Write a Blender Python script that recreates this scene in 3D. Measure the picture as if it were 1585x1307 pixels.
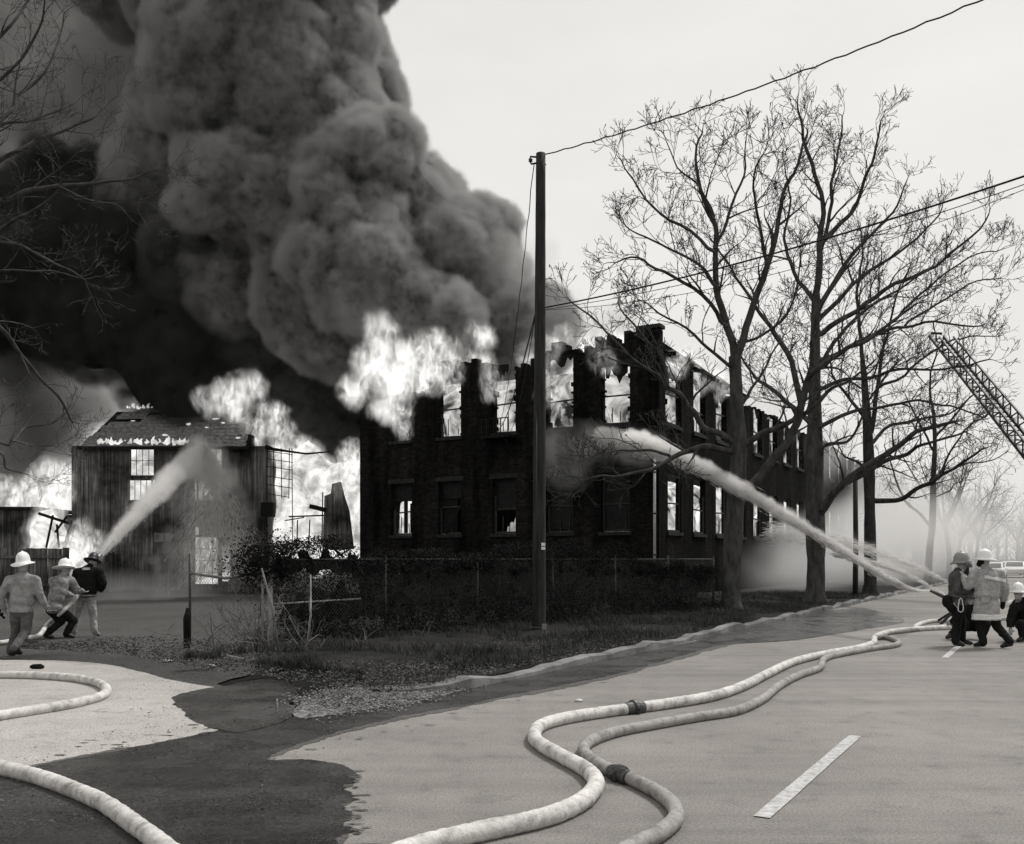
import bpy, bmesh, math, random
import numpy as np
from mathutils import Vector, Matrix, Euler

# ------------------------------------------------------------------ scene, camera, sky, sun, exposure
scene = bpy.context.scene
for o in list(bpy.data.objects):
    bpy.data.objects.remove(o, do_unlink=True)
COL = scene.collection
R = math.radians

EYE = 1.68                       # eye height of the photographer, metres
FPX = 1437.0                     # focal length in photograph pixels
PX0, HOR = 792.5, 865.0          # principal column and horizon row of the photograph

cam_data = bpy.data.cameras.new('camera')
cam = bpy.data.objects.new('camera', cam_data)
COL.objects.link(cam)
cam.location = (0, 0, EYE)
cam.rotation_euler = (R(90), 0, 0)
cam_data.sensor_width = 36.0
cam_data.lens = 36.0 * FPX / 1585.0
cam_data.shift_y = (HOR - 653.5) / 1585.0
cam_data.clip_start = 0.05
cam_data.clip_end = 3000.0
scene.camera = cam

SUN_EL, SUN_AZ = 56.0, 52.0      # azimuth clockwise from +Y (the view axis): ahead of the camera, to the right
world = bpy.data.worlds.new('World')
scene.world = world
world.use_nodes = True
wn = world.node_tree
for n in list(wn.nodes):
    wn.nodes.remove(n)
w_out = wn.nodes.new('ShaderNodeOutputWorld')
w_bg = wn.nodes.new('ShaderNodeBackground')
w_sky = wn.nodes.new('ShaderNodeTexSky')
w_sky.sky_type = 'NISHITA'
w_sky.sun_disc = False
w_sky.sun_elevation = R(SUN_EL)
w_sky.sun_rotation = R(SUN_AZ)
w_sky.air_density = 2.0
w_sky.dust_density = 6.0
w_sky.ozone_density = 1.0
w_bw = wn.nodes.new('ShaderNodeRGBToBW')
wn.links.new(w_sky.outputs[0], w_bw.inputs[0])
# a thin, even layer of high cloud: the blue sky is mixed most of the way to one cloud brightness
w_geo = wn.nodes.new('ShaderNodeTexCoord')
w_map = wn.nodes.new('ShaderNodeMapping')
w_map.inputs['Scale'].default_value = (1.0, 1.0, 2.6)
w_noise = wn.nodes.new('ShaderNodeTexNoise')
w_noise.inputs['Scale'].default_value = 2.4
w_noise.inputs['Detail'].default_value = 6.0
w_noise.inputs['Roughness'].default_value = 0.55
wn.links.new(w_geo.outputs['Generated'], w_map.inputs[0])
wn.links.new(w_map.outputs[0], w_noise.inputs[0])
w_ramp = wn.nodes.new('ShaderNodeMapRange')
w_ramp.inputs['From Min'].default_value = 0.3
w_ramp.inputs['From Max'].default_value = 0.7
w_ramp.inputs['To Min'].default_value = 8.0
w_ramp.inputs['To Max'].default_value = 9.2
wn.links.new(w_noise.outputs[0], w_ramp.inputs[0])
w_mix = wn.nodes.new('ShaderNodeMix')
w_mix.data_type = 'FLOAT'
w_mix.inputs[0].default_value = 0.9
wn.links.new(w_bw.outputs[0], w_mix.inputs[2])
wn.links.new(w_ramp.outputs[0], w_mix.inputs[3])
w_tint = wn.nodes.new('ShaderNodeMix')
w_tint.data_type = 'RGBA'
w_tint.blend_type = 'MULTIPLY'
w_tint.inputs[0].default_value = 1.0
w_tint.inputs[7].default_value = (1.0, 0.988, 0.958, 1)
wn.links.new(w_mix.outputs[0], w_tint.inputs[6])
wn.links.new(w_tint.outputs[2], w_bg.inputs['Color'])
w_bg.inputs['Strength'].default_value = 0.10
wn.links.new(w_bg.outputs[0], w_out.inputs['Surface'])

sun_data = bpy.data.lights.new('sun', 'SUN')
sun_data.energy = 3.0
sun_data.angle = R(12)
sun_data.color = (1.0, 0.99, 0.97)
sun = bpy.data.objects.new('sun', sun_data)
COL.objects.link(sun)
sdir = Vector((math.sin(R(SUN_AZ)) * math.cos(R(SUN_EL)), math.cos(R(SUN_AZ)) * math.cos(R(SUN_EL)), math.sin(R(SUN_EL))))
sun.rotation_euler = sdir.to_track_quat('Z', 'Y').to_euler()
sun.location = sdir * 80

scene.view_settings.view_transform = 'Standard'
scene.view_settings.look = 'None'
scene.view_settings.exposure = 0.0
scene.view_settings.gamma = 1.0
scene.view_settings.use_curve_mapping = False
scene.render.engine = 'CYCLES'
scene.cycles.use_denoising = True
scene.cycles.max_bounces = 8
scene.cycles.diffuse_bounces = 3
scene.cycles.glossy_bounces = 2
scene.cycles.transmission_bounces = 4
scene.cycles.transparent_max_bounces = 24
scene.cycles.volume_bounces = 3
scene.cycles.volume_step_rate = 4.0
scene.cycles.volume_max_steps = 400
scene.cycles.adaptive_threshold = 0.02
scene.cycles.sample_clamp_indirect = 4.0
scene.cycles.caustics_reflective = False
scene.cycles.caustics_refractive = False

# ------------------------------------------------------------------ helpers
rnd = random.Random(11)
TINT = (1.0, 0.988, 0.976)        # the warm grey of the print

def grey(v):
    return (v * TINT[0], v * TINT[1], v * TINT[2], 1.0)

def at(px, py, d):
    """point seen at photograph pixel (px, py) at depth d metres"""
    return Vector(((px - PX0) / FPX * d, d, EYE + (HOR - py) / FPX * d))

def ground(px, py, z=0.0):
    d = (EYE - z) * FPX / (py - HOR)
    return Vector(((px - PX0) / FPX * d, d, z))

ES, EC = 0.508, 0.862            # the street runs along (ES, EC)
def road(s, t, z=0.0):
    """street coordinates: s metres along the street, t metres to its left"""
    return Vector((ES * s - EC * t, EC * s + ES * t, z))

def link(o, parent=None):
    COL.objects.link(o)
    if parent is not None:
        o.parent = parent
    return o

def tag(o, label=None, cat=None, group=None, kind=None):
    if label: o['label'] = label
    if cat: o['category'] = cat
    if group: o['group'] = group
    if kind: o['kind'] = kind
    return o

def empty(name, loc=(0, 0, 0), rz=0.0):
    e = bpy.data.objects.new(name, None)
    e.location = loc
    e.rotation_euler = (0, 0, rz)
    e.empty_display_size = 0.2
    return link(e)

class MB:
    """collects vertices and faces; build() makes ONE mesh object"""
    def __init__(self):
        self.v, self.f = [], []
    def add(self, vs, fs):
        b = len(self.v)
        self.v.extend([tuple(p) for p in vs])
        self.f.extend([tuple(i + b for i in f) for f in fs])
    def box(self, c, size, rot=None):
        hx, hy, hz = size[0] / 2, size[1] / 2, size[2] / 2
        vs = [Vector((x * hx, y * hy, z * hz)) for z in (-1, 1) for y in (-1, 1) for x in (-1, 1)]
        if rot is not None:
            vs = [rot @ p for p in vs]
        c = Vector(c)
        self.add([p + c for p in vs], [(0, 2, 3, 1), (4, 5, 7, 6), (0, 1, 5, 4), (2, 6, 7, 3), (0, 4, 6, 2), (1, 3, 7, 5)])
    def box2(self, a, b):
        self.box([(a[i] + b[i]) / 2 for i in range(3)], [abs(b[i] - a[i]) for i in range(3)])
    def bar(self, p, q, w, h=None, up=(0, 0, 1)):
        """a rectangular bar from p to q"""
        p, q = Vector(p), Vector(q)
        d = (q - p)
        L = d.length
        if L < 1e-6: return
        d /= L
        u = Vector(up)
        if abs(d.dot(u)) > 0.98: u = Vector((0, 1, 0))
        s = d.cross(u).normalized()
        t = s.cross(d)
        m = Matrix((d, s, t)).transposed()
        self.box((p + q) / 2, (L, w, h or w), m)
    def tube(self, pts, rad, n=6, caps=True):
        pts = [Vector(p) for p in pts]
        if not hasattr(rad, '__len__'): rad = [rad] * len(pts)
        vs, fs = [], []
        ref = None
        for i, p in enumerate(pts):
            d = (pts[min(i + 1, len(pts) - 1)] - pts[max(i - 1, 0)])
            if d.length < 1e-9: d = Vector((0, 0, 1))
            d.normalize()
            if ref is None:
                ref = Vector((1, 0, 0)) if abs(d.x) < 0.8 else Vector((0, 1, 0))
            s = (ref - d * ref.dot(d))
            if s.length < 1e-4:
                s = d.orthogonal()
            s.normalize(); ref = s
            t = d.cross(s)
            for k in range(n):
                a = 2 * math.pi * k / n
                vs.append(p + (s * math.cos(a) + t * math.sin(a)) * rad[i])
        for i in range(len(pts) - 1):
            for k in range(n):
                k2 = (k + 1) % n
                fs.append((i * n + k, i * n + k2, (i + 1) * n + k2, (i + 1) * n + k))
        if caps:
            fs.append(tuple(range(n - 1, -1, -1)))
            fs.append(tuple((len(pts) - 1) * n + k for k in range(n)))
        self.add(vs, fs)
    def lathe(self, prof, n=16, c=(0, 0, 0), m=None):
        """prof: (r, z) pairs"""
        c = Vector(c); vs, fs = [], []
        for r, z in prof:
            for k in range(n):
                a = 2 * math.pi * k / n
                p = Vector((r * math.cos(a), r * math.sin(a), z))
                if m is not None: p = m @ p
                vs.append(p + c)
        for i in range(len(prof) - 1):
            for k in range(n):
                k2 = (k + 1) % n
                fs.append((i * n + k, i * n + k2, (i + 1) * n + k2, (i + 1) * n + k))
        fs.append(tuple(range(n - 1, -1, -1)))
        fs.append(tuple((len(prof) - 1) * n + k for k in range(n)))
        self.add(vs, fs)
    def build(self, name, mat, parent=None, smooth=False):
        me = bpy.data.meshes.new(name)
        me.from_pydata(self.v, [], self.f)
        me.update()
        if mat is not None: me.materials.append(mat)
        if smooth: me.shade_smooth()
        return link(bpy.data.objects.new(name, me), parent)

def mesh_np(name, V, F, mat, parent=None, smooth=True):
    """V (n,3), F (m,3|4) numpy arrays"""
    me = bpy.data.meshes.new(name)
    k = F.shape[1]
    me.vertices.add(len(V)); me.vertices.foreach_set('co', np.ascontiguousarray(V, dtype=np.float32).ravel())
    me.loops.add(F.size); me.loops.foreach_set('vertex_index', np.ascontiguousarray(F, dtype=np.int32).ravel())
    me.polygons.add(len(F)); me.polygons.foreach_set('loop_start', np.arange(0, F.size, k, dtype=np.int32))
    me.update(calc_edges=True)
    if mat is not None: me.materials.append(mat)
    if smooth: me.shade_smooth()
    return link(bpy.data.objects.new(name, me), parent)

# ---- vectorised noise
def _hash(ix, iy, iz, k):
    h = (ix.astype(np.int64) * 374761393 + iy.astype(np.int64) * 668265263 + iz.astype(np.int64) * 2147483647 + k * 1274126177) & 0xFFFFFFFF
    h = ((h ^ (h >> 13)) * 1274126177) & 0xFFFFFFFF
    h = ((h ^ (h >> 16)) * 2246822519) & 0xFFFFFFFF
    h = h ^ (h >> 13)
    return (h & 0xFFFFFF).astype(np.float64) / 0xFFFFFF

def vnoise(P, seed=0):
    """smooth value noise 0..1"""
    i = np.floor(P).astype(np.int64); f = P - i
    u = f * f * f * (f * (f * 6 - 15) + 10)
    out = 0
    for dx in (0, 1):
        for dy in (0, 1):
            for dz in (0, 1):
                w = (u[:, 0] if dx else 1 - u[:, 0]) * (u[:, 1] if dy else 1 - u[:, 1]) * (u[:, 2] if dz else 1 - u[:, 2])
                out = out + w * _hash(i[:, 0] + dx, i[:, 1] + dy, i[:, 2] + dz, seed)
    return out

def fbm(P, seed=0, octv=4, gain=0.5):
    a, s, t = 1.0, 0.0, 0.0
    for o in range(octv):
        s = s + a * vnoise(P * (2.0 ** o) + 17.3 * o, seed + o); t += a; a *= gain
    return s / t

def worley(P, seed=0):
    """distance to the nearest cell point"""
    i = np.floor(P).astype(np.int64)
    best = np.full(len(P), 9.0)
    for dx in (-1, 0, 1):
        for dy in (-1, 0, 1):
            for dz in (-1, 0, 1):
                c = i + np.array([dx, dy, dz])
                q = np.stack([c[:, 0] + _hash(c[:, 0], c[:, 1], c[:, 2], seed), c[:, 1] + _hash(c[:, 0], c[:, 1], c[:, 2], seed + 1),
                              c[:, 2] + _hash(c[:, 0], c[:, 1], c[:, 2], seed + 2)], axis=1)
                best = np.minimum(best, ((q - P) ** 2).sum(1))
    return np.sqrt(best)

_ico = {}
def ico(level):
    if level not in _ico:
        bm = bmesh.new(); bmesh.ops.create_icosphere(bm, subdivisions=level, radius=1.0)
        _ico[level] = (np.array([v.co[:] for v in bm.verts]), np.array([[v.index for v in f.verts] for f in bm.faces]))
        bm.free()
    return _ico[level]

def capsule(p, r0, q, r1, n=12):
    """a closed tapered capsule as (verts, tris)"""
    V, F = ico(3)
    p, q = np.array(p, float), np.array(q, float)
    d = q - p; L = np.linalg.norm(d)
    if L < 1e-6:
        return V * r0 + p, F
    d = d / L
    side = V @ d
    w = (side > 0)
    out = np.where(w[:, None], V * r1 + q, V * r0 + p)
    return out, F

def ellipsoid(c, r, m=None):
    V, F = ico(3)
    W = V * np.array(r, float)
    if m is not None:
        W = W @ np.array(m.to_3x3()).T
    return W + np.array(c, float), F

def remesh(prims, voxel, smooth_iter=4, smooth_fac=0.5):
    """voxel union of closed shapes -> (V, F quads) as one continuous skin"""
    Vs, Fs, b = [], [], 0
    for V, F in prims:
        Vs.append(V); Fs.append(F + b); b += len(V)
    V = np.concatenate(Vs); F = np.concatenate(Fs)
    o = mesh_np('tmp_shape', V, F, None)
    m = o.modifiers.new('r', 'REMESH'); m.mode = 'VOXEL'; m.voxel_size = voxel
    if smooth_iter:
        s = o.modifiers.new('s', 'SMOOTH'); s.factor = smooth_fac; s.iterations = smooth_iter
    dg = bpy.context.evaluated_depsgraph_get()
    e = o.evaluated_get(dg); me = e.to_mesh()
    W = np.empty(len(me.vertices) * 3, np.float32); me.vertices.foreach_get('co', W)
    me.calc_loop_triangles()
    T = np.empty(len(me.loop_triangles) * 3, np.int32); me.loop_triangles.foreach_get('vertices', T)
    e.to_mesh_clear()
    old = o.data
    bpy.data.objects.remove(o, do_unlink=True); bpy.data.meshes.remove(old)
    return W.reshape(-1, 3).astype(float), T.reshape(-1, 3)

def vnormals(V, F):
    n = np.cross(V[F[:, 1]] - V[F[:, 0]], V[F[:, 2]] - V[F[:, 0]])
    N = np.zeros_like(V)
    for k in range(3):
        np.add.at(N, F[:, k], n)
    return N / np.maximum(np.linalg.norm(N, axis=1), 1e-9)[:, None]

# ---- materials
MATS = {}
def mat(name, col=0.2, rough=0.8, spec=0.3, noise=0.0, nscale=6.0, detail=5.0, bump=0.0, bscale=40.0, stretch=(1, 1, 1), metal=0.0, lo=None, hi=None, coords='Object'):
    """a principled grey with noise variation and fine relief"""
    if name in MATS: return MATS[name]
    m = bpy.data.materials.new(name); m.use_nodes = True
    nt = m.node_tree; b = nt.nodes['Principled BSDF']
    b.inputs['Base Color'].default_value = grey(col)
    b.inputs['Roughness'].default_value = rough
    b.inputs['Specular IOR Level'].default_value = spec
    b.inputs['Metallic'].default_value = metal
    tc = nt.nodes.new('ShaderNodeTexCoord'); mp = nt.nodes.new('ShaderNodeMapping')
    mp.inputs['Scale'].default_value = stretch
    nt.links.new(tc.outputs[coords], mp.inputs[0])
    if noise > 0:
        tx = nt.nodes.new('ShaderNodeTexNoise'); tx.inputs['Scale'].default_value = nscale
        tx.inputs['Detail'].default_value = detail; tx.inputs['Roughness'].default_value = 0.65
        nt.links.new(mp.outputs[0], tx.inputs[0])
        rp = nt.nodes.new('ShaderNodeValToRGB')
        l = lo if lo is not None else col * (1 - noise); h = hi if hi is not None else col * (1 + noise)
        rp.color_ramp.elements[0].position = 0.32; rp.color_ramp.elements[0].color = grey(l)
        rp.color_ramp.elements[1].position = 0.68; rp.color_ramp.elements[1].color = grey(h)
        nt.links.new(tx.outputs[0], rp.inputs[0]); nt.links.new(rp.outputs[0], b.inputs['Base Color'])
    if bump > 0:
        t2 = nt.nodes.new('ShaderNodeTexNoise'); t2.inputs['Scale'].default_value = bscale; t2.inputs['Detail'].default_value = 4.0
        nt.links.new(mp.outputs[0], t2.inputs[0])
        bp = nt.nodes.new('ShaderNodeBump'); bp.inputs['Strength'].default_value = bump; bp.inputs['Distance'].default_value = 0.02
        nt.links.new(t2.outputs[0], bp.inputs['Height']); nt.links.new(bp.outputs[0], b.inputs['Normal'])
    MATS[name] = m
    return m

def vol_mat(name, density, col, aniso=0.0):
    """an even cloud of particles that fills a closed mesh"""
    if name in MATS: return MATS[name]
    m = bpy.data.materials.new(name); m.use_nodes = True
    nt = m.node_tree
    nt.nodes.remove(nt.nodes['Principled BSDF'])
    v = nt.nodes.new('ShaderNodeVolumePrincipled')
    v.inputs['Color'].default_value = grey(col)
    v.inputs['Density'].default_value = density
    v.inputs['Anisotropy'].default_value = aniso
    nt.links.new(v.outputs[0], nt.nodes['Material Output'].inputs['Volume'])
    m.cycles.homogeneous_volume = True
    MATS[name] = m
    return m
# ------------------------------------------------------------------ ground, street, kerb
def node_mat(name):
    m = bpy.data.materials.new(name); m.use_nodes = True
    MATS[name] = m
    nt = m.node_tree
    return m, nt, nt.nodes['Principled BSDF']

def tex(nt, kind, scale, vec=None, detail=4.0, rough=0.6, **kw):
    t = nt.nodes.new(kind)
    t.inputs['Scale'].default_value = scale
    if 'Detail' in t.inputs: t.inputs['Detail'].default_value = detail
    if 'Roughness' in t.inputs: t.inputs['Roughness'].default_value = rough
    for k, v in kw.items(): setattr(t, k, v)
    if vec is not None: nt.links.new(vec, t.inputs['Vector'])
    return t

def ramp(nt, src, stops):
    r = nt.nodes.new('ShaderNodeValToRGB')
    el = r.color_ramp.elements
    while len(el) < len(stops): el.new(0.5)
    for e, (p, v) in zip(el, stops):
        e.position = p; e.color = grey(v)
    nt.links.new(src, r.inputs[0])
    return r.outputs[0]

def mul(nt, a, b, fac=1.0):
    m = nt.nodes.new('ShaderNodeMix'); m.data_type = 'RGBA'; m.blend_type = 'MULTIPLY'
    m.inputs[0].default_value = fac
    nt.links.new(a, m.inputs[6]); nt.links.new(b, m.inputs[7])
    return m.outputs[2]

def bumpn(nt, src, bsdf, strength, dist=0.02):
    b = nt.nodes.new('ShaderNodeBump'); b.inputs['Strength'].default_value = strength; b.inputs['Distance'].default_value = dist
    nt.links.new(src, b.inputs['Height']); nt.links.new(b.outputs[0], bsdf.inputs['Normal'])

def asphalt_mat(name, lo, hi, rough, spec=0.35, wet=False, bump=0.35, wear=0.0, stains=0.0):
    m, nt, b = node_mat(name)
    tc = nt.nodes.new('ShaderNodeTexCoord').outputs['Object']
    fine = tex(nt, 'ShaderNodeTexNoise', 55.0, tc, 3.0, 0.8)
    c = ramp(nt, fine.outputs[0], [(0.38, lo), (0.5, (lo + hi) / 2), (0.62, hi)])
    big = tex(nt, 'ShaderNodeTexNoise', 0.35, tc, 5.0, 0.6)
    c2 = ramp(nt, big.outputs[0], [(0.3, 0.78), (0.7, 1.12)])
    c = mul(nt, c, c2)
    mid = tex(nt, 'ShaderNodeTexNoise', 3.0, tc, 6.0, 0.7)
    c = mul(nt, c, ramp(nt, mid.outputs[0], [(0.28, 0.7), (0.45, 1.0), (0.75, 1.1)]))
    # hairline cracks
    mp = nt.nodes.new('ShaderNodeMixRGB'); mp.inputs[0].default_value = 0.09
    nt.links.new(tc, mp.inputs[1]); nt.links.new(mid.outputs['Color'], mp.inputs[2])
    vo = tex(nt, 'ShaderNodeTexVoronoi', 0.33, mp.outputs[0], feature='DISTANCE_TO_EDGE')
    cr = ramp(nt, vo.outputs[0], [(0.0, 0.8), (0.003, 0.9), (0.006, 1.0)])
    c = mul(nt, c, cr, 0.18)
    if wear:      # long streaks along the lanes
        mq = nt.nodes.new('ShaderNodeMapping'); mq.inputs['Rotation'].default_value = (0, 0, -math.atan2(EC, ES)); mq.inputs['Scale'].default_value = (.05, 1.3, 1)
        nt.links.new(tc, mq.inputs[0]); st = tex(nt, 'ShaderNodeTexNoise', 1.0, mq.outputs[0], 5.0, .6)
        c = mul(nt, c, ramp(nt, st.outputs[0], [(.32, 1 - wear), (.5, 1.0), (.7, 1 + wear * .5)]))
    if stains:    # scattered oil and dirt marks
        so = tex(nt, 'ShaderNodeTexNoise', 1.7, tc, 7.0, .75)
        c = mul(nt, c, ramp(nt, so.outputs[0], [(.28, 1 - stains), (.38, 1.0)]))
    nt.links.new(c, b.inputs['Base Color'])
    b.inputs['Roughness'].default_value = rough
    if wet:       # water stands in the hollows
        pu = tex(nt, 'ShaderNodeTexNoise', 1.3, tc, 5.0, .6)
        mr = nt.nodes.new('ShaderNodeMapRange'); mr.inputs['From Min'].default_value = .42; mr.inputs['From Max'].default_value = .58; mr.inputs['To Min'].default_value = .12; mr.inputs['To Max'].default_value = rough
        nt.links.new(pu.outputs[0], mr.inputs[0]); nt.links.new(mr.outputs[0], b.inputs['Roughness'])
    b.inputs['Specular IOR Level'].default_value = spec
    bumpn(nt, fine.outputs[0], b, bump, 0.012)
    return m

M_ASPHALT = asphalt_mat('asphalt_dry', 0.15, 0.27, 0.88, 0.22, wear=.22, stains=.35)
M_CONCRETE = asphalt_mat('driveway_concrete', 0.22, 0.46, 0.9, 0.2, stains=.75)
M_WET = asphalt_mat('asphalt_wet', 0.006, 0.06, 0.55, 0.3, wet=True, bump=.5, wear=.5)
M_DAMP = asphalt_mat('asphalt_damp', 0.03, 0.13, 0.75, 0.25, bump=.5, wear=.3)
M_WET2 = asphalt_mat('concrete_wet', 0.02, 0.085, 0.5, 0.3, wet=True, bump=0.5, wear=.4)
M_KERB = mat('kerb_concrete', 0.16, 0.9, 0.2, noise=0.5, nscale=1.3, bump=0.4, bscale=30)
M_PAINT = mat('road_paint', 0.45, 0.85, 0.2, noise=0.5, nscale=16.0, detail=8, lo=.25, hi=.55)

def dirt_mat():
    m, nt, b = node_mat('dirt')
    tc = nt.nodes.new('ShaderNodeTexCoord').outputs['Object']
    a = tex(nt, 'ShaderNodeTexNoise', 0.6, tc, 6.0, 0.7)
    f = tex(nt, 'ShaderNodeTexNoise', 22.0, tc, 4.0, 0.8)
    c = ramp(nt, a.outputs[0], [(0.3, 0.007), (0.55, 0.018), (0.75, 0.05)])
    c = mul(nt, c, ramp(nt, f.outputs[0], [(0.3, 0.35), (0.5, 0.9), (0.72, 1.7)]))
    nt.links.new(c, b.inputs['Base Color'])
    b.inputs['Roughness'].default_value = 0.95; b.inputs['Specular IOR Level'].default_value = 0.15
    bumpn(nt, f.outputs[0], b, 0.8, 0.05)
    return m
M_DIRT = dirt_mat()

def sheet(name, pts, z, m, kind='structure'):
    """a flat closed outline of (x, y) points as one sheet"""
    bm = bmesh.new()
    vs = [bm.verts.new((p[0], p[1], z)) for p in pts]
    es = [bm.edges.new((vs[i], vs[(i + 1) % len(vs)])) for i in range(len(vs))]
    bmesh.ops.triangle_fill(bm, use_beauty=True, use_dissolve=False, edges=es)
    for f in bm.faces:
        if f.normal.z < 0: f.normal_flip()
    me = bpy.data.meshes.new(name); bm.to_mesh(me); bm.free()
    me.materials.append(m)
    o = link(bpy.data.objects.new(name, me))
    if kind: o['kind'] = kind
    return o

def densify(pts, step, jit, seed, closed=True, cr=True):
    """resample an outline with a smooth curve and a wandering edge"""
    r = random.Random(seed); out = []
    n = len(pts)
    for i in range(n if closed else n - 1):
        p0, p1, p2, p3 = [Vector(pts[(i + k) % n][:2]) if closed else Vector(pts[max(0, min(n - 1, i + k))][:2]) for k in (-1, 0, 1, 2)]
        L = (p2 - p1).length; m = max(1, int(L / step))
        for j in range(m):
            t = j / m
            if cr:
                q = 0.5 * ((2 * p1) + (p2 - p0) * t + (2 * p0 - 5 * p1 + 4 * p2 - p3) * t * t + (3 * p1 - p0 - 3 * p2 + p3) * t ** 3)
            else:
                q = p1.lerp(p2, t)
            out.append(q)
    P = np.array([[q.x, q.y, 0.0] for q in out])
    dx = (fbm(P * 1.1, seed, 6, 0.78) - 0.5) * 2 * jit; dy = (fbm(P * 1.1 + 50, seed + 5, 6, 0.78) - 0.5) * 2 * jit
    return [(q.x + dx[i], q.y + dy[i]) for i, q in enumerate(out)]

# the ground that everything stands on, out to the horizon
g = MB(); g.add([(-900, -120, -0.03), (900, -120, -0.03), (900, 1500, -0.03), (-900, 1500, -0.03)], [(0, 1, 2, 3)])
tag(g.build('ground', M_DIRT), kind='structure')

# the street
KT = 6.45
pts = [road(-30, -9), road(420, -9), road(420, KT), road(9.5, KT), road(8.0, 6.9), road(5.0, 7.05), road(2, 7.4), road(-30, 7.6)]
sheet('road', [(p.x, p.y) for p in pts], 0.0, M_ASPHALT)

# dashes of the centre line
for k, (s0, s1) in enumerate([(6.0, 9.2), (17.2, 20.2), (28.6, 31.7), (40, 43), (51.5, 54.5), (63, 66)]):
    m = MB()
    n = 10
    for i in range(n + 1):
        s = s0 + (s1 - s0) * i / n
        w = 0.055 + rnd.uniform(-.004, .004)
        m.v.extend([tuple(road(s, 1.66 - w, 0.008)), tuple(road(s, 1.66 + w, 0.008))])
    for i in range(n): m.f.append((2 * i, 2 * i + 2, 2 * i + 3, 2 * i + 1))
    tag(m.build('lane_marking', M_PAINT), kind='structure')

# the concrete drive into the yard
drive = [ground(x, y) for x, y in [(-300, 1026), (-120, 1022), (0, 1022), (90, 1023), (165, 1029), (215, 1040), (262, 1052), (330, 1064), (400, 1072), (438, 1090), (425, 1108), (400, 1117), (330, 1135), (240, 1152), (120, 1172), (0, 1200), (-250, 1262), (-600, 1330)]]
sheet('driveway', densify(drive, 0.06, 0.07, 3), 0.003, M_CONCRETE)
M_YARD = asphalt_mat('yard_dirt', 0.02, 0.13, 0.95, 0.1, bump=1.0)
yard = [(-40, 9.5), (-5.2, 10.6), (-3.9, 12.4), (-4.3, 16.4), (-6, 22), (-8, 36), (-13, 44), (-40, 44)]
sheet('yard', densify(yard, .4, .3, 14), -0.006, M_YARD)

# water lying on the drive, in the gutter and across the near lane
def wet(name, pix, z, m, jit, seed, label):
    o = sheet(name, densify([ground(x, y) for x, y in pix], 0.035, jit, seed), z, m, 'stuff')
    tag(o, label, 'puddle')
    return o
wet('puddle', [(452, 1112), (360, 1134), (300, 1118), (276, 1100), (268, 1085), (290, 1073), (345, 1064), (420, 1050), (520, 1042), (540, 1047), (470, 1062), (452, 1080)], 0.010, M_WET2, 0.13, 21,
    'dark wet stain on the pale drive below the gate')
fr = random.Random(6)
near = [(-500, 1420), (-300, 1262), (0, 1198), (60, 1186), (150, 1166), (250, 1150), (330, 1134), (420, 1117), (520, 1097), (620, 1078), (720, 1060), (830, 1040), (930, 1022), (1050, 999), (1130, 984), (1200, 970),
        (1225, 974), (1150, 990), (1060, 1014), (960, 1042), (880, 1060), (780, 1080), (690, 1098), (600, 1114), (530, 1130), (470, 1150), (412, 1174), (470, 1176), (510, 1182), (530, 1186), (546, 1199)] + [(534 + 10 * math.sin(i * .37) + fr.choice((-9, -5, -2, 0, 3, 8, 15)) * fr.random() + .06 * i, 1201 + i * 1.6) for i in range(70)] + [(552, 1420)]
wet('puddle', near, 0.006, M_WET, 0.14, 33, 'broad dark sheet of water over the near lane and along the kerb')
cx, cy = 300, 1200
damp = [(x + (5 if x > 380 else -3 if x < 300 else 0), y + (4 if y > 1100 and x > 380 else 3 if x > 600 and i > 16 else -2)) for i, (x, y) in enumerate(near) if i < 34 or i % 5 == 0]
o = sheet('damp_margin', densify([ground(x, y) for x, y in damp], .035, .2, 35), .0045, M_DAMP, 'stuff'); tag(o, 'half-dry damp margin round the water on the near lane', 'puddle')
wet('puddle', [(1080, 990), (1120, 975), (1180, 962), (1260, 948), (1330, 942), (1370, 950), (1400, 962), (1330, 976), (1240, 990), (1160, 996), (1110, 998)], 0.007, M_WET2, 0.12, 44,
    'wet patch of road under the long water jet')

# splashes beyond the edge of the water
ws = random.Random(15); V_, F_ = [], []
for k in range(70):
    if k < 22: px, py = 545 + abs(ws.gauss(0, 9)), ws.uniform(1190, 1300)
    elif k < 45: px = ws.uniform(420, 1000); py = 1176 - (px - 420) * .26 + abs(ws.gauss(0, 9))
    else: px = ws.uniform(20, 330); py = 1192 - px * .17 - abs(ws.gauss(0, 12))
    c = ground(px, py); n = 11; a0 = ws.random() * 6; rx, ry = ws.uniform(.01, .07), ws.uniform(.006, .02); b = len(V_)
    for i in range(n):
        q = .6 + .7 * ws.random(); V_.append((c.x + rx * q * math.cos(6.283 * i / n), c.y + ry * q * math.sin(6.283 * i / n), .0085))
    F_.append(tuple(range(b, b + n)))
mb = MB(); mb.v, mb.f = V_, F_; tag(mb.build('splashes', M_DAMP), 'small splashes of water beyond the wet edge', 'puddle', kind='stuff')

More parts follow.
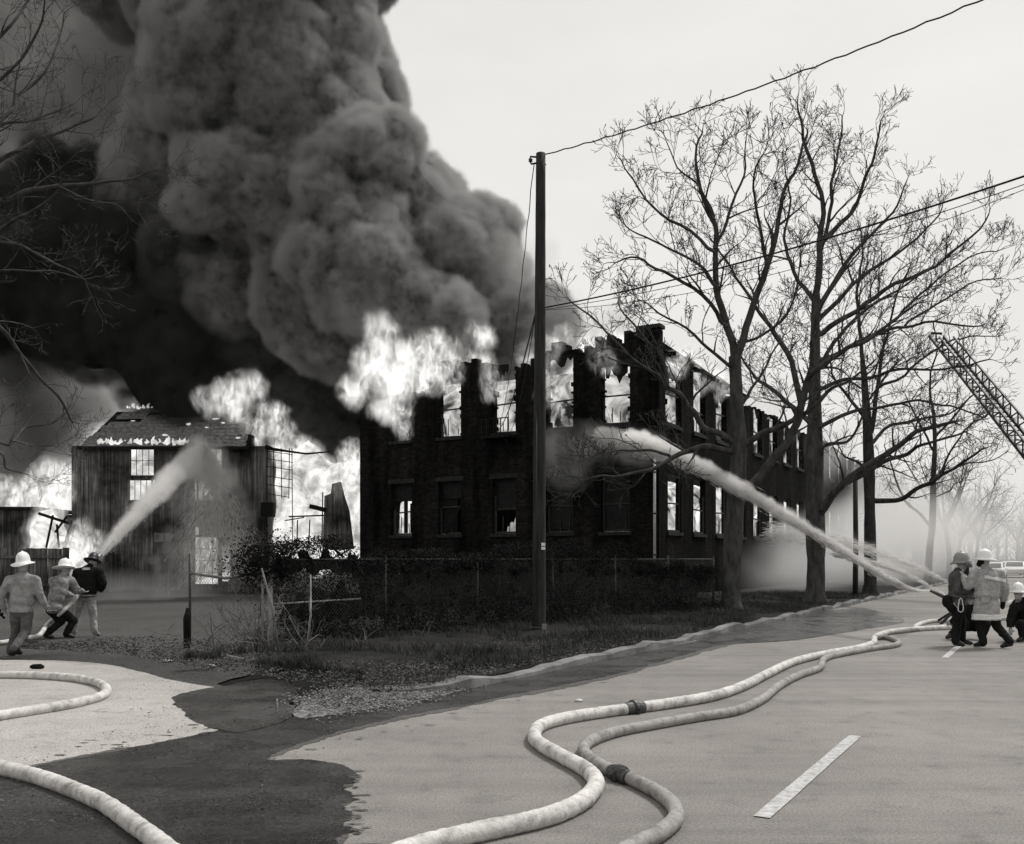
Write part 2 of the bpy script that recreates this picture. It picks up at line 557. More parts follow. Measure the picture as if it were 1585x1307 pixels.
# kerb: weathered concrete edge with an uneven face
kp = [(s, KT + 0.12 + 0.04 * math.sin(s * 0.7)) for s in np.arange(10.4, 150, 0.35)]
kp = [(9.0, 7.25), (9.3, 6.95), (9.7, 6.72), (10.05, 6.62)] + kp
m = MB()
for i, (s, t) in enumerate(kp):
    kn = float(fbm(np.array([[s * .8, 0, 0]]), 4, 4, .65)[0]); h = max(.03, 0.11 + (kn - .5) * .22 + rnd.uniform(-.008, .008) - (0.05 if i < 3 else 0))
    j = (float(fbm(np.array([[s * 1.1, 5, 0]]), 6, 4, .65)[0]) - .5) * .22
    for tt, zz in ((t - 0.1 + j, -0.02), (t - 0.09 + j, h - 0.02), (t - 0.06 + j, h), (t + 0.09 + j, h + 0.004), (t + 0.11 + j, -0.02)):
        m.v.append(tuple(road(s, tt, zz)))
for i in range(len(kp) - 1):
    for k in range(4):
        a = i * 5 + k; m.f.append((a, a + 5, a + 6, a + 1))
tag(m.build('kerb', M_KERB, smooth=False), kind='structure')

# the verge between kerb and fence: a low uneven bank
def terrain(name, s0, s1, t0f, t1f, ns, nt_, zf, m):
    V, F = [], []
    for i in range(ns + 1):
        s = s0 + (s1 - s0) * (i / ns) ** 1.4
        for j in range(nt_ + 1):
            u = j / nt_; t = t0f(s) * (1 - u) + t1f(s) * u
            V.append(road(s, t, 0))
    V = np.array([list(v) for v in V])
    n1 = fbm(V * 0.9, 5, 4) - 0.5
    sv = ES * V[:, 0] + EC * V[:, 1]; fall = np.clip((sv - s0) / 2.2, 0, 1); fall = fall * fall * (3 - 2 * fall)
    idx = 0
    for i in range(ns + 1):
        for j in range(nt_ + 1):
            u = j / nt_
            V[idx, 2] = (zf(u) + n1[idx] * 0.16 * min(1, u * 6)) * fall[idx] - .012 * (1 - fall[idx]); idx += 1
    w = nt_ + 1
    F = np.array([[i * w + j, (i + 1) * w + j, (i + 1) * w + j + 1, i * w + j + 1] for i in range(ns) for j in range(nt_)])
    return mesh_np(name, V, F, m)
def zv(u): return 0.09 + 0.10 * math.sin(min(1, u * 1.3) * math.pi / 2)
tag(terrain('verge', 8.6, 150, lambda s: KT + 0.2 + max(0, (10.4 - s)) * 0.5, lambda s: min(14.5, 8.1 + (s - 8.6) * 1.25), 180, 26, zv, M_DIRT), kind='structure')
# ------------------------------------------------------------------ the burning brick building
def brick_mat(name, a, b_, mortar, soot=0.55):
    m, nt, b = node_mat(name)
    tc = nt.nodes.new('ShaderNodeTexCoord').outputs['Object']
    sp = nt.nodes.new('ShaderNodeSeparateXYZ'); nt.links.new(tc, sp.inputs[0])
    ad = nt.nodes.new('ShaderNodeMath'); ad.operation = 'ADD'
    nt.links.new(sp.outputs[0], ad.inputs[0]); nt.links.new(sp.outputs[1], ad.inputs[1])
    cb = nt.nodes.new('ShaderNodeCombineXYZ'); nt.links.new(ad.outputs[0], cb.inputs[0]); nt.links.new(sp.outputs[2], cb.inputs[1])
    br = nt.nodes.new('ShaderNodeTexBrick')
    br.inputs['Scale'].default_value = 1.0
    br.inputs['Brick Width'].default_value = 0.215; br.inputs['Row Height'].default_value = 0.078
    br.inputs['Mortar Size'].default_value = 0.007; br.inputs['Mortar Smooth'].default_value = 0.3
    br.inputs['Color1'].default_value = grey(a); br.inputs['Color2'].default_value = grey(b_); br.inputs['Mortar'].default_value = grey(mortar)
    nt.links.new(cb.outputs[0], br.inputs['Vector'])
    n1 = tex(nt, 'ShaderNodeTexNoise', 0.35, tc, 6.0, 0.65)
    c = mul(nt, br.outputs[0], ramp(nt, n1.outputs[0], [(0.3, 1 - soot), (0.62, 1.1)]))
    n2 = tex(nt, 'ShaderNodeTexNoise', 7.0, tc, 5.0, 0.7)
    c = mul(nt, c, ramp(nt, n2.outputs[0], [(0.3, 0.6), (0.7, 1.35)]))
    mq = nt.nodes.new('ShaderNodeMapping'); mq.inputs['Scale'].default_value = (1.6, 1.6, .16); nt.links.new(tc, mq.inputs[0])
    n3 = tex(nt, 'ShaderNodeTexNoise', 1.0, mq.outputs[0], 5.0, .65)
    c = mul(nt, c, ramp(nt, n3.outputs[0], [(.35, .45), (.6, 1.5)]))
    nt.links.new(c, b.inputs['Base Color'])
    b.inputs['Roughness'].default_value = 0.95; b.inputs['Specular IOR Level'].default_value = 0.03
    bumpn(nt, br.outputs['Fac'], b, -0.6, 0.02)
    return m
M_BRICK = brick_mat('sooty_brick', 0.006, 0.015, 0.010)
M_CHAR = mat('charred_wood', 0.010, 0.85, 0.12, noise=0.6, nscale=9, bump=0.8, bscale=25)
M_SILL = mat('window_stone', 0.018, 0.9, 0.2, noise=0.6, nscale=6)
M_SASH = mat('scorched_sash', 0.022, 0.7, 0.3, noise=0.7, nscale=12)
M_PIPE = mat('painted_downpipe', 0.42, 0.6, 0.4, noise=0.3, nscale=6)
M_DARK = mat('interior_soot', 0.012, 0.95, 0.1, noise=0.5, nscale=2)
M_SMOKED_GLASS = mat('smoked_glass', 0.008, 0.6, 0.15, noise=0.6, nscale=5)

def wall(name, along, length, opens, thick, top, m, parent, z0=-0.3, step=0.24, inward=1):
    """a wall along local x or y with openings (u0, u1, z0, z1) and a ragged top given by top(u)"""
    cuts = {0.0, length}
    for o in opens: cuts.update((o[0], o[1]))
    c = sorted(cuts); cc = []
    for i in range(len(c) - 1):
        n = max(1, int((c[i + 1] - c[i]) / step)); cc += [c[i] + (c[i + 1] - c[i]) * k / n for k in range(n)]
    cc.append(length)
    mb = MB()
    for i in range(len(cc) - 1):
        u0, u1 = cc[i], cc[i + 1]; um = (u0 + u1) / 2
        zt = top(um)
        spans = [(z0, zt)]
        for o in opens:
            if o[0] <= um <= o[1]:
                ns = []
                for a, b in spans:
                    if o[3] <= a or o[2] >= b: ns.append((a, b)); continue
                    if a < o[2]: ns.append((a, o[2]))
                    if o[3] < b: ns.append((o[3], b))
                spans = ns
        for a, b in spans:
            if b - a < 0.03: continue
            if along == 'y': mb.box2((0, u0, a), (thick * inward, u1, b))
            else: mb.box2((u0, 0, a), (u1, thick * inward, b))
    o = mb.build(name, m, parent)
    # weld the strips so that the wall reads as one skin
    bm = bmesh.new(); bm.from_mesh(o.data)
    bmesh.ops.remove_doubles(bm, verts=bm.verts, dist=0.0005)
    seen = {}
    for f in bm.faces:
        k = tuple(sorted(v.index for v in f.verts)); seen.setdefault(k, []).append(f)
    kill = [f for fs in seen.values() if len(fs) > 1 for f in fs]
    bmesh.ops.delete(bm, geom=kill, context='FACES')
    bmesh.ops.recalc_face_normals(bm, faces=bm.faces)
    bm.to_mesh(o.data); bm.free()
    return o

BC = (5.7, 36.0)                                     # street corner of the building
BROT = math.atan2(EC, ES)                            # local x runs along the street, local y to the left
bld = empty('brick_building', (BC[0], BC[1], 0), BROT)
tag(bld, 'long two-storey brick factory building, roofless and burning inside', 'building')
def bpt(b, a, z):                                    # local -> world
    return Vector((BC[0] + ES * b - EC * a, BC[1] + EC * b + ES * a, z))

rr = random.Random(5)
prof_f = [(0, 10.62), (1.2, 10.6), (2.2, 10.5), (3.0, 10.42), (3.2, 10.3), (3.9, 10.28), (4.0, 10.8), (4.7, 10.8), (4.8, 10.2), (6.2, 9.9), (7.2, 9.7), (8.5, 10.2), (9.4, 10.35), (10.4, 10.3), (11.0, 9.5), (12.2, 9.3), (12.9, 9.2), (13.4, 8.9), (14.2, 9.5), (14.9, 9.6)]
def interp(pr, u):
    for i in range(len(pr) - 1):
        if u <= pr[i + 1][0]:
            t = (u - pr[i][0]) / (pr[i + 1][0] - pr[i][0]); return pr[i][1] * (1 - t) + pr[i + 1][1] * t
    return pr[-1][1]
def top_f(u): return round((interp(prof_f, u) + rr.uniform(-.32, .16)) / 0.078) * 0.078
prof_s = [(0, 10.6), (0.5, 10.6), (0.55, 9.9), (1.5, 9.85), (2.6, 9.6), (5, 9.45), (8, 9.4), (12, 9.3), (48, 9.3)]
def top_s(u): return round((interp(prof_s, u) + rr.uniform(-.4, .2)) / 0.078) * 0.078

FU = [(1.22, 2.48), (3.72, 4.98), (6.44, 7.6), (9.22, 10.43), (11.89, 13.07)]         # window bays of the street front
UP, LO = (7.05, 9.35), (2.75, 5.1)
f_open = [(u0, u1, UP[0], UP[1] + (0.9 if k in (1, 4) else 0.0)) for k, (u0, u1) in enumerate(FU)] + [(u0, u1, LO[0], LO[1]) for u0, u1 in FU]
# fire has eaten the heads of some top windows
f_open[1] = (*FU[1], 7.05, 10.15); f_open[4] = (*FU[4], 7.05, 12.0); f_open[2] = (*FU[2], 7.05, 9.9); f_open[3] = (*FU[3], 7.05, 9.45)
SB = [(0.95 + 3.0 * k, 2.5 + 3.0 * k) for k in range(15)]
s_open = [(b0, b1, UP[0], UP[1]) for b0, b1 in SB] + [(b0, b1, LO[0], LO[1]) for b0, b1 in SB]
for k in (0, 1, 2, 3):
    s_open[k] = (SB[k][0] - (0.0 if k else 0.25), SB[k][1], 7.05, 12.0)
BL, BW, TH = 47.0, 14.9, 0.42
ST = 0.26
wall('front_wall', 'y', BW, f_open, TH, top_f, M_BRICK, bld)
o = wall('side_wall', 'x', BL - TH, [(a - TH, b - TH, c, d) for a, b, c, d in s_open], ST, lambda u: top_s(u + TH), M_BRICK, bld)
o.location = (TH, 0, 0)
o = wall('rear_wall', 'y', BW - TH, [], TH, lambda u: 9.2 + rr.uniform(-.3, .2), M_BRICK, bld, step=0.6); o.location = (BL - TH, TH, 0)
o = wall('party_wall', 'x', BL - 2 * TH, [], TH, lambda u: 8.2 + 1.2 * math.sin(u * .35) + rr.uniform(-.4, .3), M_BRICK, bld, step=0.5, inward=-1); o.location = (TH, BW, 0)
mb = MB(); mb.box2((TH + .01, TH + .01, 5.75), (BL - TH - .01, BW - TH - .01, 6.0)); mb.build('upper_floor', M_DARK, bld)
mb = MB(); mb.box2((TH + .01, TH + .01, 1.2), (BL - TH - .01, BW - TH - .01, 1.5)); mb.build('ground_floor', M_DARK, bld)

def tilt_bar(mb, p, q, w): mb.bar(p, q, w, w * 0.8)
def window_f(k, u0, u1, z0, z1, face):
    """what is left of a window: sill, scorched frame, hanging bars"""
    r = random.Random(100 + k * 7 + (1 if face == 'x' else 0) + int(z0 * 10))
    def P(u, d, z): return (d, u, z) if face == 'y' else (u, d, z)
    win = MB()
    jw = 0.07 if face == 'y' else .03
    dq = .22 if face == 'y' else .1
    for u in (u0 + jw / 2 + .004, u1 - jw / 2 - .004):
        h = z0 + (z1 - z0) * (r.uniform(.1, .55) if (z0 > 6) else r.choice((1.0, 1.0, .7, .5)))
        win.bar(P(u, dq, z0 + .01), P(u, dq, h - .01), jw, 0.09)
    if not (face == 'y' and z0 > 6): win.bar(P(u0 + .08, dq, z0 + .05), P(u1 - .08, dq, z0 + .05), 0.08, 0.08)
    else: win.bar(P(u0 + .08, dq, z0 + .03), P(u1 - .06, dq, z0 + .05), 0.06, 0.06)
    f = win.build('window_frame', M_SASH, bld)
    zm = z0 + (z1 - z0) * r.uniform(.42, .55)
    rail = MB()
    rail.bar(P(u0 + .08, dq, zm), P(u1 - .08, dq, zm - r.uniform(-.05, .08)), 0.045, 0.06)
    rail.build('meeting_rail', M_SASH, f)
    for q in range(r.choice((1, 2, 2, 3))):
        mt = MB(); uu = u0 + (u1 - u0) * r.uniform(.2, .8)
        mt.bar(P(uu, dq, z0 + .09), P(uu + r.uniform(-.03, .03), dq, z0 + r.uniform(.35, (z1 - z0) * .45)), 0.025, 0.03)
        mt.build('muntin', M_SASH, f)
    s = MB(); s.box2(P(u0 - .08, -0.07, z0 - .14), P(u1 + .08, 0.2, z0 - .002)); s.build('window_sill', M_SILL, bld)
for k, (u0, u1) in enumerate(FU):
    window_f(k, u0, u1, UP[0], min(f_open[k][3], 9.4), 'y')
    window_f(k + 20, u0, u1, LO[0], LO[1], 'y')
for k, (b0, b1) in enumerate(SB):
    window_f(k + 40, b0, b1, UP[0], UP[1], 'x'); window_f(k + 60, b0, b1, LO[0], LO[1], 'x')
# burnt-out edges: broken brick teeth down the jambs and charred scraps hanging from the heads
def ragged(u0, u1, z0, z1, face, seed):
    r = random.Random(seed)
    def P(u, d, z): return (d, u, z) if face == 'y' else (u, d, z)
    th = TH if face == 'y' else ST
    for side, u in ((1, u0), (-1, u1)):
        z = z0 + r.uniform(.05, .3)
        while z < z1 - .1:
            h = .078 * r.choice((1, 1, 2, 3)); w = r.uniform(.03, .13)
            a, b = u - .02 * side, u + w * side
            mb = MB(); mb.box2(P(min(a, b), .03 + r.uniform(0, .03), z), P(max(a, b), th - .03, z + h)); mb.build('brick', M_BRICK, bld)
            z += h + r.uniform(.06, .55)
    if r.random() < .8:
        n = 9; top = z1 - .01; pts = []
        w = (u1 - u0) * r.uniform(.35, .95); a = u0 + (u1 - u0 - w) * r.random()
        lows = [top - abs(r.gauss(.1, .22)) - (.25 if 2 < i < 6 else 0) * r.random() for i in range(n)]
        mb = MB()
        vs = [P(a + w * i / (n - 1), .12, top + .1) for i in range(n)] + [P(a + w * i / (n - 1), .12, lows[i]) for i in range(n)] + [P(a + w * i / (n - 1), .18, top + .1) for i in range(n)] + [P(a + w * i / (n - 1), .18, lows[i]) for i in range(n)]
        fs = []
        for i in range(n - 1): fs += [(i, i + 1, n + i + 1, n + i), (2 * n + i, 3 * n + i, 3 * n + i + 1, 2 * n + i + 1), (n + i, n + i + 1, 3 * n + i + 1, 3 * n + i)]
        mb.add(vs, fs); mb.build('hanging_scrap', M_CHAR, bld)
for k, (u0, u1) in enumerate(FU):
    ragged(u0, u1, UP[0], min(f_open[k][3], 10.0) if k != 4 else 9.0, 'y', 700 + k)
for k, (b0, b1) in enumerate(SB[:9]):
    ragged(b0, b1, UP[0], UP[1] if k > 3 else 9.3, 'x', 720 + k)
# lintels over the openings that kept their heads
for k in (0, 1, 2, 3, 4):
    mb = MB(); u0, u1 = FU[k]; mb.box2((-0.025, u0 - .15, LO[1] + .003), (0.1, u1 + .15, LO[1] + .2)); mb.build('lintel', M_SILL, bld)
mb = MB(); u0, u1 = FU[0]; mb.box2((-0.025, u0 - .15, UP[1] + .003), (0.1, u1 + .15, UP[1] + .2)); mb.build('lintel', M_SILL, bld)
# upper panes of the ground-floor sashes, blackened but still in place
for k, (u0, u1) in enumerate(FU):
    mb = MB()
    lo = {0: 2.77, 1: 2.9, 2: 3.75, 3: 4.35, 4: 4.3}[k]
    mb.box2((0.25, u0 + .08, lo), (0.262, u1 - .08, LO[1] - .02)); mb.build('pane', M_SMOKED_GLASS, bld)
# boards hanging in two of the lower windows
mb = MB(); mb.box2((0.3, 12.35, 2.85), (0.34, 12.55, 4.5)); mb.box2((0.3, 11.95, 2.85), (0.34, 12.2, 4.2)); mb.build('charred_board', M_CHAR, bld)
mb = MB(); mb.box2((0.3, 9.62, 2.8), (0.34, 10.4, 4.9)); mb.build('charred_board', M_CHAR, bld)
mb = MB(); mb.bar((0.12, 9.25, 4.1), (0.1, 10.1, 2.8), 0.06); mb.build('charred_board', M_CHAR, bld)
# parapet coping on the corner
mb = MB(); mb.box2((-0.06, -0.06, 10.66), (0.5, 0.9, 10.80)); mb.build('coping', M_SILL, bld)
# downpipe on the street corner
mb = MB(); mb.tube([(-0.1, 0.14, 1.0), (-0.1, 0.14, 5.6)], 0.055, 10); p = mb.build('downpipe', M_PIPE, bld, True)
for z in (1.8, 3.4, 5.0):
    mb = MB(); mb.box2((-0.165, 0.06, z), (-0.002, 0.22, z + .06)); mb.build('bracket', M_SASH, p)
# fallen roof edge along the street side: charred rafters and battens
r = random.Random(8)
for k in range(26):
    b = 0.7 + k * 0.42; L = r.uniform(1.2, 2.6)
    mb = MB()
    mb.bar((b, -0.25, 9.9 - r.uniform(0, .25) - k * .012), (b + r.uniform(-.5, .7), -0.25 + L, 9.9 + r.uniform(-.1, .9)), 0.09, 0.16)
    mb.build('rafter', M_CHAR, bld)
for k in range(5):
    mb = MB(); y = 0.1 + k * .38
    mb.bar((0.6, y, 10.12 + .06 * k + r.uniform(-.05, .05)), (9.5 - k * 1.3, y, 9.78 + .1 * k + r.uniform(-.05, .1)), 0.16, 0.05)
    mb.build('roof_board', M_CHAR, bld)
for k in range(7):
    mb = MB(); b = r.uniform(2, 14); a = r.uniform(2, 12)
    mb.bar((b, a, 6.0), (b + r.uniform(-2.5, 2.5), a + r.uniform(-2, 2), r.uniform(7.5, 9.8)), 0.18, 0.22); mb.build('fallen_beam', M_CHAR, bld)
# a charred fire-escape landing under the middle window
mb = MB(); mb.box2((-0.75, 6.35, 6.75), (-0.004, 7.75, 6.86))
esc = mb.build('landing', M_CHAR, bld)
for u in (6.4, 6.75, 7.1, 7.45, 7.7):
    mb = MB(); mb.bar((-0.72, u, 6.86), (-0.72, u, 7.55), 0.03); mb.build('baluster', M_CHAR, esc)
mb = MB(); mb.bar((-0.72, 6.35, 7.56), (-0.72, 7.75, 7.56), 0.04); mb.build('handrail', M_CHAR, esc)
for u in (6.55, 7.55):
    mb = MB(); mb.bar((-0.7, u, 6.75), (-0.02, u, 6.0), 0.07); mb.build('bracket', M_CHAR, esc)

# ------------------------------------------------------------------ the wooden shed behind the drive
def siding_mat():
    m, nt, b = node_mat('weathered_siding')
    tc = nt.nodes.new('ShaderNodeTexCoord').outputs['Object']
    mp = nt.nodes.new('ShaderNodeMapping'); mp.inputs['Scale'].default_value = (7.0, 7.0, 0.35)
    nt.links.new(tc, mp.inputs[0])
    a = tex(nt, 'ShaderNodeTexNoise', 1.2, mp.outputs[0], 5.0, 0.7)
    c = ramp(nt, a.outputs[0], [(0.25, 0.02), (0.5, 0.10), (0.75, 0.32)])
    b2 = tex(nt, 'ShaderNodeTexNoise', 0.45, tc, 4.0, 0.6)
    c = mul(nt, c, ramp(nt, b2.outputs[0], [(0.38, 0.18), (0.62, 1.35)]))
    nt.links.new(c, b.inputs['Base Color']); b.inputs['Roughness'].default_value = 0.9; b.inputs['Specular IOR Level'].default_value = 0.15
    bumpn(nt, a.outputs[0], b, 0.5, 0.03)
    return m
M_SIDING = siding_mat()
SD = 46.0
def sx(px, d=SD): return (px - PX0) / FPX * d
def sz(py, d=SD): return EYE + (HOR - py) / FPX * d
shed = empty('wooden_shed', (sx(255), SD, 0))
tag(shed, 'tall board-sided shed with a burning tile roof behind the drive', 'shed')
ox = sx(255)
X0, X1 = sx(112) - ox, sx(412) - ox
ZE = sz(690)
swin = [(sx(202) - ox, sx(240) - ox, sz(737), sz(690)), (sx(200) - ox, sx(236) - ox, sz(775), sz(743)), (sx(306) - ox, sx(345) - ox, sz(776), sz(694)), (sx(300) - ox, sx(339) - ox, sz(905), sz(831)), (sx(346) - ox, sx(352) - ox, sz(900), sz(845)), (sx(302) - ox, sx(310) - ox, sz(828), sz(816))]
# boards of the front wall, each a plank with its own edges, cut around the openings
def plank_front():
    r = random.Random(3); x = X0; n = 0
    w = 0.2
    while x < X1 - 0.02:
        x2 = min(x + w * r.uniform(.92, 1.08), X1)
        xm = (x + x2) / 2
        spans = [(0.0 + r.uniform(0, .15), ZE - r.uniform(0, .05))]
        for o in swin:
            if o[0] - .03 <= xm <= o[1] + .03:
                ns = []
                for a, b in spans:
                    if o[3] <= a or o[2] >= b: ns.append((a, b)); continue
                    if a < o[2]: ns.append((a, o[2]))
                    if o[3] < b: ns.append((o[3], b))
                spans = ns
        for a, b in spans:
            if b - a < .05: continue
            mb = MB(); y = r.uniform(-.012, .012)
            mb.box2((x + .004, y, a), (x2 - .004, y + .03, b))
            # split some boards end to end as the siding was pieced
            mb.build('plank', M_SIDING, shed); n += 1
        x = x2
    return n
plank_front()
# battens over joints of the front boards, clear of the windows
for px in (128, 170, 205, 243, 268, 290, 318, 350, 372, 392):
    x = sx(px) - ox
    if any(o[0] - .1 < x < o[1] + .1 for o in swin): continue
    mb = MB(); mb.box2((x - .03, -.05, .1), (x + .03, -.016, ZE - .1)); mb.build('batten', M_SIDING, shed)
mb = MB()
for x in (X0, X1):
    mb.box2((x - .06, 0.04, 0), (x + .06, 6.2, ZE))
mb.box2((X0, 6.2, 0), (X1, 6.26, ZE)); mb.build('end_walls', M_SIDING, shed)
mb = MB(); mb.box2((X0 + .06, .05, sz(790)), (X1 - .06, 1.2, sz(786))); mb.build('loft_floor', M_DARK, shed)
for o in swin[:4]:
    win = MB(); x0, x1, z0, z1 = o
    for x in (x0, x1): win.bar((x, -.03, z0), (x, -.03, z1), .09, .06)
    for z in (z0, z1): win.bar((x0 - .045, -.03, z), (x1 + .045, -.03, z), .08, .06)
    f = win.build('window_frame', M_SIDING, shed)
    for k in range(1, 4):
        if k == 2 and z1 - z0 > 2: continue
        mt = MB(); x = x0 + (x1 - x0) * k / 4; mt.bar((x, -.01, z0 + .04), (x, -.01, z1 - .04), .025); mt.build('muntin', M_SASH, f)
    nz = max(1, int((z1 - z0) / .55))
    for k in range(1, nz):
        mt = MB(); z = z0 + (z1 - z0) * k / nz; mt.bar((x0 + .04, -.012, z), (x1 - .04, -.012, z), .028); mt.build('muntin', M_SASH, f)
# patched sheets low on the front (paler squares)
M_PATCH = mat('patched_sheet', 0.12, 0.8, 0.2, noise=0.5, nscale=3)
for px, py, w, h in ((247, 832, 15, 14), (262, 832, 12, 13), (276, 832, 12, 12), (262, 850, 20, 14), (238, 868, 20, 12), (275, 872, 18, 26)):
    x, z = sx(px) - ox, sz(py); mb = MB(); ww, hh = w / FPX * SD, h / FPX * SD
    mb.box2((x - ww / 2, -.075, z - hh / 2), (x + ww / 2, -.052, z + hh / 2)); mb.build('patch', M_PATCH, shed)
# roof: courses of tile on battens, the slope seen edge on; ragged where it has burned through
M_TILE = mat('scorched_tile', 0.13, 0.75, 0.4, noise=0.7, nscale=6, bump=0.6, bscale=20)
ridge_y, ridge_z = 2.6, sz(634, SD + 2.6)
rr2 = random.Random(12)
NC = 11
for k in range(NC):
    u = k / NC; u2 = (k + 1) / NC + .015
    y0, z0 = -0.35 + (ridge_y + .35) * u, ZE - .12 + (ridge_z - ZE + .12) * u
    y1, z1 = -0.35 + (ridge_y + .35) * u2, ZE - .12 + (ridge_z - ZE + .12) * u2
    xl = sx(126) - ox + 1.0 * u + rr2.uniform(0, .25); xr = sx(388) - ox - .35 * u - rr2.uniform(0, .25)
    x = xl
    while x < xr:
        w = rr2.uniform(.5, .9); x2 = min(x + w, xr)
        if rr2.random() > (0.05 if k < NC - 2 else .3):
            mb = MB(); j = rr2.uniform(-.03, .03)
            mb.add([(x + .01, y0 + j, z0 + .07 + j), (x2 - .01, y0 + j, z0 + .07 + j), (x2 - .01, y1, z1 + .015), (x + .01, y1, z1 + .015),
                    (x + .01, y0 + j, z0 + .01 + j), (x2 - .01, y0 + j, z0 + .01 + j), (x2 - .01, y1, z1 - .02), (x + .01, y1, z1 - .02)],
                   [(0, 1, 2, 3), (7, 6, 5, 4), (0, 4, 5, 1), (1, 5, 6, 2), (2, 6, 7, 3), (3, 7, 4, 0)])
            mb.build('tile_course', M_TILE, shed)
        x = x2
mb = MB()
mb.add([(sx(127) - ox, -.3, ZE - .2), (sx(388) - ox, -.3, ZE - .2), (sx(380) - ox - .3, ridge_y, ridge_z - .12), (X0 + 1.1, ridge_y, ridge_z - .12),
        (sx(388) - ox, 6.2, ZE - .2), (X0 - .1, 6.2, ZE - .2)], [(0, 1, 2, 3), (3, 2, 4, 5)])
mb.build('roof_deck', M_CHAR, shed)
mb = MB(); mb.box2((sx(124) - ox, -.42, ZE - .24), (sx(388) - ox, -.33, ZE - .08)); mb.build('fascia', M_CHAR, shed)
mb = MB(); mb.box2((sx(384) - ox, -.05, ZE - .1), (sx(389) - ox, .6, ZE + .55)); mb.box2((sx(389) - ox + .01, .02, ZE - .3), (sx(411) - ox, .3, ZE - .02)); mb.build('corner_block', M_CHAR, shed)

# ------------------------------------------------------------------ skeleton of the burned-out link between shed and factory
skel = empty('burned_frame', (sx(460), 45.5, 0))
tag(skel, 'blackened wall frame standing in white fire between shed and factory', 'ruin')
def kx(px): return sx(px, 45.5) - sx(460)
def kz(py): return sz(py, 45.5)
r = random.Random(77)
for px in (413, 424, 436, 447, 453):
    mb = MB(); mb.bar((kx(px), 0, kz(850 if px in (413, 453) else 772)), (kx(px) + r.uniform(-.05, .05), 0, kz(694)), .035); mb.build('mullion', M_CHAR, skel)
for py in (700, 712, 724, 739, 752, 766):
    mb = MB(); mb.bar((kx(412), .01, kz(py - 2)), (kx(453 if py < 760 else 447), .02, kz(py + 4)), .035); mb.build('glazing_bar', M_CHAR, skel)
mb = MB(); mb.tube([(kx(412), -.1, kz(692)), (kx(424), -.1, kz(696)), (kx(445), -.1, kz(699)), (kx(475), -.1, kz(703)), (kx(510), -.1, kz(700))], [.13, .09, .06, .05, .04], 6); mb.build('sagging_beam', M_CHAR, skel)
mb = MB(); mb.box2((kx(405), -.2, kz(800)), (kx(424), .3, kz(778))); mb.build('charred_block', M_CHAR, skel)
mb = MB(); mb.bar((kx(447), 0, kz(800)), (kx(502), 0, kz(798)), .07); mb.bar((kx(440), .1, kz(806)), (kx(470), .1, kz(801)), .05); mb.build('window_head', M_CHAR, skel)
for px, y0, y1 in ((459, 805, 850), (478, 805, 835), (498, 762, 845), (500, 800, 850)):
    mb = MB(); mb.bar((kx(px), 0.05, kz(y1)), (kx(px) + .04, 0.05, kz(y0)), .05); mb.build('stud', M_CHAR, skel)
mb = MB()
prof = [(502, 768), (512, 764), (514, 749), (527, 746), (533, 770), (540, 792), (547, 850), (512, 852), (500, 848)]
mb.add([(kx(x), 0.0, kz(y)) for x, y in prof] + [(kx(x), .25, kz(y)) for x, y in prof], [tuple(range(8, -1, -1)), tuple(range(9, 18))] + [(i, (i + 1) % 9, (i + 1) % 9 + 9, i + 9) for i in range(9)])
mb.build('wall_remnant', M_SIDING, skel)
mb = MB(); mb.bar((kx(480), -.05, kz(784)), (kx(505), -.05, kz(790)), .28, .22); mb.build('charred_block', M_CHAR, skel)
mb = MB(); mb.bar((kx(455), 0, kz(846)), (kx(412), 0, kz(845)), .04); mb.build('glazing_bar', M_CHAR, skel)
# fallen sheets in front of it
for (a, b_, c) in (((450, 866), (478, 842), 500), ((520, 866), (556, 846), 560), ((520, 846), (536, 862), 540)):
    mb = MB(); p, q = Vector((kx(a[0]), -1.2, kz(a[1]))), Vector((kx(b_[0]), -1.0, kz(b_[1])))
    mb.bar(p, q, .5, .06); mb.build('fallen_sheet', M_SIDING if a[0] < 500 else M_CHAR, skel)

# ------------------------------------------------------------------ low sheds and board fence at the far left
lw = empty('low_outbuilding', (sx(25, 44), 44.0, 0))
tag(lw, 'low board outbuilding at the left edge with fire above its roof', 'shed')
def lx(px): return sx(px, 44) - sx(25, 44)
for k in range(22):
    x = lx(-60) + k * .24
    if x > lx(57): break
    mb = MB(); mb.box2((x + .005, rnd.uniform(-.015, .015), 0), (x + .235, .04, sz(786 + (k % 3), 44))); mb.build('plank', M_SIDING, lw)
mb = MB(); mb.box2((lx(-60), .05, 0), (lx(57), 4, sz(792, 44))); mb.build('body', M_DARK, lw)
mb = MB(); mb.box2((lx(-60), -.2, sz(790, 44)), (lx(60), 4.2, sz(785, 44))); mb.build('roof', M_CHAR, lw)
bf = empty('board_fence', (sx(40, 40), 40.0, 0))
tag(bf, 'dark board fence behind the walking man at the left', 'fence')
def fx(px): return sx(px, 40) - sx(40, 40)
x = fx(-60); k = 0
while x < fx(102):
    mb = MB(); mb.box2((x + .006, rnd.uniform(-.02, .02), 0), (x + .3, .04, sz(849 + rnd.uniform(-1, 1), 40))); mb.build('board', M_SIDING, bf); x += .31; k += 1
for z in (.5, 1.7):
    mb = MB(); mb.box2((fx(-60), -.09, z), (fx(102), -.03, z + .12)); mb.build('rail', M_SIDING, bf)
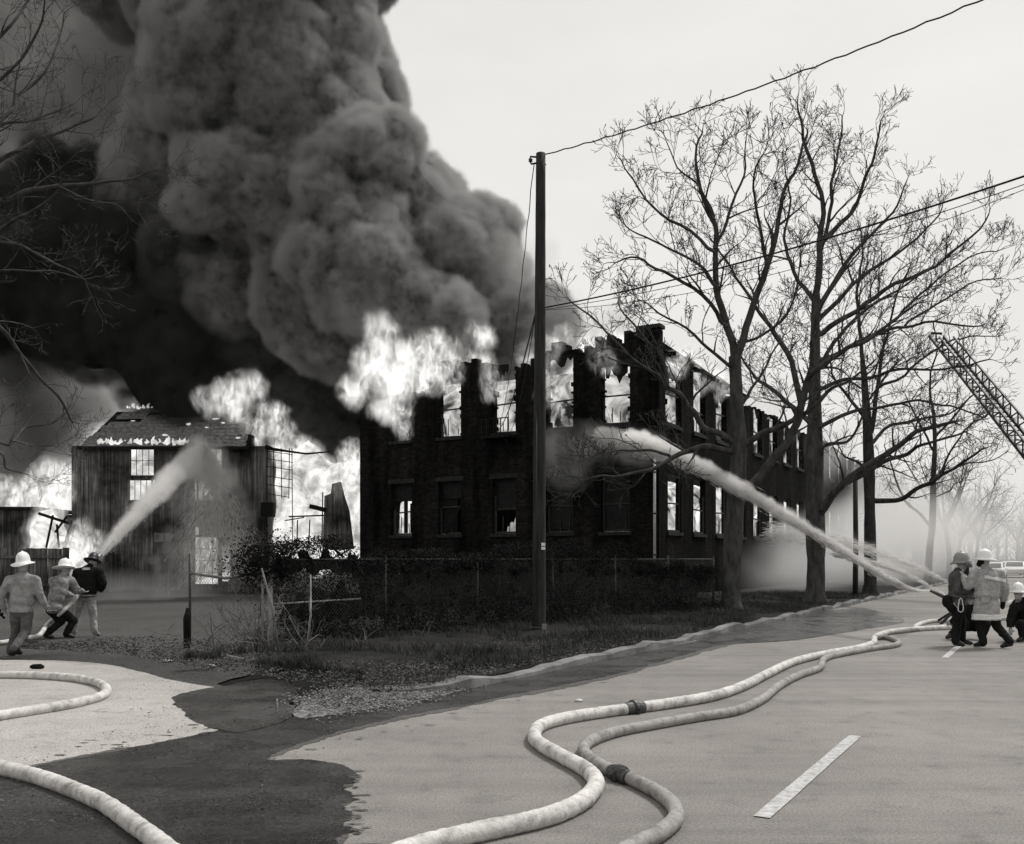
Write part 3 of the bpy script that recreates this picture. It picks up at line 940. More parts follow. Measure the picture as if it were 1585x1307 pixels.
# leaning timbers in the flames behind the fence
for k, (a, b_) in enumerate((((60, 795), (128, 818)), ((82, 798), (68, 848)), ((88, 812), (88, 848)), ((112, 806), (96, 850)), ((103, 800), (82, 824)))):
    mb = MB(); mb.bar((sx(a[0], 42), 42, sz(a[1], 42)), (sx(b_[0], 42), 42.2, sz(b_[1], 42)), .12 if k in (0, 3) else .07)
    tag(mb.build('leaning_timber', M_CHAR), ['long charred timber lying across the fire behind the board fence', 'thin charred upright nearest the left fence edge', 'thin charred post in the middle of the left fire', 'thick charred plank slanting in the left fire', 'short charred strut under the long timber'][k], 'timber', 'charred timbers at the left')
# ------------------------------------------------------------------ bare trees
M_BARK = mat('bark', 0.055, 0.95, 0.15, noise=0.6, nscale=5, bump=0.9, bscale=22, stretch=(1, 1, .35))
M_BARK2 = mat('dark_bark', 0.035, 0.95, 0.15, noise=0.6, nscale=6, bump=0.9, bscale=22, stretch=(1, 1, .35))
M_BARK_PALE = mat('pale_bark', 0.055, 0.9, 0.2, noise=0.6, nscale=5, bump=0.7, bscale=18)

class Wood:
    """tubes collected and swept in batches, so that a crown of thousands of twigs stays quick"""
    def __init__(self, seed):
        self.r = random.Random(seed); self.jobs = {}; self.V, self.F, self.n = [], [], 0
    def tube(self, P, R_, k):
        self.jobs.setdefault((len(P), k), []).append((P, R_))
    def flush(self):
        for (m, k), jobs in self.jobs.items():
            P = np.array([j[0] for j in jobs], float); Q = np.array([j[1] for j in jobs], float); c = len(jobs)
            D = np.empty_like(P); D[:, 1:-1] = P[:, 2:] - P[:, :-2]; D[:, 0] = P[:, 1] - P[:, 0]; D[:, -1] = P[:, -1] - P[:, -2]
            D /= np.maximum(np.linalg.norm(D, axis=2), 1e-9)[..., None]
            ref = np.where(np.abs(D[:, 0, 2:3]) < .8, np.array([[0.31, 0.17, 0.93]]), np.array([[0.93, .2, .1]]))[:, None, :]
            S = np.cross(D, ref); S /= np.maximum(np.linalg.norm(S, axis=2), 1e-9)[..., None]
            T = np.cross(D, S)
            a = np.arange(k) * 2 * np.pi / k
            ring = P[:, :, None, :] + (S[:, :, None, :] * np.cos(a)[None, None, :, None] + T[:, :, None, :] * np.sin(a)[None, None, :, None]) * Q[:, :, None, None]
            idx = np.arange(c * m * k).reshape(c, m, k) + self.n
            f = np.stack([idx[:, :-1], np.roll(idx[:, :-1], -1, 2), np.roll(idx[:, 1:], -1, 2), idx[:, 1:]], axis=-1).reshape(-1, 4)
            self.V.append(ring.reshape(-1, 3)); self.F.append(f); self.n += c * m * k
        self.jobs = {}
    def spline(self, pts, n):
        pts = [np.array(p, float) for p in pts]; out = []
        m = len(pts)
        for i in range(m - 1):
            p0, p1, p2, p3 = pts[max(0, i - 1)], pts[i], pts[i + 1], pts[min(m - 1, i + 2)]
            for j in range(n):
                t = j / n
                out.append(0.5 * (2 * p1 + (p2 - p0) * t + (2 * p0 - 5 * p1 + 4 * p2 - p3) * t * t + (3 * p1 - p0 - 3 * p2 + p3) * t ** 3))
        out.append(pts[-1]); return np.array(out)
    def sprout(self, base, d, L, r0, level, spec):
        """one curved shoot with its own side shoots"""
        r = self.r; g = r.gauss
        n = max(3, min(7, int(L / spec['seg']) + 2))
        x, y, z = base; dx, dy, dz = d
        w, kk, up = spec['wob'] / n, spec['kink'], spec['up'] / n
        bx, by, bz = g(0, w), g(0, w), g(0, w) + up
        l = 1 / math.sqrt(dx * dx + dy * dy + dz * dz); dx *= l; dy *= l; dz *= l
        st = L / n; P = [(x, y, z)]
        for i in range(n):
            dx += bx + g(0, kk); dy += by + g(0, kk); dz += bz + g(0, kk)
            l = 1 / math.sqrt(dx * dx + dy * dy + dz * dz); dx *= l; dy *= l; dz *= l
            x += dx * st; y += dy * st; z += dz * st; P.append((x, y, z))
        r1 = max(spec['rmin'], r0 * .3)
        R_ = [r0 + (r1 - r0) * i / n for i in range(n + 1)]
        self.tube(P, R_, 5 if r0 > .03 else (4 if r0 > .012 else 3))
        if level < spec['levels']: self.side(P, R_, level, spec, L)
        elif spec.get('balls') and r.random() < spec['balls']: self.ball(np.array(P[-1]))
    def ball(self, p):
        V, F = ico(1); s = self.r.uniform(.014, .022)
        b = self.n
        F4 = np.concatenate([F, F[:, 2:3]], axis=1)
        self.V.append(V * s + p + np.array([0, 0, -.05])); self.F.append(F4 + b); self.n += len(V)
    def side(self, P, R_, level, spec, L, start=.18):
        r = self.r; g = r.gauss
        P = [tuple(map(float, p)) for p in P]
        cum = [0.0]
        for i in range(len(P) - 1): cum.append(cum[-1] + math.dist(P[i], P[i + 1]))
        tot = cum[-1]; gap = spec['gap'][min(level, len(spec['gap']) - 1)]
        ln = spec['len'][min(level, len(spec['len']) - 1)]; rd = spec['rad'][min(level, len(spec['rad']) - 1)]
        s = tot * start + r.uniform(0, gap); i = 0
        while s < tot * .99:
            while i < len(P) - 2 and cum[i + 1] < s: i += 1
            sl = max(cum[i + 1] - cum[i], 1e-6); t = (s - cum[i]) / sl
            p, q = P[i], P[i + 1]
            b = (p[0] + (q[0] - p[0]) * t, p[1] + (q[1] - p[1]) * t, p[2] + (q[2] - p[2]) * t)
            dx, dy, dz = (q[0] - p[0]) / sl, (q[1] - p[1]) / sl, (q[2] - p[2]) / sl
            ux, uy, uz = g(0, 1), g(0, 1), g(0, 1) + .35
            k = ux * dx + uy * dy + uz * dz; ux -= dx * k; uy -= dy * k; uz -= dz * k
            l = 1 / max(math.sqrt(ux * ux + uy * uy + uz * uz), 1e-6)
            a = r.uniform(.5, 1.05); ca, sa = math.cos(a), math.sin(a) * l
            ll = ln * r.uniform(.45, 1.25) * ((.22 + .95 * (1 - s / tot)) if level == 0 else (.5 + .6 * (1 - s / tot)))
            rr_ = min((R_[i] * (1 - t) + R_[i + 1] * t) * r.uniform(.42, .7), rd)
            self.sprout(b, (dx * ca + ux * sa, dy * ca + uy * sa, dz * ca + uz * sa + spec['lift']), ll, max(rr_, spec['rmin']), level + 1, spec)
            s += gap * r.uniform(.55, 1.5)
        if spec['fork'] and level < spec['levels']:
            p, q = P[-2], P[-1]; sl = max(math.dist(p, q), 1e-6)
            for k in range(2):
                self.sprout(q, ((q[0] - p[0]) / sl + g(0, .45), (q[1] - p[1]) / sl + g(0, .45), (q[2] - p[2]) / sl + g(0, .45)), ln * r.uniform(.6, 1.0) * (.3 if level == 0 else .7), max(R_[-1] * .8, spec['rmin']), level + 1, spec)
    def build(self, name, m, parent):
        self.flush()
        return mesh_np(name, np.concatenate(self.V), np.concatenate(self.F), m, parent, True)

SPEC = dict(seg=.26, wob=.3, kink=.10, up=.2, rmin=.0078, levels=4, gap=[.48, .44, .36, .32], len=[1.55, .9, .54, .32], rad=[.045, .024, .014, .009], lift=.12, fork=True, balls=.14)

def limb_points(pix, d0, seed, spread=1.6, dd=None):
    """photograph trace of a limb -> a limb in space, drifting nearer or farther along its length"""
    r = random.Random(seed); dirn = r.uniform(-1, 1) * spread if dd is None else dd
    n = len(pix); pts = []
    for i, (x, y) in enumerate(pix):
        t = i / max(1, n - 1)
        pts.append(at(x, y, d0 + dirn * t ** 1.1 + (r.uniform(-.15, .15) if i else 0)))
    return pts

def tree(name, label, d0, trunk, limbs, m, seed, spec=SPEC, group=None, flare=1.5, spread=2.2):
    """trunk: (px, py, width px); limbs: list of (points, width0 px, width1 px[, depth drift])"""
    base = at(trunk[0][0], trunk[0][1], d0)
    root = empty(name, (base.x, base.y, 0))
    tag(root, label, 'tree', group)
    o = np.array([base.x, base.y, 0.0])
    k = d0 / FPX
    W = Wood(seed)
    P = W.spline([np.array(at(x, y, d0)) - o for x, y, w in trunk], 5)
    Rr = np.interp(np.linspace(0, 1, len(P)), np.linspace(0, 1, len(trunk)), [w * k / 2 for _, _, w in trunk])
    P0 = P.copy(); P0[0, 2] = -0.15
    Rr[0] *= flare; Rr[1] *= 1 + (flare - 1) * .45
    nz = 1 + (fbm(P0 * 1.3, seed, 3) - .5) * .25
    W.tube(P0, Rr * nz, 14); W.build('trunk', m, root)
    C = Wood(seed + 1)
    for i, lb in enumerate(limbs):
        pix, w0, w1 = lb[0], lb[1], lb[2]
        dd = lb[3] if len(lb) > 3 else None
        pts = [np.array(p) - o for p in limb_points(pix, d0, seed * 31 + i, spread, dd)]
        L = C.spline(pts, 4)
        j = (np.stack([vnoise(L * 1.7 + 9 * q, seed + i) for q in range(3)], 1) - .5) * .16
        j[0] = 0; L = L + j
        rr_ = np.linspace(w0 * k / 2, w1 * k / 2, len(L))
        C.tube(L, rr_, 8)
        C.side(L, rr_, 0, spec, 0, start=.22)
    C.build('crown', m, root)
    return root

T1 = [(1131, 950, 33), (1132, 900, 30), (1135, 830, 28), (1140, 760, 27), (1144, 700, 25), (1141, 640, 22), (1139, 590, 20), (1137, 552, 18)]
L1 = [
    ([(1137, 556), (1125, 506), (1110, 445), (1107, 384), (1105, 339), (1080, 278), (1077, 237), (1088, 205)], 13, 2.5),
    ([(1138, 556), (1161, 486), (1186, 415), (1201, 369), (1212, 303), (1240, 240), (1247, 200)], 13, 2.5),
    ([(1110, 445), (1090, 420), (1064, 400), (1009, 374), (973, 354)], 6, 2), ([(1107, 390), (1054, 349), (1000, 310), (960, 250)], 6, 2),
    ([(1125, 506), (1085, 460), (1030, 420), (985, 400), (950, 405)], 7, 2), ([(1139, 575), (1100, 540), (1050, 500), (1000, 470)], 6, 2),
    ([(1107, 385), (1130, 330), (1150, 270), (1155, 225)], 6, 2), ([(1186, 415), (1175, 350), (1165, 290), (1180, 240)], 6, 2), ([(1105, 340), (1085, 290), (1050, 260), (1030, 215)], 4, 1.5),
    ([(1143, 706), (1101, 691), (1074, 694), (1040, 709), (1012, 725), (976, 732), (940, 737), (902, 742)], 11, 2.5, -1.5),
    ([(1040, 709), (1006, 697), (970, 697), (933, 702), (915, 712)], 5, 1.5, -1.2),
    ([(1143, 690), (1117, 672), (1090, 660), (1071, 633), (1055, 617), (1034, 602), (1025, 584), (1000, 570), (976, 553), (951, 529), (918, 495), (885, 465)], 11, 2, -1.0),
    ([(1034, 602), (1025, 553), (994, 520), (967, 486), (955, 465)], 6, 1.5, 0.5),
    ([(1147, 690), (1174, 675), (1211, 660), (1248, 643), (1282, 608), (1309, 591), (1350, 560)], 11, 2.5, -2.5),
    ([(1148, 768), (1162, 752), (1201, 709), (1231, 665), (1241, 618), (1250, 594), (1268, 571), (1302, 547), (1336, 530), (1369, 507), (1420, 470)], 16, 3, -3.5),
    ([(1268, 571), (1300, 520), (1340, 480), (1390, 450), (1450, 410)], 7, 2, -1), ([(1241, 618), (1255, 560), (1262, 500), (1290, 440), (1330, 390)], 8, 2, -1.5),
    ([(1141, 640), (1165, 600), (1190, 560), (1215, 520)], 6, 2, 1.5), ([(1150, 530), (1180, 520), (1215, 490), (1230, 450), (1240, 400)], 5, 2),
]
T2 = [(1261, 937, 31), (1263, 880, 29), (1262, 800, 28), (1261, 720, 26), (1261, 660, 22), (1261, 582, 18), (1262, 500, 14), (1263, 455, 12)]
L2 = [
    ([(1263, 455), (1270, 379), (1273, 329), (1262, 270), (1240, 200), (1235, 160)], 11, 2.5), ([(1270, 379), (1300, 345), (1323, 318), (1345, 265), (1358, 215), (1365, 185)], 8, 2),
    ([(1268, 400), (1285, 330), (1290, 270), (1300, 220), (1305, 180)], 7, 2), ([(1262, 480), (1300, 420), (1340, 370), (1380, 330), (1400, 285)], 8, 2),
    ([(1261, 660), (1222, 628), (1190, 600), (1166, 577), (1146, 552)], 9, 3, 1.5), ([(1240, 625), (1225, 560), (1200, 515), (1186, 496), (1156, 455), (1125, 405), (1100, 370)], 10, 2, .6),
    ([(1268, 800), (1276, 784), (1302, 752), (1336, 725), (1369, 705), (1403, 682), (1437, 661), (1477, 651)], 15, 4, -4), ([(1302, 752), (1363, 719), (1403, 702), (1437, 688), (1490, 670)], 9, 2.5, -3),
    ([(1266, 690), (1270, 665), (1288, 651), (1322, 638), (1369, 628), (1420, 621), (1470, 630), (1520, 650)], 8, 2, -2.5), ([(1265, 712), (1272, 700), (1282, 685), (1309, 682), (1329, 658), (1350, 610), (1390, 560)], 7, 2, -2),
    ([(1262, 560), (1300, 545), (1350, 520), (1400, 505), (1460, 500), (1520, 505)], 8, 2, -2), ([(1263, 520), (1310, 490), (1370, 450), (1430, 420), (1490, 380), (1530, 330)], 9, 2, -2.5), ([(1263, 500), (1310, 450), (1360, 410), (1420, 370), (1460, 320)], 8, 2, 2),
    ([(1400, 505), (1450, 470), (1500, 440), (1545, 430)], 4, 1.5, -1), ([(1261, 610), (1300, 590), (1350, 585), (1400, 570), (1460, 570), (1530, 560)], 7, 2, -3),
    ([(1262, 470), (1230, 420), (1215, 370), (1225, 310), (1215, 260)], 7, 2, 1), ([(1350, 520), (1400, 480), (1440, 440), (1500, 400), (1550, 385)], 5, 1.5, 1),
]
T3 = [(1347, 924, 20), (1347, 860, 18), (1346, 780, 17), (1345, 719, 16), (1342, 651, 13), (1338, 590, 10), (1335, 560, 8)]
L3 = [
    ([(1335, 562), (1332, 520), (1325, 460), (1335, 400), (1330, 350)], 7, 2), ([(1348, 670), (1356, 620), (1363, 567), (1375, 500), (1395, 440)], 8, 2), ([(1350, 775), (1386, 773), (1420, 759), (1453, 742), (1487, 719), (1521, 695)], 9, 2.5, -3),
    ([(1344, 690), (1380, 660), (1420, 650), (1470, 640), (1520, 600)], 6, 2, 3), ([(1342, 650), (1310, 610), (1290, 580), (1280, 540)], 6, 2, 2), ([(1453, 742), (1470, 700), (1500, 660), (1530, 640)], 4, 1.5, 1), ([(1360, 600), (1400, 580), (1450, 540), (1500, 520), (1540, 520)], 5, 1.5, 2),
    ([(1345, 735), (1330, 715), (1310, 705), (1296, 690)], 5, 1.5, 2),
]
T4 = [(1436, 902, 11), (1439, 850, 10), (1443, 813, 10), (1445, 736, 8), (1447, 685, 6), (1445, 635, 5)]
L4 = [([(1442, 818), (1430, 803), (1403, 776), (1390, 750), (1379, 719), (1370, 690)], 5, 1.5), ([(1444, 770), (1470, 760), (1475, 750), (1490, 745)], 3, 1), ([(1445, 640), (1440, 590), (1450, 540), (1445, 500)], 4, 1.3), ([(1446, 680), (1480, 640), (1510, 610), (1540, 600)], 4, 1.2), ([(1446, 700), (1420, 650), (1400, 610)], 4, 1.2), ([(1445, 740), (1490, 720), (1530, 715), (1560, 700)], 3, 1.2)]
SPEC_FAR = dict(SPEC, levels=3, rmin=.010, gap=[.7, .55, .4], len=[2.4, 1.3, .7], balls=0)
tree('bare_sycamore', 'bare tree nearest the fence end, its trunk crossing the factory corner', 28.4, T1, L1, M_BARK, 5, group='bare trees along the verge')
tree('bare_sycamore', 'tallest bare tree, its trunk standing in steam behind the long jet', 33.5, T2, L2, M_BARK, 6, group='bare trees along the verge')
tree('bare_sycamore', 'slimmer bare tree beside the short post, third along the verge', 41.7, T3, L3, M_BARK2, 7, dict(SPEC, levels=3, rmin=.008), group='bare trees along the verge')
tree('bare_sycamore', 'small dark bare tree with a low left fork, farthest along the verge', 62.0, T4, L4, M_BARK2, 8, SPEC_FAR, group='bare trees along the verge')

# the tree whose crown hangs in from the left; its trunk stands outside the picture
TL = [(-230, 1010, 42), (-228, 800, 38), (-225, 600, 36), (-222, 420, 32), (-210, 250, 26), (-200, 120, 20)]
LL = [
    ([(-215, 330), (-120, 300), (-40, 270), (0, 250), (46, 225), (92, 207), (138, 179), (174, 151)], 12, 2, 1.5), ([(-220, 400), (-110, 350), (0, 317), (41, 294), (92, 289), (147, 285), (206, 275), (240, 262)], 13, 2, .5),
    ([(-212, 270), (-100, 230), (-20, 210), (14, 174), (28, 151), (69, 110), (92, 60), (100, 20)], 11, 2, 2), ([(-220, 420), (-80, 390), (0, 358), (37, 335), (62, 318), (90, 300)], 8, 2, -1), ([(-224, 460), (-100, 400), (0, 372), (55, 390), (106, 418), (133, 436)], 8, 1.5, -.5),
    ([(-224, 480), (-100, 430), (0, 420), (69, 422), (129, 434)], 6, 1.5, 1.5), ([(-225, 520), (-100, 470), (0, 505), (28, 550), (61, 587), (92, 623), (110, 651)], 10, 3, 2.5), ([(-226, 620), (-90, 640), (0, 682), (18, 682), (40, 665), (77, 654)], 7, 2, 1), ([(18, 682), (46, 689), (86, 688)], 3, 1.5, .3),
    ([(-226, 640), (-80, 690), (0, 700), (12, 727), (37, 737)], 6, 1.5, .5), ([(-205, 160), (-80, 100), (0, 60), (40, 10), (60, -40)], 9, 2, 1), ([(-205, 170), (-60, 160), (20, 110), (60, 50), (65, 0)], 7, 2, -1), ([(-212, 260), (-60, 200), (40, 190), (110, 160), (160, 130)], 7, 1.5, 2.5), ([(92, 289), (140, 310), (180, 320), (200, 340)], 4, 1.2, .5),
]
tree('bare_tree', 'bare pale-limbed tree whose branches hang in from the left edge', 16.0, TL, LL, M_BARK_PALE, 9, dict(SPEC, rmin=.0032, gap=[.5, .36, .27, .22], len=[1.15, .62, .36, .2], rad=[.028, .014, .008, .005], balls=0), spread=1.5)

# far trees down the street
r = random.Random(4)
def far_tree(s, t, h, seed, label):
    b = road(s, t); root = empty('far_tree', (b.x, b.y, 0)); tag(root, label, 'tree', 'distant bare trees down the street')
    W = Wood(seed); q = W.r
    th = h * q.uniform(.28, .4)
    P = np.array([[0, 0, -.1], [q.gauss(0, .1), q.gauss(0, .1), th * .5], [q.gauss(0, .2), q.gauss(0, .2), th]])
    W.tube(W.spline(P, 3), np.linspace(.24, .16, 7), 8); W.build('trunk', M_BARK2, root)
    C = Wood(seed + 1); C.r = q
    sp = dict(SPEC, levels=2, rmin=.016, gap=[.8, .6], len=[h * .2, h * .11], rad=[.05, .03], balls=0, seg=.8)
    for k in range(7):
        a = k * 2.4 + q.uniform(-.4, .4); e = q.uniform(.6, 1.3)
        d = np.array([math.cos(a) * math.cos(e), math.sin(a) * math.cos(e), math.sin(e)])
        L = h * q.uniform(.35, .62); n = 6
        pts = [P[-1] + np.array([0, 0, -th * .1 * q.random()])]
        for i in range(n):
            d = d + np.array([q.gauss(0, .12), q.gauss(0, .12), .06]); d /= np.linalg.norm(d); pts.append(pts[-1] + d * L / n)
        pts = np.array(pts); rr_ = np.linspace(.12, .03, len(pts)); C.tube(pts, rr_, 5); C.side(pts, rr_, 0, sp, 0)
    C.build('crown', M_BARK2, root)
FT = [(84, 7.8, 13), (98, 8.4, 14), (112, 7.6, 12), (128, 8.2, 14), (92, 17, 12), (106, 22, 13), (120, 15, 14), (140, 20, 13), (150, 9, 13), (165, 14, 14), (178, 6, 13), (150, 30, 14), (110, 34, 12), (130, 42, 13), (190, 0, 14), (170, -9, 13), (150, -10, 12), (200, 12, 14), (205, 25, 13), (185, 36, 14)]
near_far = {0: 'nearest of the hazy far street trees, beside the left kerb', 1: 'second hazy far street tree along the left kerb'}
for k, (s, t, h) in enumerate(FT): far_tree(s, t, h, 300 + k * 3, near_far.get(k, 'distant bare street tree fading into the steam at the right'))

# the wood that closes the view beyond the street: too far off to tell its trees apart
W = Wood(900); q = W.r
for k in range(170):
    s_, t_ = q.uniform(185, 300), q.uniform(-70, 150); b = road(s_, t_); h = q.uniform(9, 15)
    W.tube([(b.x, b.y, -.1), (b.x + q.gauss(0, .3), b.y, h * .4), (b.x + q.gauss(0, .5), b.y, h * .7)], [.3, .22, .1], 5)
    for j in range(5):
        W.sprout((b.x + q.gauss(0, 2), b.y, 0), (q.gauss(0, .5), q.gauss(0, .5), 1), q.uniform(2, 4.5), .06, 2, dict(SPEC, levels=3, gap=[.5], len=[1.6], rad=[.06], rmin=.05, balls=0, seg=1.5, fork=False))
    for j in range(9):
        W.sprout((b.x, b.y, h * q.uniform(.25, .62)), (q.gauss(0, .7), q.gauss(0, .7), 1), h * q.uniform(.3, .5), .09, 2, dict(SPEC, levels=3, gap=[1.0], len=[h * .14], rad=[.05], rmin=.03, balls=0, seg=1.5, fork=False))
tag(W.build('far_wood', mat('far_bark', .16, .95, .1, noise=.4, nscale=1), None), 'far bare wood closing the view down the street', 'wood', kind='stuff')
# ------------------------------------------------------------------ chain-link fence and what grows on it
M_WIRE = mat('fence_wire', 0.10, 0.6, 0.4, noise=0.4, nscale=3, metal=.2)
M_POST = mat('fence_post', 0.035, 0.6, 0.4, noise=0.6, nscale=5)
M_POST_PALE = mat('fence_post_pale', 0.26, 0.7, 0.35, noise=0.4, nscale=5)
M_LEAF = mat('dark_ivy', 0.012, 0.85, 0.1, noise=0.8, nscale=3)
M_TWIG = mat('dry_twig', 0.14, 0.9, 0.2, noise=0.6, nscale=4)
M_TWIG_PALE = mat('pale_twig', 0.34, 0.9, 0.2, noise=0.4, nscale=4)
M_GRASS = mat('winter_grass', 0.042, 0.8, 0.2, noise=0.75, nscale=1.2)
M_LITTER = mat('leaf_litter', 0.06, 0.9, 0.15, noise=0.9, nscale=5, lo=.006, hi=.15)

FA, FB = Vector((-4.35, 16.7, 0)), Vector((6.35, 29.3, 0))
FH = 1.66
def chain_link(name, p, q, z0, z1, parent, step=.075, wr=.0028, m=M_WIRE):
    """diagonal wires woven both ways, clipped to the panel"""
    L = (q - p).length; d = (q - p) / L; H = z1 - z0; nrm = Vector((-d.y, d.x, 0))
    mb = MB()
    for sgn in (1, -1):
        k = -H
        while k < L + H:
            # line u = k + sgn*(z)
            if sgn > 0: u0, v0, u1, v1 = k, 0, k + H, H
            else: u0, v0, u1, v1 = k, 0, k - H, H
            def clip(u0, v0, u1, v1):
                if u0 == u1: return None
                ts = [0, 1]
                lo, hi = 0.0, 1.0
                du = u1 - u0
                for bnd in (0, L):
                    t = (bnd - u0) / du
                    if bnd == 0:
                        if du > 0: lo = max(lo, t)
                        else: hi = min(hi, t)
                    else:
                        if du > 0: hi = min(hi, t)
                        else: lo = max(lo, t)
                if hi - lo < .01: return None
                return (u0 + du * lo, v0 + (v1 - v0) * lo, u0 + du * hi, v0 + (v1 - v0) * hi)
            c = clip(u0, v0, u1, v1)
            if c:
                o = nrm * (.004 * sgn)
                a = p + d * c[0] + Vector((0, 0, z0 + c[1])) + o; b = p + d * c[2] + Vector((0, 0, z0 + c[3])) + o
                mb.tube([a, b], wr, 3, caps=False)
            k += step
    return mb.build(name, m, parent)

fence = empty('chain_link_fence', FA)
tag(fence, 'overgrown chain-link fence running along the verge to the tree', 'fence')
FD = (FB - FA); FL = FD.length; FD = FD / FL
npan = 6
for k in range(npan + 1):
    p = FD * (FL * k / npan)
    mb = MB(); mb.tube([p + Vector((0, 0, -.1)), p + Vector((0, 0, FH + .06))], .05 if k == 0 else .032, 10); po = mb.build('post', M_POST_PALE if k == 0 else M_POST, fence, True)
    mb = MB(); mb.lathe([(.052 if k == 0 else .036, 0), (.05 if k == 0 else .034, .03), (.02, .055)], 10, p + Vector((0, 0, FH + .06))); mb.build('cap', M_POST, po)
    if k < npan:
        q = FD * (FL * (k + 1) / npan)
        mb = MB(); mb.tube([p + Vector((0, 0, FH)) + FD * .05, q + Vector((0, 0, FH)) - FD * .05], .022, 8); mb.build('top_rail', M_POST, fence, True)
        chain_link('mesh_panel', p + FD * .04, q - FD * .04, .08, FH, fence)
mb = MB(); mb.tube([FD * .06 + Vector((0, 0, .86)), FD * 2.1 + Vector((0, 0, .89))], .018, 8); mb.build('brace_rail', M_POST_PALE, fence, True)
# the open gate leaf standing towards the drive
GA = ground(294, 1003); GB = Vector((FA.x - .12, FA.y - .05, 0))
gate = empty('chain_link_gate', GA)
tag(gate, 'open chain-link gate leaf beside the drive with a bent bottom bar', 'gate')
gd = GB - GA; gl = gd.length; gd = gd / gl
for k, u in enumerate((0, gl)):
    p = gd * u; mb = MB(); mb.tube([p + Vector((0, 0, .05)), p + Vector((0, 0, FH + .12))], .026, 8); mb.build('stile', M_POST_PALE if k else M_POST, gate, True)
mb = MB(); mb.tube([Vector((0, 0, FH - .25)), gd * (gl * .5) + Vector((0, 0, FH - .34)), gd * gl + Vector((0, 0, FH - .22))], .028, 8); mb.build('top_bar', M_TWIG, gate, True)
q0, q1 = ground(297, 1009) - GA, ground(384, 1026) - GA
mb = MB(); mb.tube([q0 + Vector((0, 0, .05)), q1 + Vector((0, 0, .035))], .028, 8); mb.build('bottom_bar', M_TWIG_PALE, gate, True)
chain_link('mesh_panel', gd * .03, gd * (gl - .03), .08, FH - .3, gate, step=.07, wr=.003)
mb = MB(); mb.tube([Vector((-.06, 0, .0)), Vector((-.06, 0, .55)), Vector((-.03, 0, .75))], [.06, .07, .04], 8); mb.build('drop_bolt', M_CHAR, gate, True)
mb = MB(); mb.tube([Vector((-.06, 0, .62)), Vector((-.02, 0, .66))], .05, 8); mb.build('latch', M_POST, gate, True)

# ivy and brambles over the fence: many small leaves through the depth of the mass
def leaves(name, n, place, size, m, parent=None, seed=0, flat=0.0):
    r = np.random.RandomState(seed)
    C = place(n, r); n = len(C)
    a = r.normal(size=(n, 3)); a[:, 2] *= (1 - flat); a /= np.linalg.norm(a, axis=1)[:, None]
    b = r.normal(size=(n, 3)); b[:, 2] *= (1 - flat); b -= a * (a * b).sum(1)[:, None]; b /= np.linalg.norm(b, axis=1)[:, None]
    s = r.uniform(size[0], size[1], n)[:, None]
    lift = np.cross(a, b) * s * .22
    V = np.stack([C - a * s, C - b * s * .55 + lift, C + a * s * 1.1, C + b * s * .55 + lift], axis=1).reshape(-1, 3)
    F = np.arange(n * 4).reshape(-1, 4)
    return mesh_np(name, V, F, m, parent, smooth=False)

def along(n, r, u0, u1, zf, w):
    u = r.uniform(u0, u1, n); x = u / FL
    z = zf(u, r)
    off = r.normal(size=n) * w
    N = np.array([-FD.y, FD.x])
    return np.stack([FD.x * u + N[0] * off, FD.y * u + N[1] * off, z], axis=1)
hedge = empty('ivy_hedge', FA)
tag(hedge, 'dark ivy and bramble mass smothering the chain-link fence', 'hedge')
def crown_z(u, r):
    P = np.stack([u * .9, u * 0 + 3, u * 0], 1)
    t = FH + .2 + (fbm(P, 3, 4, .7) - .38) * .85
    t = t * np.clip(1.0 - (u - 11) / 12, .74, 1)
    return t - np.abs(r.normal(size=len(u))) * .22
def body_z(u, r):
    return r.uniform(.0, 1, len(u)) ** .8 * FH
def body(n, r):
    C = along(n, r, .3, FL - .2, body_z, .28); C[:, :2] += np.array([-FD.y, FD.x]) * .28
    keep = fbm(C * np.array([.8, .8, 1.1]) + 7, 9, 3) > .36
    return C[keep]
leaves('crest_leaves', 30000, lambda n, r: along(n, r, .1, FL, crown_z, .17), (.012, .030), M_LEAF, hedge, 1)
leaves('body_leaves', 60000, body, (.013, .032), M_LEAF, hedge, 2)
def thicket(name, u0, u1, zc, rz, w, seed, off):
    q = random.Random(seed); pr = []; u = u0
    while u < u1:
        c = FD * u + Vector((-FD.y, FD.x, 0)) * (off + q.gauss(0, .06)); z = zc(u) + q.gauss(0, .06)
        pr.append(ellipsoid((c.x, c.y, z), (w * q.uniform(.7, 1.3), w * q.uniform(.7, 1.2), rz * q.uniform(.6, 1.25)))); u += q.uniform(.14, .26)
    V, F = remesh(pr, .05, 1); N = vnormals(V, F)
    V = V + N * ((fbm(V * 9, seed, 3) - .5) * .16)[:, None]
    return mesh_np(name, V, F, M_LEAF, hedge, False)
thicket('tangle', .25, FL - .3, lambda u: FH - .12 - (.012 * u), .16, .12, 5, .1)
thicket('tangle', .6, FL - .6, lambda u: .75, .42, .12, 6, .34)
def front(n, r):
    C = along(n, r, .4, FL - .4, lambda u, q: q.uniform(0, 1, len(u)) ** 1.6 * .95, .16); C[:, :2] -= np.array([-FD.y, FD.x]) * r.uniform(.1, .85, len(C))[:, None]; C[:, 2] *= np.clip(1.15 - np.abs(r.normal(size=len(C))) * .5, .15, 1)
    return C[fbm(C * np.array([.7, .7, .9]) + 2, 19, 3) > .45]
leaves('front_leaves', 40000, front, (.012, .03), M_LEAF, hedge, 22)
leaves('corner_clump', 5000, lambda n, r: np.stack([r.normal(size=n) * .28 - .1, r.normal(size=n) * .2, 1.62 + r.normal(size=n) * .22], 1), (.014, .034), M_LEAF, hedge, 12)
W = Wood(71)
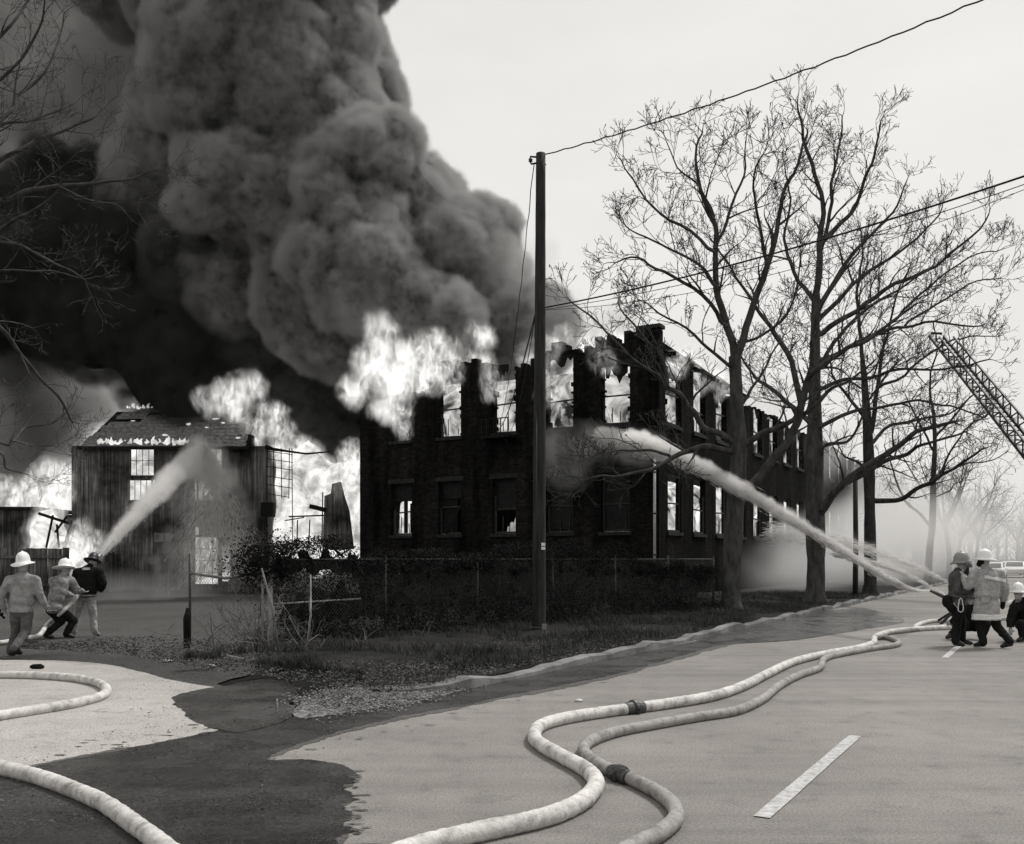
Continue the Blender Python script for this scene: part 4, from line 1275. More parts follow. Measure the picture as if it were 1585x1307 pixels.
for k in range(110):
    q = W.r; u = q.uniform(.2, FL - .5); b = np.array([FD.x * u, FD.y * u, 0]) + np.array([-FD.y, FD.x, 0]) * q.uniform(.02, .5)
    W.sprout(b, (q.gauss(0, .4), q.gauss(0, .4), 1), q.uniform(1.2, 2.0), .011, 2, dict(SPEC, levels=3, gap=[.3], len=[.5], rad=[.006], rmin=.003, balls=0, wob=.9, kink=.2, up=0, fork=False))
W.build('stems', mat('hedge_stem', .05, .9, .15, noise=.7, nscale=3), hedge)

# bare scrub at the gate
def scrub(loc, n, h, m, seed, label, spread=.5):
    root = empty('bare_shrub', loc); tag(root, label, 'shrub', 'bare scrub at the fence')
    W = Wood(seed); q = W.r
    for k in range(n):
        W.sprout((q.gauss(0, .12), q.gauss(0, .12), -.02), (q.gauss(0, spread), q.gauss(0, spread), 1), h * q.uniform(.5, 1.1), .012, 1, dict(SPEC, levels=3, gap=[.25, .2, .16], len=[.55, .45, .25], rad=[.01, .006, .004], rmin=.0028, balls=0, wob=1.0, kink=.2, up=-.1, fork=False, lift=0))
    W.build('stems', m, root)
for k, (px, py, n, h, mm, lb) in enumerate([(392, 1012, 9, 1.5, M_TWIG, 'tangled bare shrub growing through the open gate leaf'), (430, 1022, 8, 1.1, M_TWIG, 'low bare shrub in front of the corner fence post'), (478, 1026, 6, 1.3, M_TWIG, 'thin bare shrub right of the corner fence post'), (352, 1004, 5, .9, M_TWIG, 'small twiggy shrub in the middle of the gate leaf'),
                                             (410, 1006, 12, 1.9, M_TWIG, 'tall tangled brush climbing the corner fence post'), (330, 1000, 6, 1.3, M_TWIG, 'thin brush behind the left half of the gate leaf'), (560, 1010, 6, .8, M_TWIG, 'low twiggy shrub along the fence between gate and pole'), (650, 1000, 5, .7, M_TWIG, 'small twiggy shrub along the fence halfway to the pole')]):
    scrub(ground(px, py), n, h, mm, 500 + k, lb)
for k, (a, b_, w) in enumerate([((473, 1024), (481, 890), .02), ((500, 1022), (470, 1040), .012), ((520, 998), (494, 1016), .012), ((500, 1016), (530, 1022), .01), ((432, 1018), (405, 880), .03)]):
    p = ground(*a); q = at(b_[0], b_[1], p.y - .1) if k in (0, 4) else ground(*b_) + Vector((0, 0, .12))
    mb = MB(); mid = (p + q) / 2 + Vector((.04, 0, .05)); mb.tube([p, mid, q], [w, w * .8, w * .5], 6)
    tag(mb.build('dead_branch', M_TWIG_PALE if k != 4 else M_TWIG, None, True), ['upright pale dead stem beside the corner fence post', 'pale fallen branch lying left on the litter', 'pale stick propped on the bank under the fence', 'short pale stick lying right on the litter', 'crooked dark dead stem leaning by the gate'][k], 'branch', 'dead branches at the fence corner')

# grass of the verge and behind the fence
def grass(name, n, place, h, seed, m=M_GRASS):
    r = np.random.RandomState(seed); C = place(n, r); n = len(C)
    ang = r.uniform(0, 2 * np.pi, n); hh = r.uniform(h[0], h[1], n); w = r.uniform(.004, .008, n)
    ax = np.stack([np.cos(ang), np.sin(ang), 0 * ang], 1); ln = r.normal(size=(n, 2)) * .45
    tip = C + np.stack([ln[:, 0] * hh, ln[:, 1] * hh, hh], 1); mid = C + np.stack([ln[:, 0] * hh * .3, ln[:, 1] * hh * .3, hh * .6], 1)
    V = np.stack([C - ax * w[:, None], C + ax * w[:, None], mid + ax * w[:, None] * .7, tip, mid - ax * w[:, None] * .7], axis=1).reshape(-1, 3)
    b = np.arange(n) * 5
    F = np.concatenate([np.stack([b, b + 1, b + 2, b + 4], 1), np.stack([b + 4, b + 2, b + 3, b + 3], 1)])
    F = F[:, :4]
    tri = np.concatenate([np.stack([b, b + 1, b + 2], 1), np.stack([b, b + 2, b + 4], 1), np.stack([b + 4, b + 2, b + 3], 1)])
    o = mesh_np(name, V, tri, m, None, False)
    return o
def verge_pts(n, r):
    s = 9.5 + r.uniform(0, 1, n) ** 1.7 * 34; t = KT + .3 + r.uniform(0, 1, n) ** 1.15 * 4.6
    C = np.stack([ES * s - EC * t, EC * s + ES * t, s * 0], 1)
    k = fbm(C * 1.0 + 3, 12, 4, .6)
    near = (s < 11.5)
    keep = (k > .46 + .10 * near) & (r.uniform(size=n) < np.clip((t - KT - .1) / .8, .25, 1))
    C = C[keep]; u = np.clip((t[keep] - KT) / 8, 0, 1)
    C[:, 2] = .09 + .10 * np.sin(np.minimum(1, u * 1.3) * np.pi / 2) - .03
    return C
tag(grass('verge_grass', 70000, verge_pts, (.05, .22), 5), 'rough winter grass on the verge', 'grass', kind='stuff')
def litter_pts(n, r):
    px = r.uniform(30, 1000, n); lo = np.interp(px, [30, 180, 260, 330, 420, 520, 700, 900, 1000], [1020, 1030, 1045, 1058, 1066, 1100, 1072, 1030, 1005]); hi = np.interp(px, [30, 180, 260, 420, 700, 1000], [1014, 1000, 1000, 1006, 1010, 968])
    py = hi + (lo - hi) * r.uniform(0, 1, n) ** .8
    d = EYE * FPX / (py - HOR); C = np.stack([(px - PX0) / FPX * d, d, .02 + r.uniform(0, .03, n)], 1)
    t = -EC * C[:, 0] + ES * C[:, 1]; s = ES * C[:, 0] + EC * C[:, 1]
    C[:, 2] += np.where((s > 8.6) & (t > KT + .2), .10 + .05 * np.clip((t - KT) / 4, 0, 1), 0)
    return C
tag(leaves('leaf_litter', 26000, litter_pts, (.007, .024), M_LITTER, None, 6, .6), 'dead leaves littering the ground below the fence', 'leaf litter', kind='stuff')
# gravel washed out at the mouth of the drive
def gravel_pts(n, r):
    px = 590 + np.clip(r.normal(size=n), -2.6, 2.6) * 62; c = np.interp(px, [420, 520, 640, 740], [1098, 1083, 1075, 1060]); py = c + r.normal(size=n) * np.interp(px, [420, 520, 640, 740], [7, 13, 9, 4])
    d = EYE * FPX / (py - HOR); return np.stack([(px - PX0) / FPX * d, d, .015 + r.uniform(0, .03, n)], 1)
M_GRAVEL = mat('gravel', .2, .9, .2, noise=.7, nscale=9)
def stones(name, n, place, size, m, seed):
    r = np.random.RandomState(seed); C = place(n, r); V0, F0 = ico(1)
    s = r.uniform(size[0], size[1], len(C))
    V = (V0[None] * (1 + r.normal(size=(len(C), len(V0), 1)) * .15) * s[:, None, None] * np.array([1, 1, .7]) + C[:, None]).reshape(-1, 3)
    F = (F0[None] + (np.arange(len(C)) * len(V0))[:, None, None]).reshape(-1, 3)
    return mesh_np(name, V, F, m, None, False)
tag(stones('gravel', 7000, gravel_pts, (.003, .017), M_GRAVEL, 8), 'washed-out gravel between kerb end and drive', 'gravel', kind='stuff')
gm = [ground(x, y) for x, y in [(455, 1106), (470, 1088), (510, 1070), (600, 1062), (700, 1062), (745, 1056), (720, 1068), (640, 1088), (560, 1100), (480, 1112)]]
sheet('gravel_bed', densify(gm, .1, .06, 9), 0.009, mat('gravel_bed', .16, .95, .2, noise=.8, nscale=14, bump=1, bscale=40))
# scraps on the ground
M_SCRAP = mat('litter_paper', .5, .9, .2, noise=.3, nscale=20)
for k, (px, py, s, lb) in enumerate([(257, 1025, .09, 'white paper scrap nearest the drive'), (325, 1033, .10, 'white paper scrap below the gate'), (460, 1032, .16, 'crumpled white rag at the fence corner'), (896, 1086, .06, 'small white scrap on the open road'), (770, 962, .05, 'white scrap behind the fence')]):
    p = ground(px, py); V, F = ico(2); V = V * np.array([s, s * .6, s * .3]); V = V * (1 + (fbm(V * 18 + k, k, 3) - .5)[:, None] * 1.1)
    o = mesh_np('litter_scrap', V + np.array([0, 0, s * .2 + (.1 if k in (2, 4) else 0)]), F, M_SCRAP, None, False); o.location = (p.x, p.y, 0.0); tag(o, lb, 'litter', 'scraps on the ground')
p = ground(57, 1036); mb = MB(); mb.tube([(-.1, 0, .035), (-.06, 0, .04), (.05, .01, .042), (.1, .01, .03)], [.02, .036, .04, .022], 10); o = mb.build('glove', M_CHAR, None, True); o.location = p; tag(o, 'small dark object lying on the drive behind the walking man', 'debris')

# twigs, leaves and grit washed over the drive and the wet lane
def debris_pts(n, r):
    px = r.uniform(-40, 560, n); py = 1030 + r.uniform(0, 1, n) ** 1.1 * 250
    k = fbm(np.stack([px * .012, py * .02, px * 0], 1), 4, 3)
    m_ = (k > .5) | (np.abs(py - np.interp(px, [0, 250, 420, 560], [1190, 1150, 1118, 1095])) < 14 * r.uniform(size=n)); px, py = px[m_], py[m_]
    d = EYE * FPX / (py - HOR); return np.stack([(px - PX0) / FPX * d, d, .016 + r.uniform(0, .008, len(px))], 1)
tag(leaves('washed_debris', 2600, debris_pts, (.004, .016), M_LITTER, None, 16, .9), 'leaves and grit washed over the drive and wet lane', 'debris', kind='stuff')
# ------------------------------------------------------------------ utility pole and its wires
M_POLE = mat('creosoted_pole', 0.022, 0.85, 0.3, noise=0.7, nscale=5, bump=0.8, bscale=14, stretch=(4, 4, .3))
M_IRON = mat('black_iron', 0.012, 0.6, 0.4, noise=0.4, nscale=8)
M_CABLE = mat('cable', 0.012, 0.7, 0.3)
M_WHITE = mat('white_paint', 0.7, 0.6, 0.4, noise=0.15, nscale=6)
PD = 20.1
pb = at(834, 985, PD)
pole = empty('utility_pole', (pb.x, pb.y, 0)); tag(pole, 'tall dark wooden utility pole standing on the verge', 'utility pole')
top = at(837, 238, PD); ph = top.z; lean = top.x - pb.x
mb = MB(); n = 24
mb.tube([Vector((lean * k / n, 0, -.2 + (ph + .2) * k / n)) for k in range(n + 1)], [(.150 - .047 * (k / n)) * (1 + rnd.uniform(-.018, .018)) for k in range(n + 1)], 16); mb.build('shaft', M_POLE, pole, True)
def pz(py): return EYE + (HOR - py) / FPX * PD
mb = MB(); zt = pz(247)
mb.tube([Vector((lean - .09, 0, zt + .05)), Vector((lean - .22, 0, zt + .06)), Vector((lean - .24, 0, zt - .03)), Vector((lean - .20, 0, zt - .10)), Vector((lean - .09, 0, zt - .08))], .022, 8); mb.build('insulator_bracket', M_IRON, pole, True)
mb = MB(); mb.lathe([(.03, -.03), (.05, -.02), (.032, 0), (.05, .02), (.03, .03)], 10, (lean - .22, 0, zt - .02)); mb.build('insulator', M_IRON, pole, True)
mb = MB(); mb.tube([Vector((.11, 0, pz(255))), Vector((.16, 0, pz(255)))], .015, 6); mb.build('bolt', M_IRON, pole)
for z in (843, 849):
    mb = MB(); mb.box2((.05, -.152, pz(z) - .033), (.135, -.120, pz(z) + .033)); mb.build('number_tag', M_WHITE, pole)
mb = MB(); mb.tube([Vector((-.05, -.12, 0.1)), Vector((-.05, -.105, pz(640)))], .018, 6); mb.build('conduit', M_IRON, pole, True)
mb = MB(); mb.lathe([(.152, -.015), (.156, 0), (.152, .015)], 18, (0, 0, pz(971))); mb.build('painted_band', M_PATCH, pole)
mb = MB(); mb.box2((.06, -.28, .06), (.16, -.2, .26)); o = mb.build('stub_marker', M_KERB); o.location = (pb.x, pb.y, .02); tag(o, 'short pale marker stub in the grass at the pole foot', 'marker')

def wire(label, p, q, sag, r_, seed=0, wav=0.0, n=40, name='overhead_wire'):
    p, q = Vector(p), Vector(q); pts = []
    for i in range(n + 1):
        t = i / n; c = p.lerp(q, t); c.z -= sag * 4 * t * (1 - t)
        if wav: c.z += wav * math.sin(i * 2.2 + seed) ; c.x += wav * math.cos(i * 1.7)
        pts.append(c)
    mb = MB(); mb.tube(pts, r_, 6)
    tag(mb.build(name, M_CABLE, None, True), label, 'wire', 'wires on the utility pole')
W0 = at(842, 240, PD)
# the span leaves the pole towards a pole across the street
w1 = at(1520, 0, 14.1); w1.z += .55; e = W0 + (w1 - W0) * 1.9
wire('topmost twisted wire climbing from the pole top to the upper right', W0, e, .55, .013, 1, .012, 90)
w2 = at(845, 476, PD); w3 = at(1585, 273, 13.4); w3.z += .31
wire('thickest wire of the lower bundle crossing the tree crowns', w2, w2 + (w3 - w2) * 1.5, .35, .016)
w3 = at(1585, 284, 13.8); w3.z += .44; wire('thin wire just below the thick one through the crowns', at(845, 479, PD), w2 + (w3 - w2) * 1.5, .5, .007)
w3 = at(1585, 292, 14.6); w3.z += .8; wire('faint lowest wire of the bundle through the crowns', at(845, 480, PD), w2 + (w3 - w2) * 1.5, .9, .006)
# service drops to the factory front
fr = bpt(-.05, 7.2, 7.4)
wire('slack wire hanging from the pole top to the factory front', at(826, 255, PD), fr, .9, .010, 3, .01, 50, 'service_wire')
wire('upper of two cables from mid pole to the factory front', at(828, 488, PD), bpt(-.05, 7.35, 7.1), .5, .016, 4, 0, 40, 'service_wire')
wire('lower of two cables from mid pole to the factory front', at(828, 492, PD), bpt(-.05, 6.9, 6.9), .7, .009, 5, 0, 40, 'service_wire')

# short post far along the verge
sp = road(41.6, 7.5); post = empty('short_post', (sp.x, sp.y, 0)); tag(post, 'short plain post between the second and third verge trees', 'post')
mb = MB(); mb.tube([(0, 0, -.1), (0.02, 0, 2.5), (.0, 0, 5.05)], [.12, .11, .10], 10); mb.build('shaft', M_POLE, post, True)
mb = MB(); mb.tube([(-.1, 0, 1.75), (-.75, .1, 1.8)], .02, 6); mb.build('arm', M_IRON, post, True)

# ------------------------------------------------------------------ fire hoses
def hose_mat(name, lo, hi):
    m, nt, b = node_mat(name)
    tc = nt.nodes.new('ShaderNodeTexCoord').outputs['Object']
    a = tex(nt, 'ShaderNodeTexNoise', 3.0, tc, 6.0, .7); f = tex(nt, 'ShaderNodeTexNoise', 60.0, tc, 2.0, .7)
    c = ramp(nt, a.outputs[0], [(.28, lo * .8), (.4, (lo + hi) / 2), (.56, hi)])
    wv = nt.nodes.new('ShaderNodeTexNoise'); wv.inputs['Scale'].default_value = 11.0; wv.inputs['Detail'].default_value = 5.0; nt.links.new(tc, wv.inputs['Vector']); c = mul(nt, c, ramp(nt, wv.outputs[0], [(.32, .62), (.5, 1.0), (.7, 1.06)]))
    c = mul(nt, c, ramp(nt, f.outputs[0], [(.3, .8), (.7, 1.15)]))
    nt.links.new(c, b.inputs['Base Color']); b.inputs['Roughness'].default_value = .75; b.inputs['Specular IOR Level'].default_value = .3
    bumpn(nt, f.outputs[0], b, .4, .006)
    return m
M_HOSE = hose_mat('canvas_hose', .30, .58)
M_HOSE_GREY = hose_mat('grey_hose', .16, .30)
M_COUPLE = mat('hose_coupling', .06, .4, .5, noise=.6, nscale=15, metal=.5)
def cr_points(pts, n):
    out = []; m = len(pts)
    for i in range(m - 1):
        p0, p1, p2, p3 = [Vector(pts[max(0, min(m - 1, i + k))]) for k in (-1, 0, 1, 2)]
        for j in range(n):
            t = j / n; out.append(.5 * (2 * p1 + (p2 - p0) * t + (2 * p0 - 5 * p1 + 4 * p2 - p3) * t * t + (3 * p1 - p0 - 3 * p2 + p3) * t ** 3))
    out.append(Vector(pts[-1])); return out
def hose(label, pix, rad, m, couplings=(), zs=None, extra_pts=(), wrinkle=.05):
    pts = [ground(x, y, rad * .9) for x, y in pix] + [Vector(p) for p in extra_pts]
    c = cr_points(pts, 16)
    root = empty('fire_hose', c[0]); tag(root, label, 'hose', 'fire hoses on the ground')
    o = c[0].copy()
    mb = MB(); mb.tube([p - o for p in c], [rad * (1 + rnd.uniform(-wrinkle, wrinkle)) for p in c], 14); mb.build('hose_jacket', m, root, True)
    for k in couplings:
        i = min(range(len(c)), key=lambda j: (c[j] - ground(k[0], k[1], rad)).length); i = min(max(i, 1), len(c) - 2)
        d = (c[i + 1] - c[i - 1]).normalized(); p = c[i] - o; mb = MB()
        mb.tube([p - d * .13, p - d * .1, p - d * .03, p - d * .025, p + d * .025, p + d * .03, p + d * .1, p + d * .13], [rad * 1.05, rad * 1.18, rad * 1.18, rad * 1.5, rad * 1.5, rad * 1.18, rad * 1.18, rad * 1.05], 14)
        cp = mb.build('coupling', M_COUPLE, root)
        s = d.cross(Vector((0, 0, 1))).normalized()
        for sg in (-1, 1):
            mb = MB(); mb.bar(p + s * rad * sg * 1.1, p + s * rad * sg * 1.75, .03, .03); mb.build('lug', M_COUPLE, cp)
    return root
H1 = [(560, 1345), (640, 1312), (740, 1288), (840, 1266), (893, 1245), (917, 1225), (922, 1208), (905, 1190), (868, 1170), (838, 1153), (827, 1140), (836, 1124), (870, 1113), (930, 1103), (985, 1096), (1050, 1087), (1105, 1077), (1150, 1062), (1190, 1042), (1230, 1024), (1280, 1012), (1330, 1003), (1352, 995), (1354, 987), (1375, 979), (1420, 974), (1470, 971), (1520, 968)]
hose('pale thick hose snaking up the road, nearer the kerb', H1, .062, M_HOSE, [(985, 1096)])
H2 = [(920, 1345), (980, 1310), (1020, 1290), (1045, 1268), (1043, 1248), (1020, 1228), (980, 1207), (958, 1199), (925, 1182), (905, 1166), (910, 1150), (950, 1134), (1010, 1122), (1080, 1110), (1140, 1100), (1180, 1082), (1205, 1062), (1235, 1046), (1268, 1034), (1276, 1020), (1300, 1013), (1350, 1004), (1385, 999), (1390, 993), (1372, 987), (1353, 987), (1362, 982), (1400, 977), (1480, 968), (1540, 962)]
hose('grey hose snaking beside the pale one towards the road centre', H2, .052, M_HOSE_GREY, [(958, 1199)])
H3 = [(-120, 1050), (-50, 1046), (0, 1045), (60, 1046), (115, 1050), (150, 1057), (165, 1067), (155, 1078), (110, 1090), (50, 1100), (0, 1108), (-80, 1120)]
hose('pale hose looping on the drive at the left edge', H3, .056, M_HOSE)
H4 = [(-120, 1150), (-50, 1174), (0, 1188), (60, 1203), (110, 1221), (160, 1243), (205, 1274), (260, 1315), (320, 1370)]
hose('pale hose crossing the wet road at the bottom left corner', H4, .058, M_HOSE)
H5 = [(1560, 958), (1520, 958), (1480, 960), (1440, 962), (1420, 968), (1416, 974)]
hose('far pale hose curling behind the two standing firefighters', H5, .055, M_HOSE)
gp = [ground(-60, 1000, .05), ground(0, 995, .05), ground(40, 988, .06), ground(60, 984, .15), at(75, 965, 19.6), at(95, 948, 19.4), at(118, 925, 19.8), at(135, 895, 20.6), at(143, 880, 20.9)]
c = cr_points(gp, 12); root = empty('attack_line', c[0]); tag(root, 'pale attack hose rising to the hands of the left crew', 'hose', 'fire hoses on the ground')
mb = MB(); mb.tube([p - c[0] for p in c], .045, 12); mb.build('hose_jacket', M_HOSE, root, True)
d = (c[-1] - c[-4]).normalized(); mb = MB(); p = c[-1] - c[0]; mb.tube([p, p + d * .12, p + d * .14, p + d * .42], [.05, .055, .035, .022], 10); mb.build('nozzle', M_COUPLE, root, True)
NOZ_L = c[-1] + d * .42

# ------------------------------------------------------------------ deluge gun behind the right-hand crew
dg = empty('deluge_gun', ground(1478, 966)); tag(dg, 'ground monitor throwing the long jet, behind the right-hand crew', 'monitor')
for a in range(4):
    an = a * 1.57 + .5; mb = MB(); mb.bar((0, 0, .35), (.55 * math.cos(an), .55 * math.sin(an), .02), .05); mb.build('leg', M_IRON, dg)
mb = MB(); mb.lathe([(.1, .2), (.13, .26), (.13, .42), (.09, .48)], 14); mb.build('body', M_COUPLE, dg, True)
mb = MB(); mb.tube([(0, 0, .46), (-.06, .02, .6), (-.2, .06, .68), (-.55, .2, .85)], [.07, .07, .06, .03], 12); mb.build('barrel', M_COUPLE, dg, True)
NOZ_R = ground(1478, 966) + Vector((-.55, .2, .85))

# ------------------------------------------------------------------ aerial ladder reaching in from the right
la, lb = at(1450, 521, 44), at(1760, 905, 30)
lad = empty('aerial_ladder', lb); tag(lad, 'long lattice aerial ladder slanting in from the right edge', 'ladder')
M_STEEL = mat('ladder_steel', .02, .6, .4, noise=.5, nscale=3)
A, B = la - lb, Vector((0, 0, 0))
dr = (B - A).normalized(); sd = dr.cross(Vector((0, 0, 1))).normalized(); upv = sd.cross(dr)
LEN = (B - A).length
def LP(u, s, h): return A + dr * u + sd * s + upv * h
HW = .33
for s in (-HW, HW):
    mb = MB(); mb.bar(LP(0, s, 0), LP(LEN, s * 1.25, 0), .09, .13, upv); mb.build('side_rail', M_STEEL, lad)
    mb = MB(); mb.bar(LP(.9, s, .42), LP(LEN, s * 1.25, .5), .07, .07, upv); mb.build('hand_rail', M_STEEL, lad)
u = .25; k = 0
while u < LEN:
    w = HW * (1 + .25 * u / LEN); mb = MB(); mb.bar(LP(u, -w, 0), LP(u, w, 0), .045, .045); mb.build('rung', M_STEEL, lad)
    if k % 2 == 0 and u > .8:
        for sg in (-1, 1):
            mb = MB(); mb.bar(LP(u, w * sg, 0), LP(u + .36, w * sg, .44), .045); mb.bar(LP(u + .36, w * sg, .44), LP(u + .72, w * sg, 0), .045); mb.build('lattice', M_STEEL, lad)
    u += .36; k += 1
mb = MB(); mb.tube([LP(-.1, -.25, .1), LP(-.15, .25, .1)], .06, 8); mb.build('ladder_pipe', M_STEEL, lad, True)
mb = MB(); mb.tube([LP(LEN, 0, -.3), Vector((0, 0, -.6)), Vector((0, 0, -lb.z))], [.35, .5, .6], 12); mb.build('turntable', M_STEEL, lad, True)

# ------------------------------------------------------------------ cars parked far down the street
M_CARP = mat('pale_car_paint', .62, .35, .5, noise=.1, nscale=3)
M_CARG = mat('car_glass', .04, .1, .6)
M_TYRE = mat('tyre', .02, .9, .2)
M_CHROME = mat('chrome', .55, .3, .6, metal=.8)
def car(loc, rz, label, wagon=False, col=M_CARP):
    root = empty('parked_car', loc, rz); tag(root, label, 'car', 'cars parked far down the street')
    W2 = .92
    pr = [(-2.45, .35), (-2.5, .55), (-2.4, .85), (-1.5, .95), (1.1, .98), (2.2, .9), (2.45, .75), (2.45, .35)]
    mb = MB(); n = len(pr)
    mb.add([(x, -W2, z) for x, z in pr] + [(x, W2, z) for x, z in pr], [tuple(range(n)), tuple(range(2 * n - 1, n - 1, -1))] + [(i, i + n, (i + 1) % n + n, (i + 1) % n) for i in range(n)]); b = mb.build('body', col, root)
    bv = b.modifiers.new('b', 'BEVEL'); bv.width = .07; bv.segments = 3
    rf = [(-2.3 if wagon else -1.7, .93), (-2.0 if wagon else -1.05, 1.42), (.35, 1.42), (1.15, .95)]
    mb = MB(); mb.add([(x, -.82 + (.1 if z > 1 else 0), z) for x, z in rf] + [(x, .82 - (.1 if z > 1 else 0), z) for x, z in rf], [(0, 1, 2, 3), (7, 6, 5, 4), (0, 4, 5, 1), (1, 5, 6, 2), (2, 6, 7, 3), (3, 7, 4, 0)]); c_ = mb.build('cabin', col, root); bv = c_.modifiers.new('b', 'BEVEL'); bv.width = .05; bv.segments = 2
    for sg in (-1, 1):
        mb = MB(); y = .83 * sg
        mb.add([(rf[0][0] + .35, y, 1.0), (rf[1][0] + .12, y - .085 * sg, 1.36), (.28, y - .085 * sg, 1.36), (.85, y, 1.0)], [(0, 1, 2, 3)]); mb.build('side_window', M_CARG, c_)
    mb = MB(); x0, x1 = rf[0][0], rf[1][0]; mb.add([(x0 + .02 - .03, -.68, 1.0), (x0 - .01, .68, 1.0), (x1 - .06, .62, 1.36), (x1 - .06, -.62, 1.36)], [(0, 1, 2, 3)]); mb.build('rear_window', M_CARG, c_)
    mb = MB(); mb.add([(1.12, -.68, 1.0), (1.12, .68, 1.0), (.44, .62, 1.38), (.44, -.62, 1.38)], [(0, 1, 2, 3)]); mb.build('windscreen', M_CARG, c_)
    for x in (-1.45, 1.5):
        for sg in (-1, 1):
            mb = MB(); mb.lathe([(.2, -.1), (.33, -.09), (.34, 0), (.33, .09), (.2, .1)], 18, (x, .84 * sg, .34), Matrix.Rotation(R(90), 3, 'X')); w = mb.build('wheel', M_TYRE, root, True)
            mb = MB(); mb.lathe([(.19, -.11), (.1, -.12), (.1, .12), (.19, .11)], 12, (x, .84 * sg, .34), Matrix.Rotation(R(90), 3, 'X')); mb.build('hubcap', M_CHROME, w)
    for x in (-2.53, 2.5):
        mb = MB(); mb.box2((x - .05, -.9, .42), (x + .05, .9, .56)); mb.build('bumper', M_CHROME, root)
    for sg in (-1, 1):
        mb = MB(); mb.box2((-2.54, .55 * sg - .16, .62), (-2.46, .55 * sg + .16, .74)); mb.build('tail_light', M_CARG, root)
        mb = MB(); mb.box2((2.4, .62 * sg - .14, .6), (2.49, .62 * sg + .14, .76)); mb.build('headlight', M_CHROME, root)
car(road(94, 3.4, 0), BROT + R(180), 'white station wagon parked at the right edge, far down the street', True)
car(road(84, 4.6, 0), BROT, 'pale sedan fading into the haze beside the wagon', False)
car(road(108, 4.2, 0), BROT, 'farthest pale sedan behind the station wagon', False)
# ------------------------------------------------------------------ people
M_SKIN = mat('skin', .30, .6, .4, noise=.15, nscale=12)
M_HELMET = mat('white_helmet', .78, .35, .5, noise=.08, nscale=8)
M_HELMET_G = mat('grey_helmet', .22, .4, .5, noise=.3, nscale=8)
M_HELMET_B = mat('black_helmet', .015, .45, .4)
def cloth(name, v, k=.3): return mat(name, v, .9, .15, noise=k, nscale=9, bump=1.0, bscale=16)
M_SWEATER = cloth('grey_sweatshirt', .24); M_JEANS = cloth('grey_trousers', .09); M_TURNOUT = cloth('pale_turnout', .22, .5); M_BLACK = cloth('black_cloth', .010)
M_KHAKI = cloth('khaki_trousers', .30, .3); M_DKCOAT = cloth('charcoal_coat', .075, .5); M_COAT = cloth('canvas_coat', .31, .3); M_STRIPE = mat('reflective_stripe', .62, .6, .4, noise=.15, nscale=9)
M_BOOT = mat('rubber_boot', .014, .5, .4, noise=.4, nscale=9); M_SHOE = cloth('pale_shoe', .22); M_VISOR = mat('visor', .10, .15, .6)
M_EYE = mat('eye', .02, .2, .5)

def hand_prims(w, d, side, curl=.6):
    """palm, four unequal bent fingers and a thumb leaving the side of the palm; d = forearm direction"""
    d = Vector(d).normalized(); side = Vector(side); side = (side - d * side.dot(d)).normalized(); nrm = d.cross(side)
    w = Vector(w); pr = []
    pr.append(capsule(w, .026, w + d * .035, .034)); pr.append(capsule(w + d * .03 - side * .02, .022, w + d * .075 - side * .022, .019)); pr.append(capsule(w + d * .03 + side * .02, .022, w + d * .075 + side * .022, .019))
    for k, L in enumerate((.062, .075, .07, .055)):
        b = w + d * .078 + side * (-.030 + .020 * k); b1 = b + (d * math.cos(curl * .5) + nrm * math.sin(curl * .5)) * L * .5; b2 = b1 + (d * math.cos(curl * 1.5) + nrm * math.sin(curl * 1.5)) * L * .5
        pr.append(capsule(b, .0098, b1, .009)); pr.append(capsule(b1, .009, b2, .008))
    t0 = w + d * .025 - side * .03; t1 = t0 + (d * .6 - side * .7 + nrm * .2).normalized() * .04; t2 = t1 + (d * .9 - side * .2 + nrm * .35).normalized() * .032
    pr.append(capsule(t0, .014, t1, .0115)); pr.append(capsule(t1, .0115, t2, .0095))
    return pr

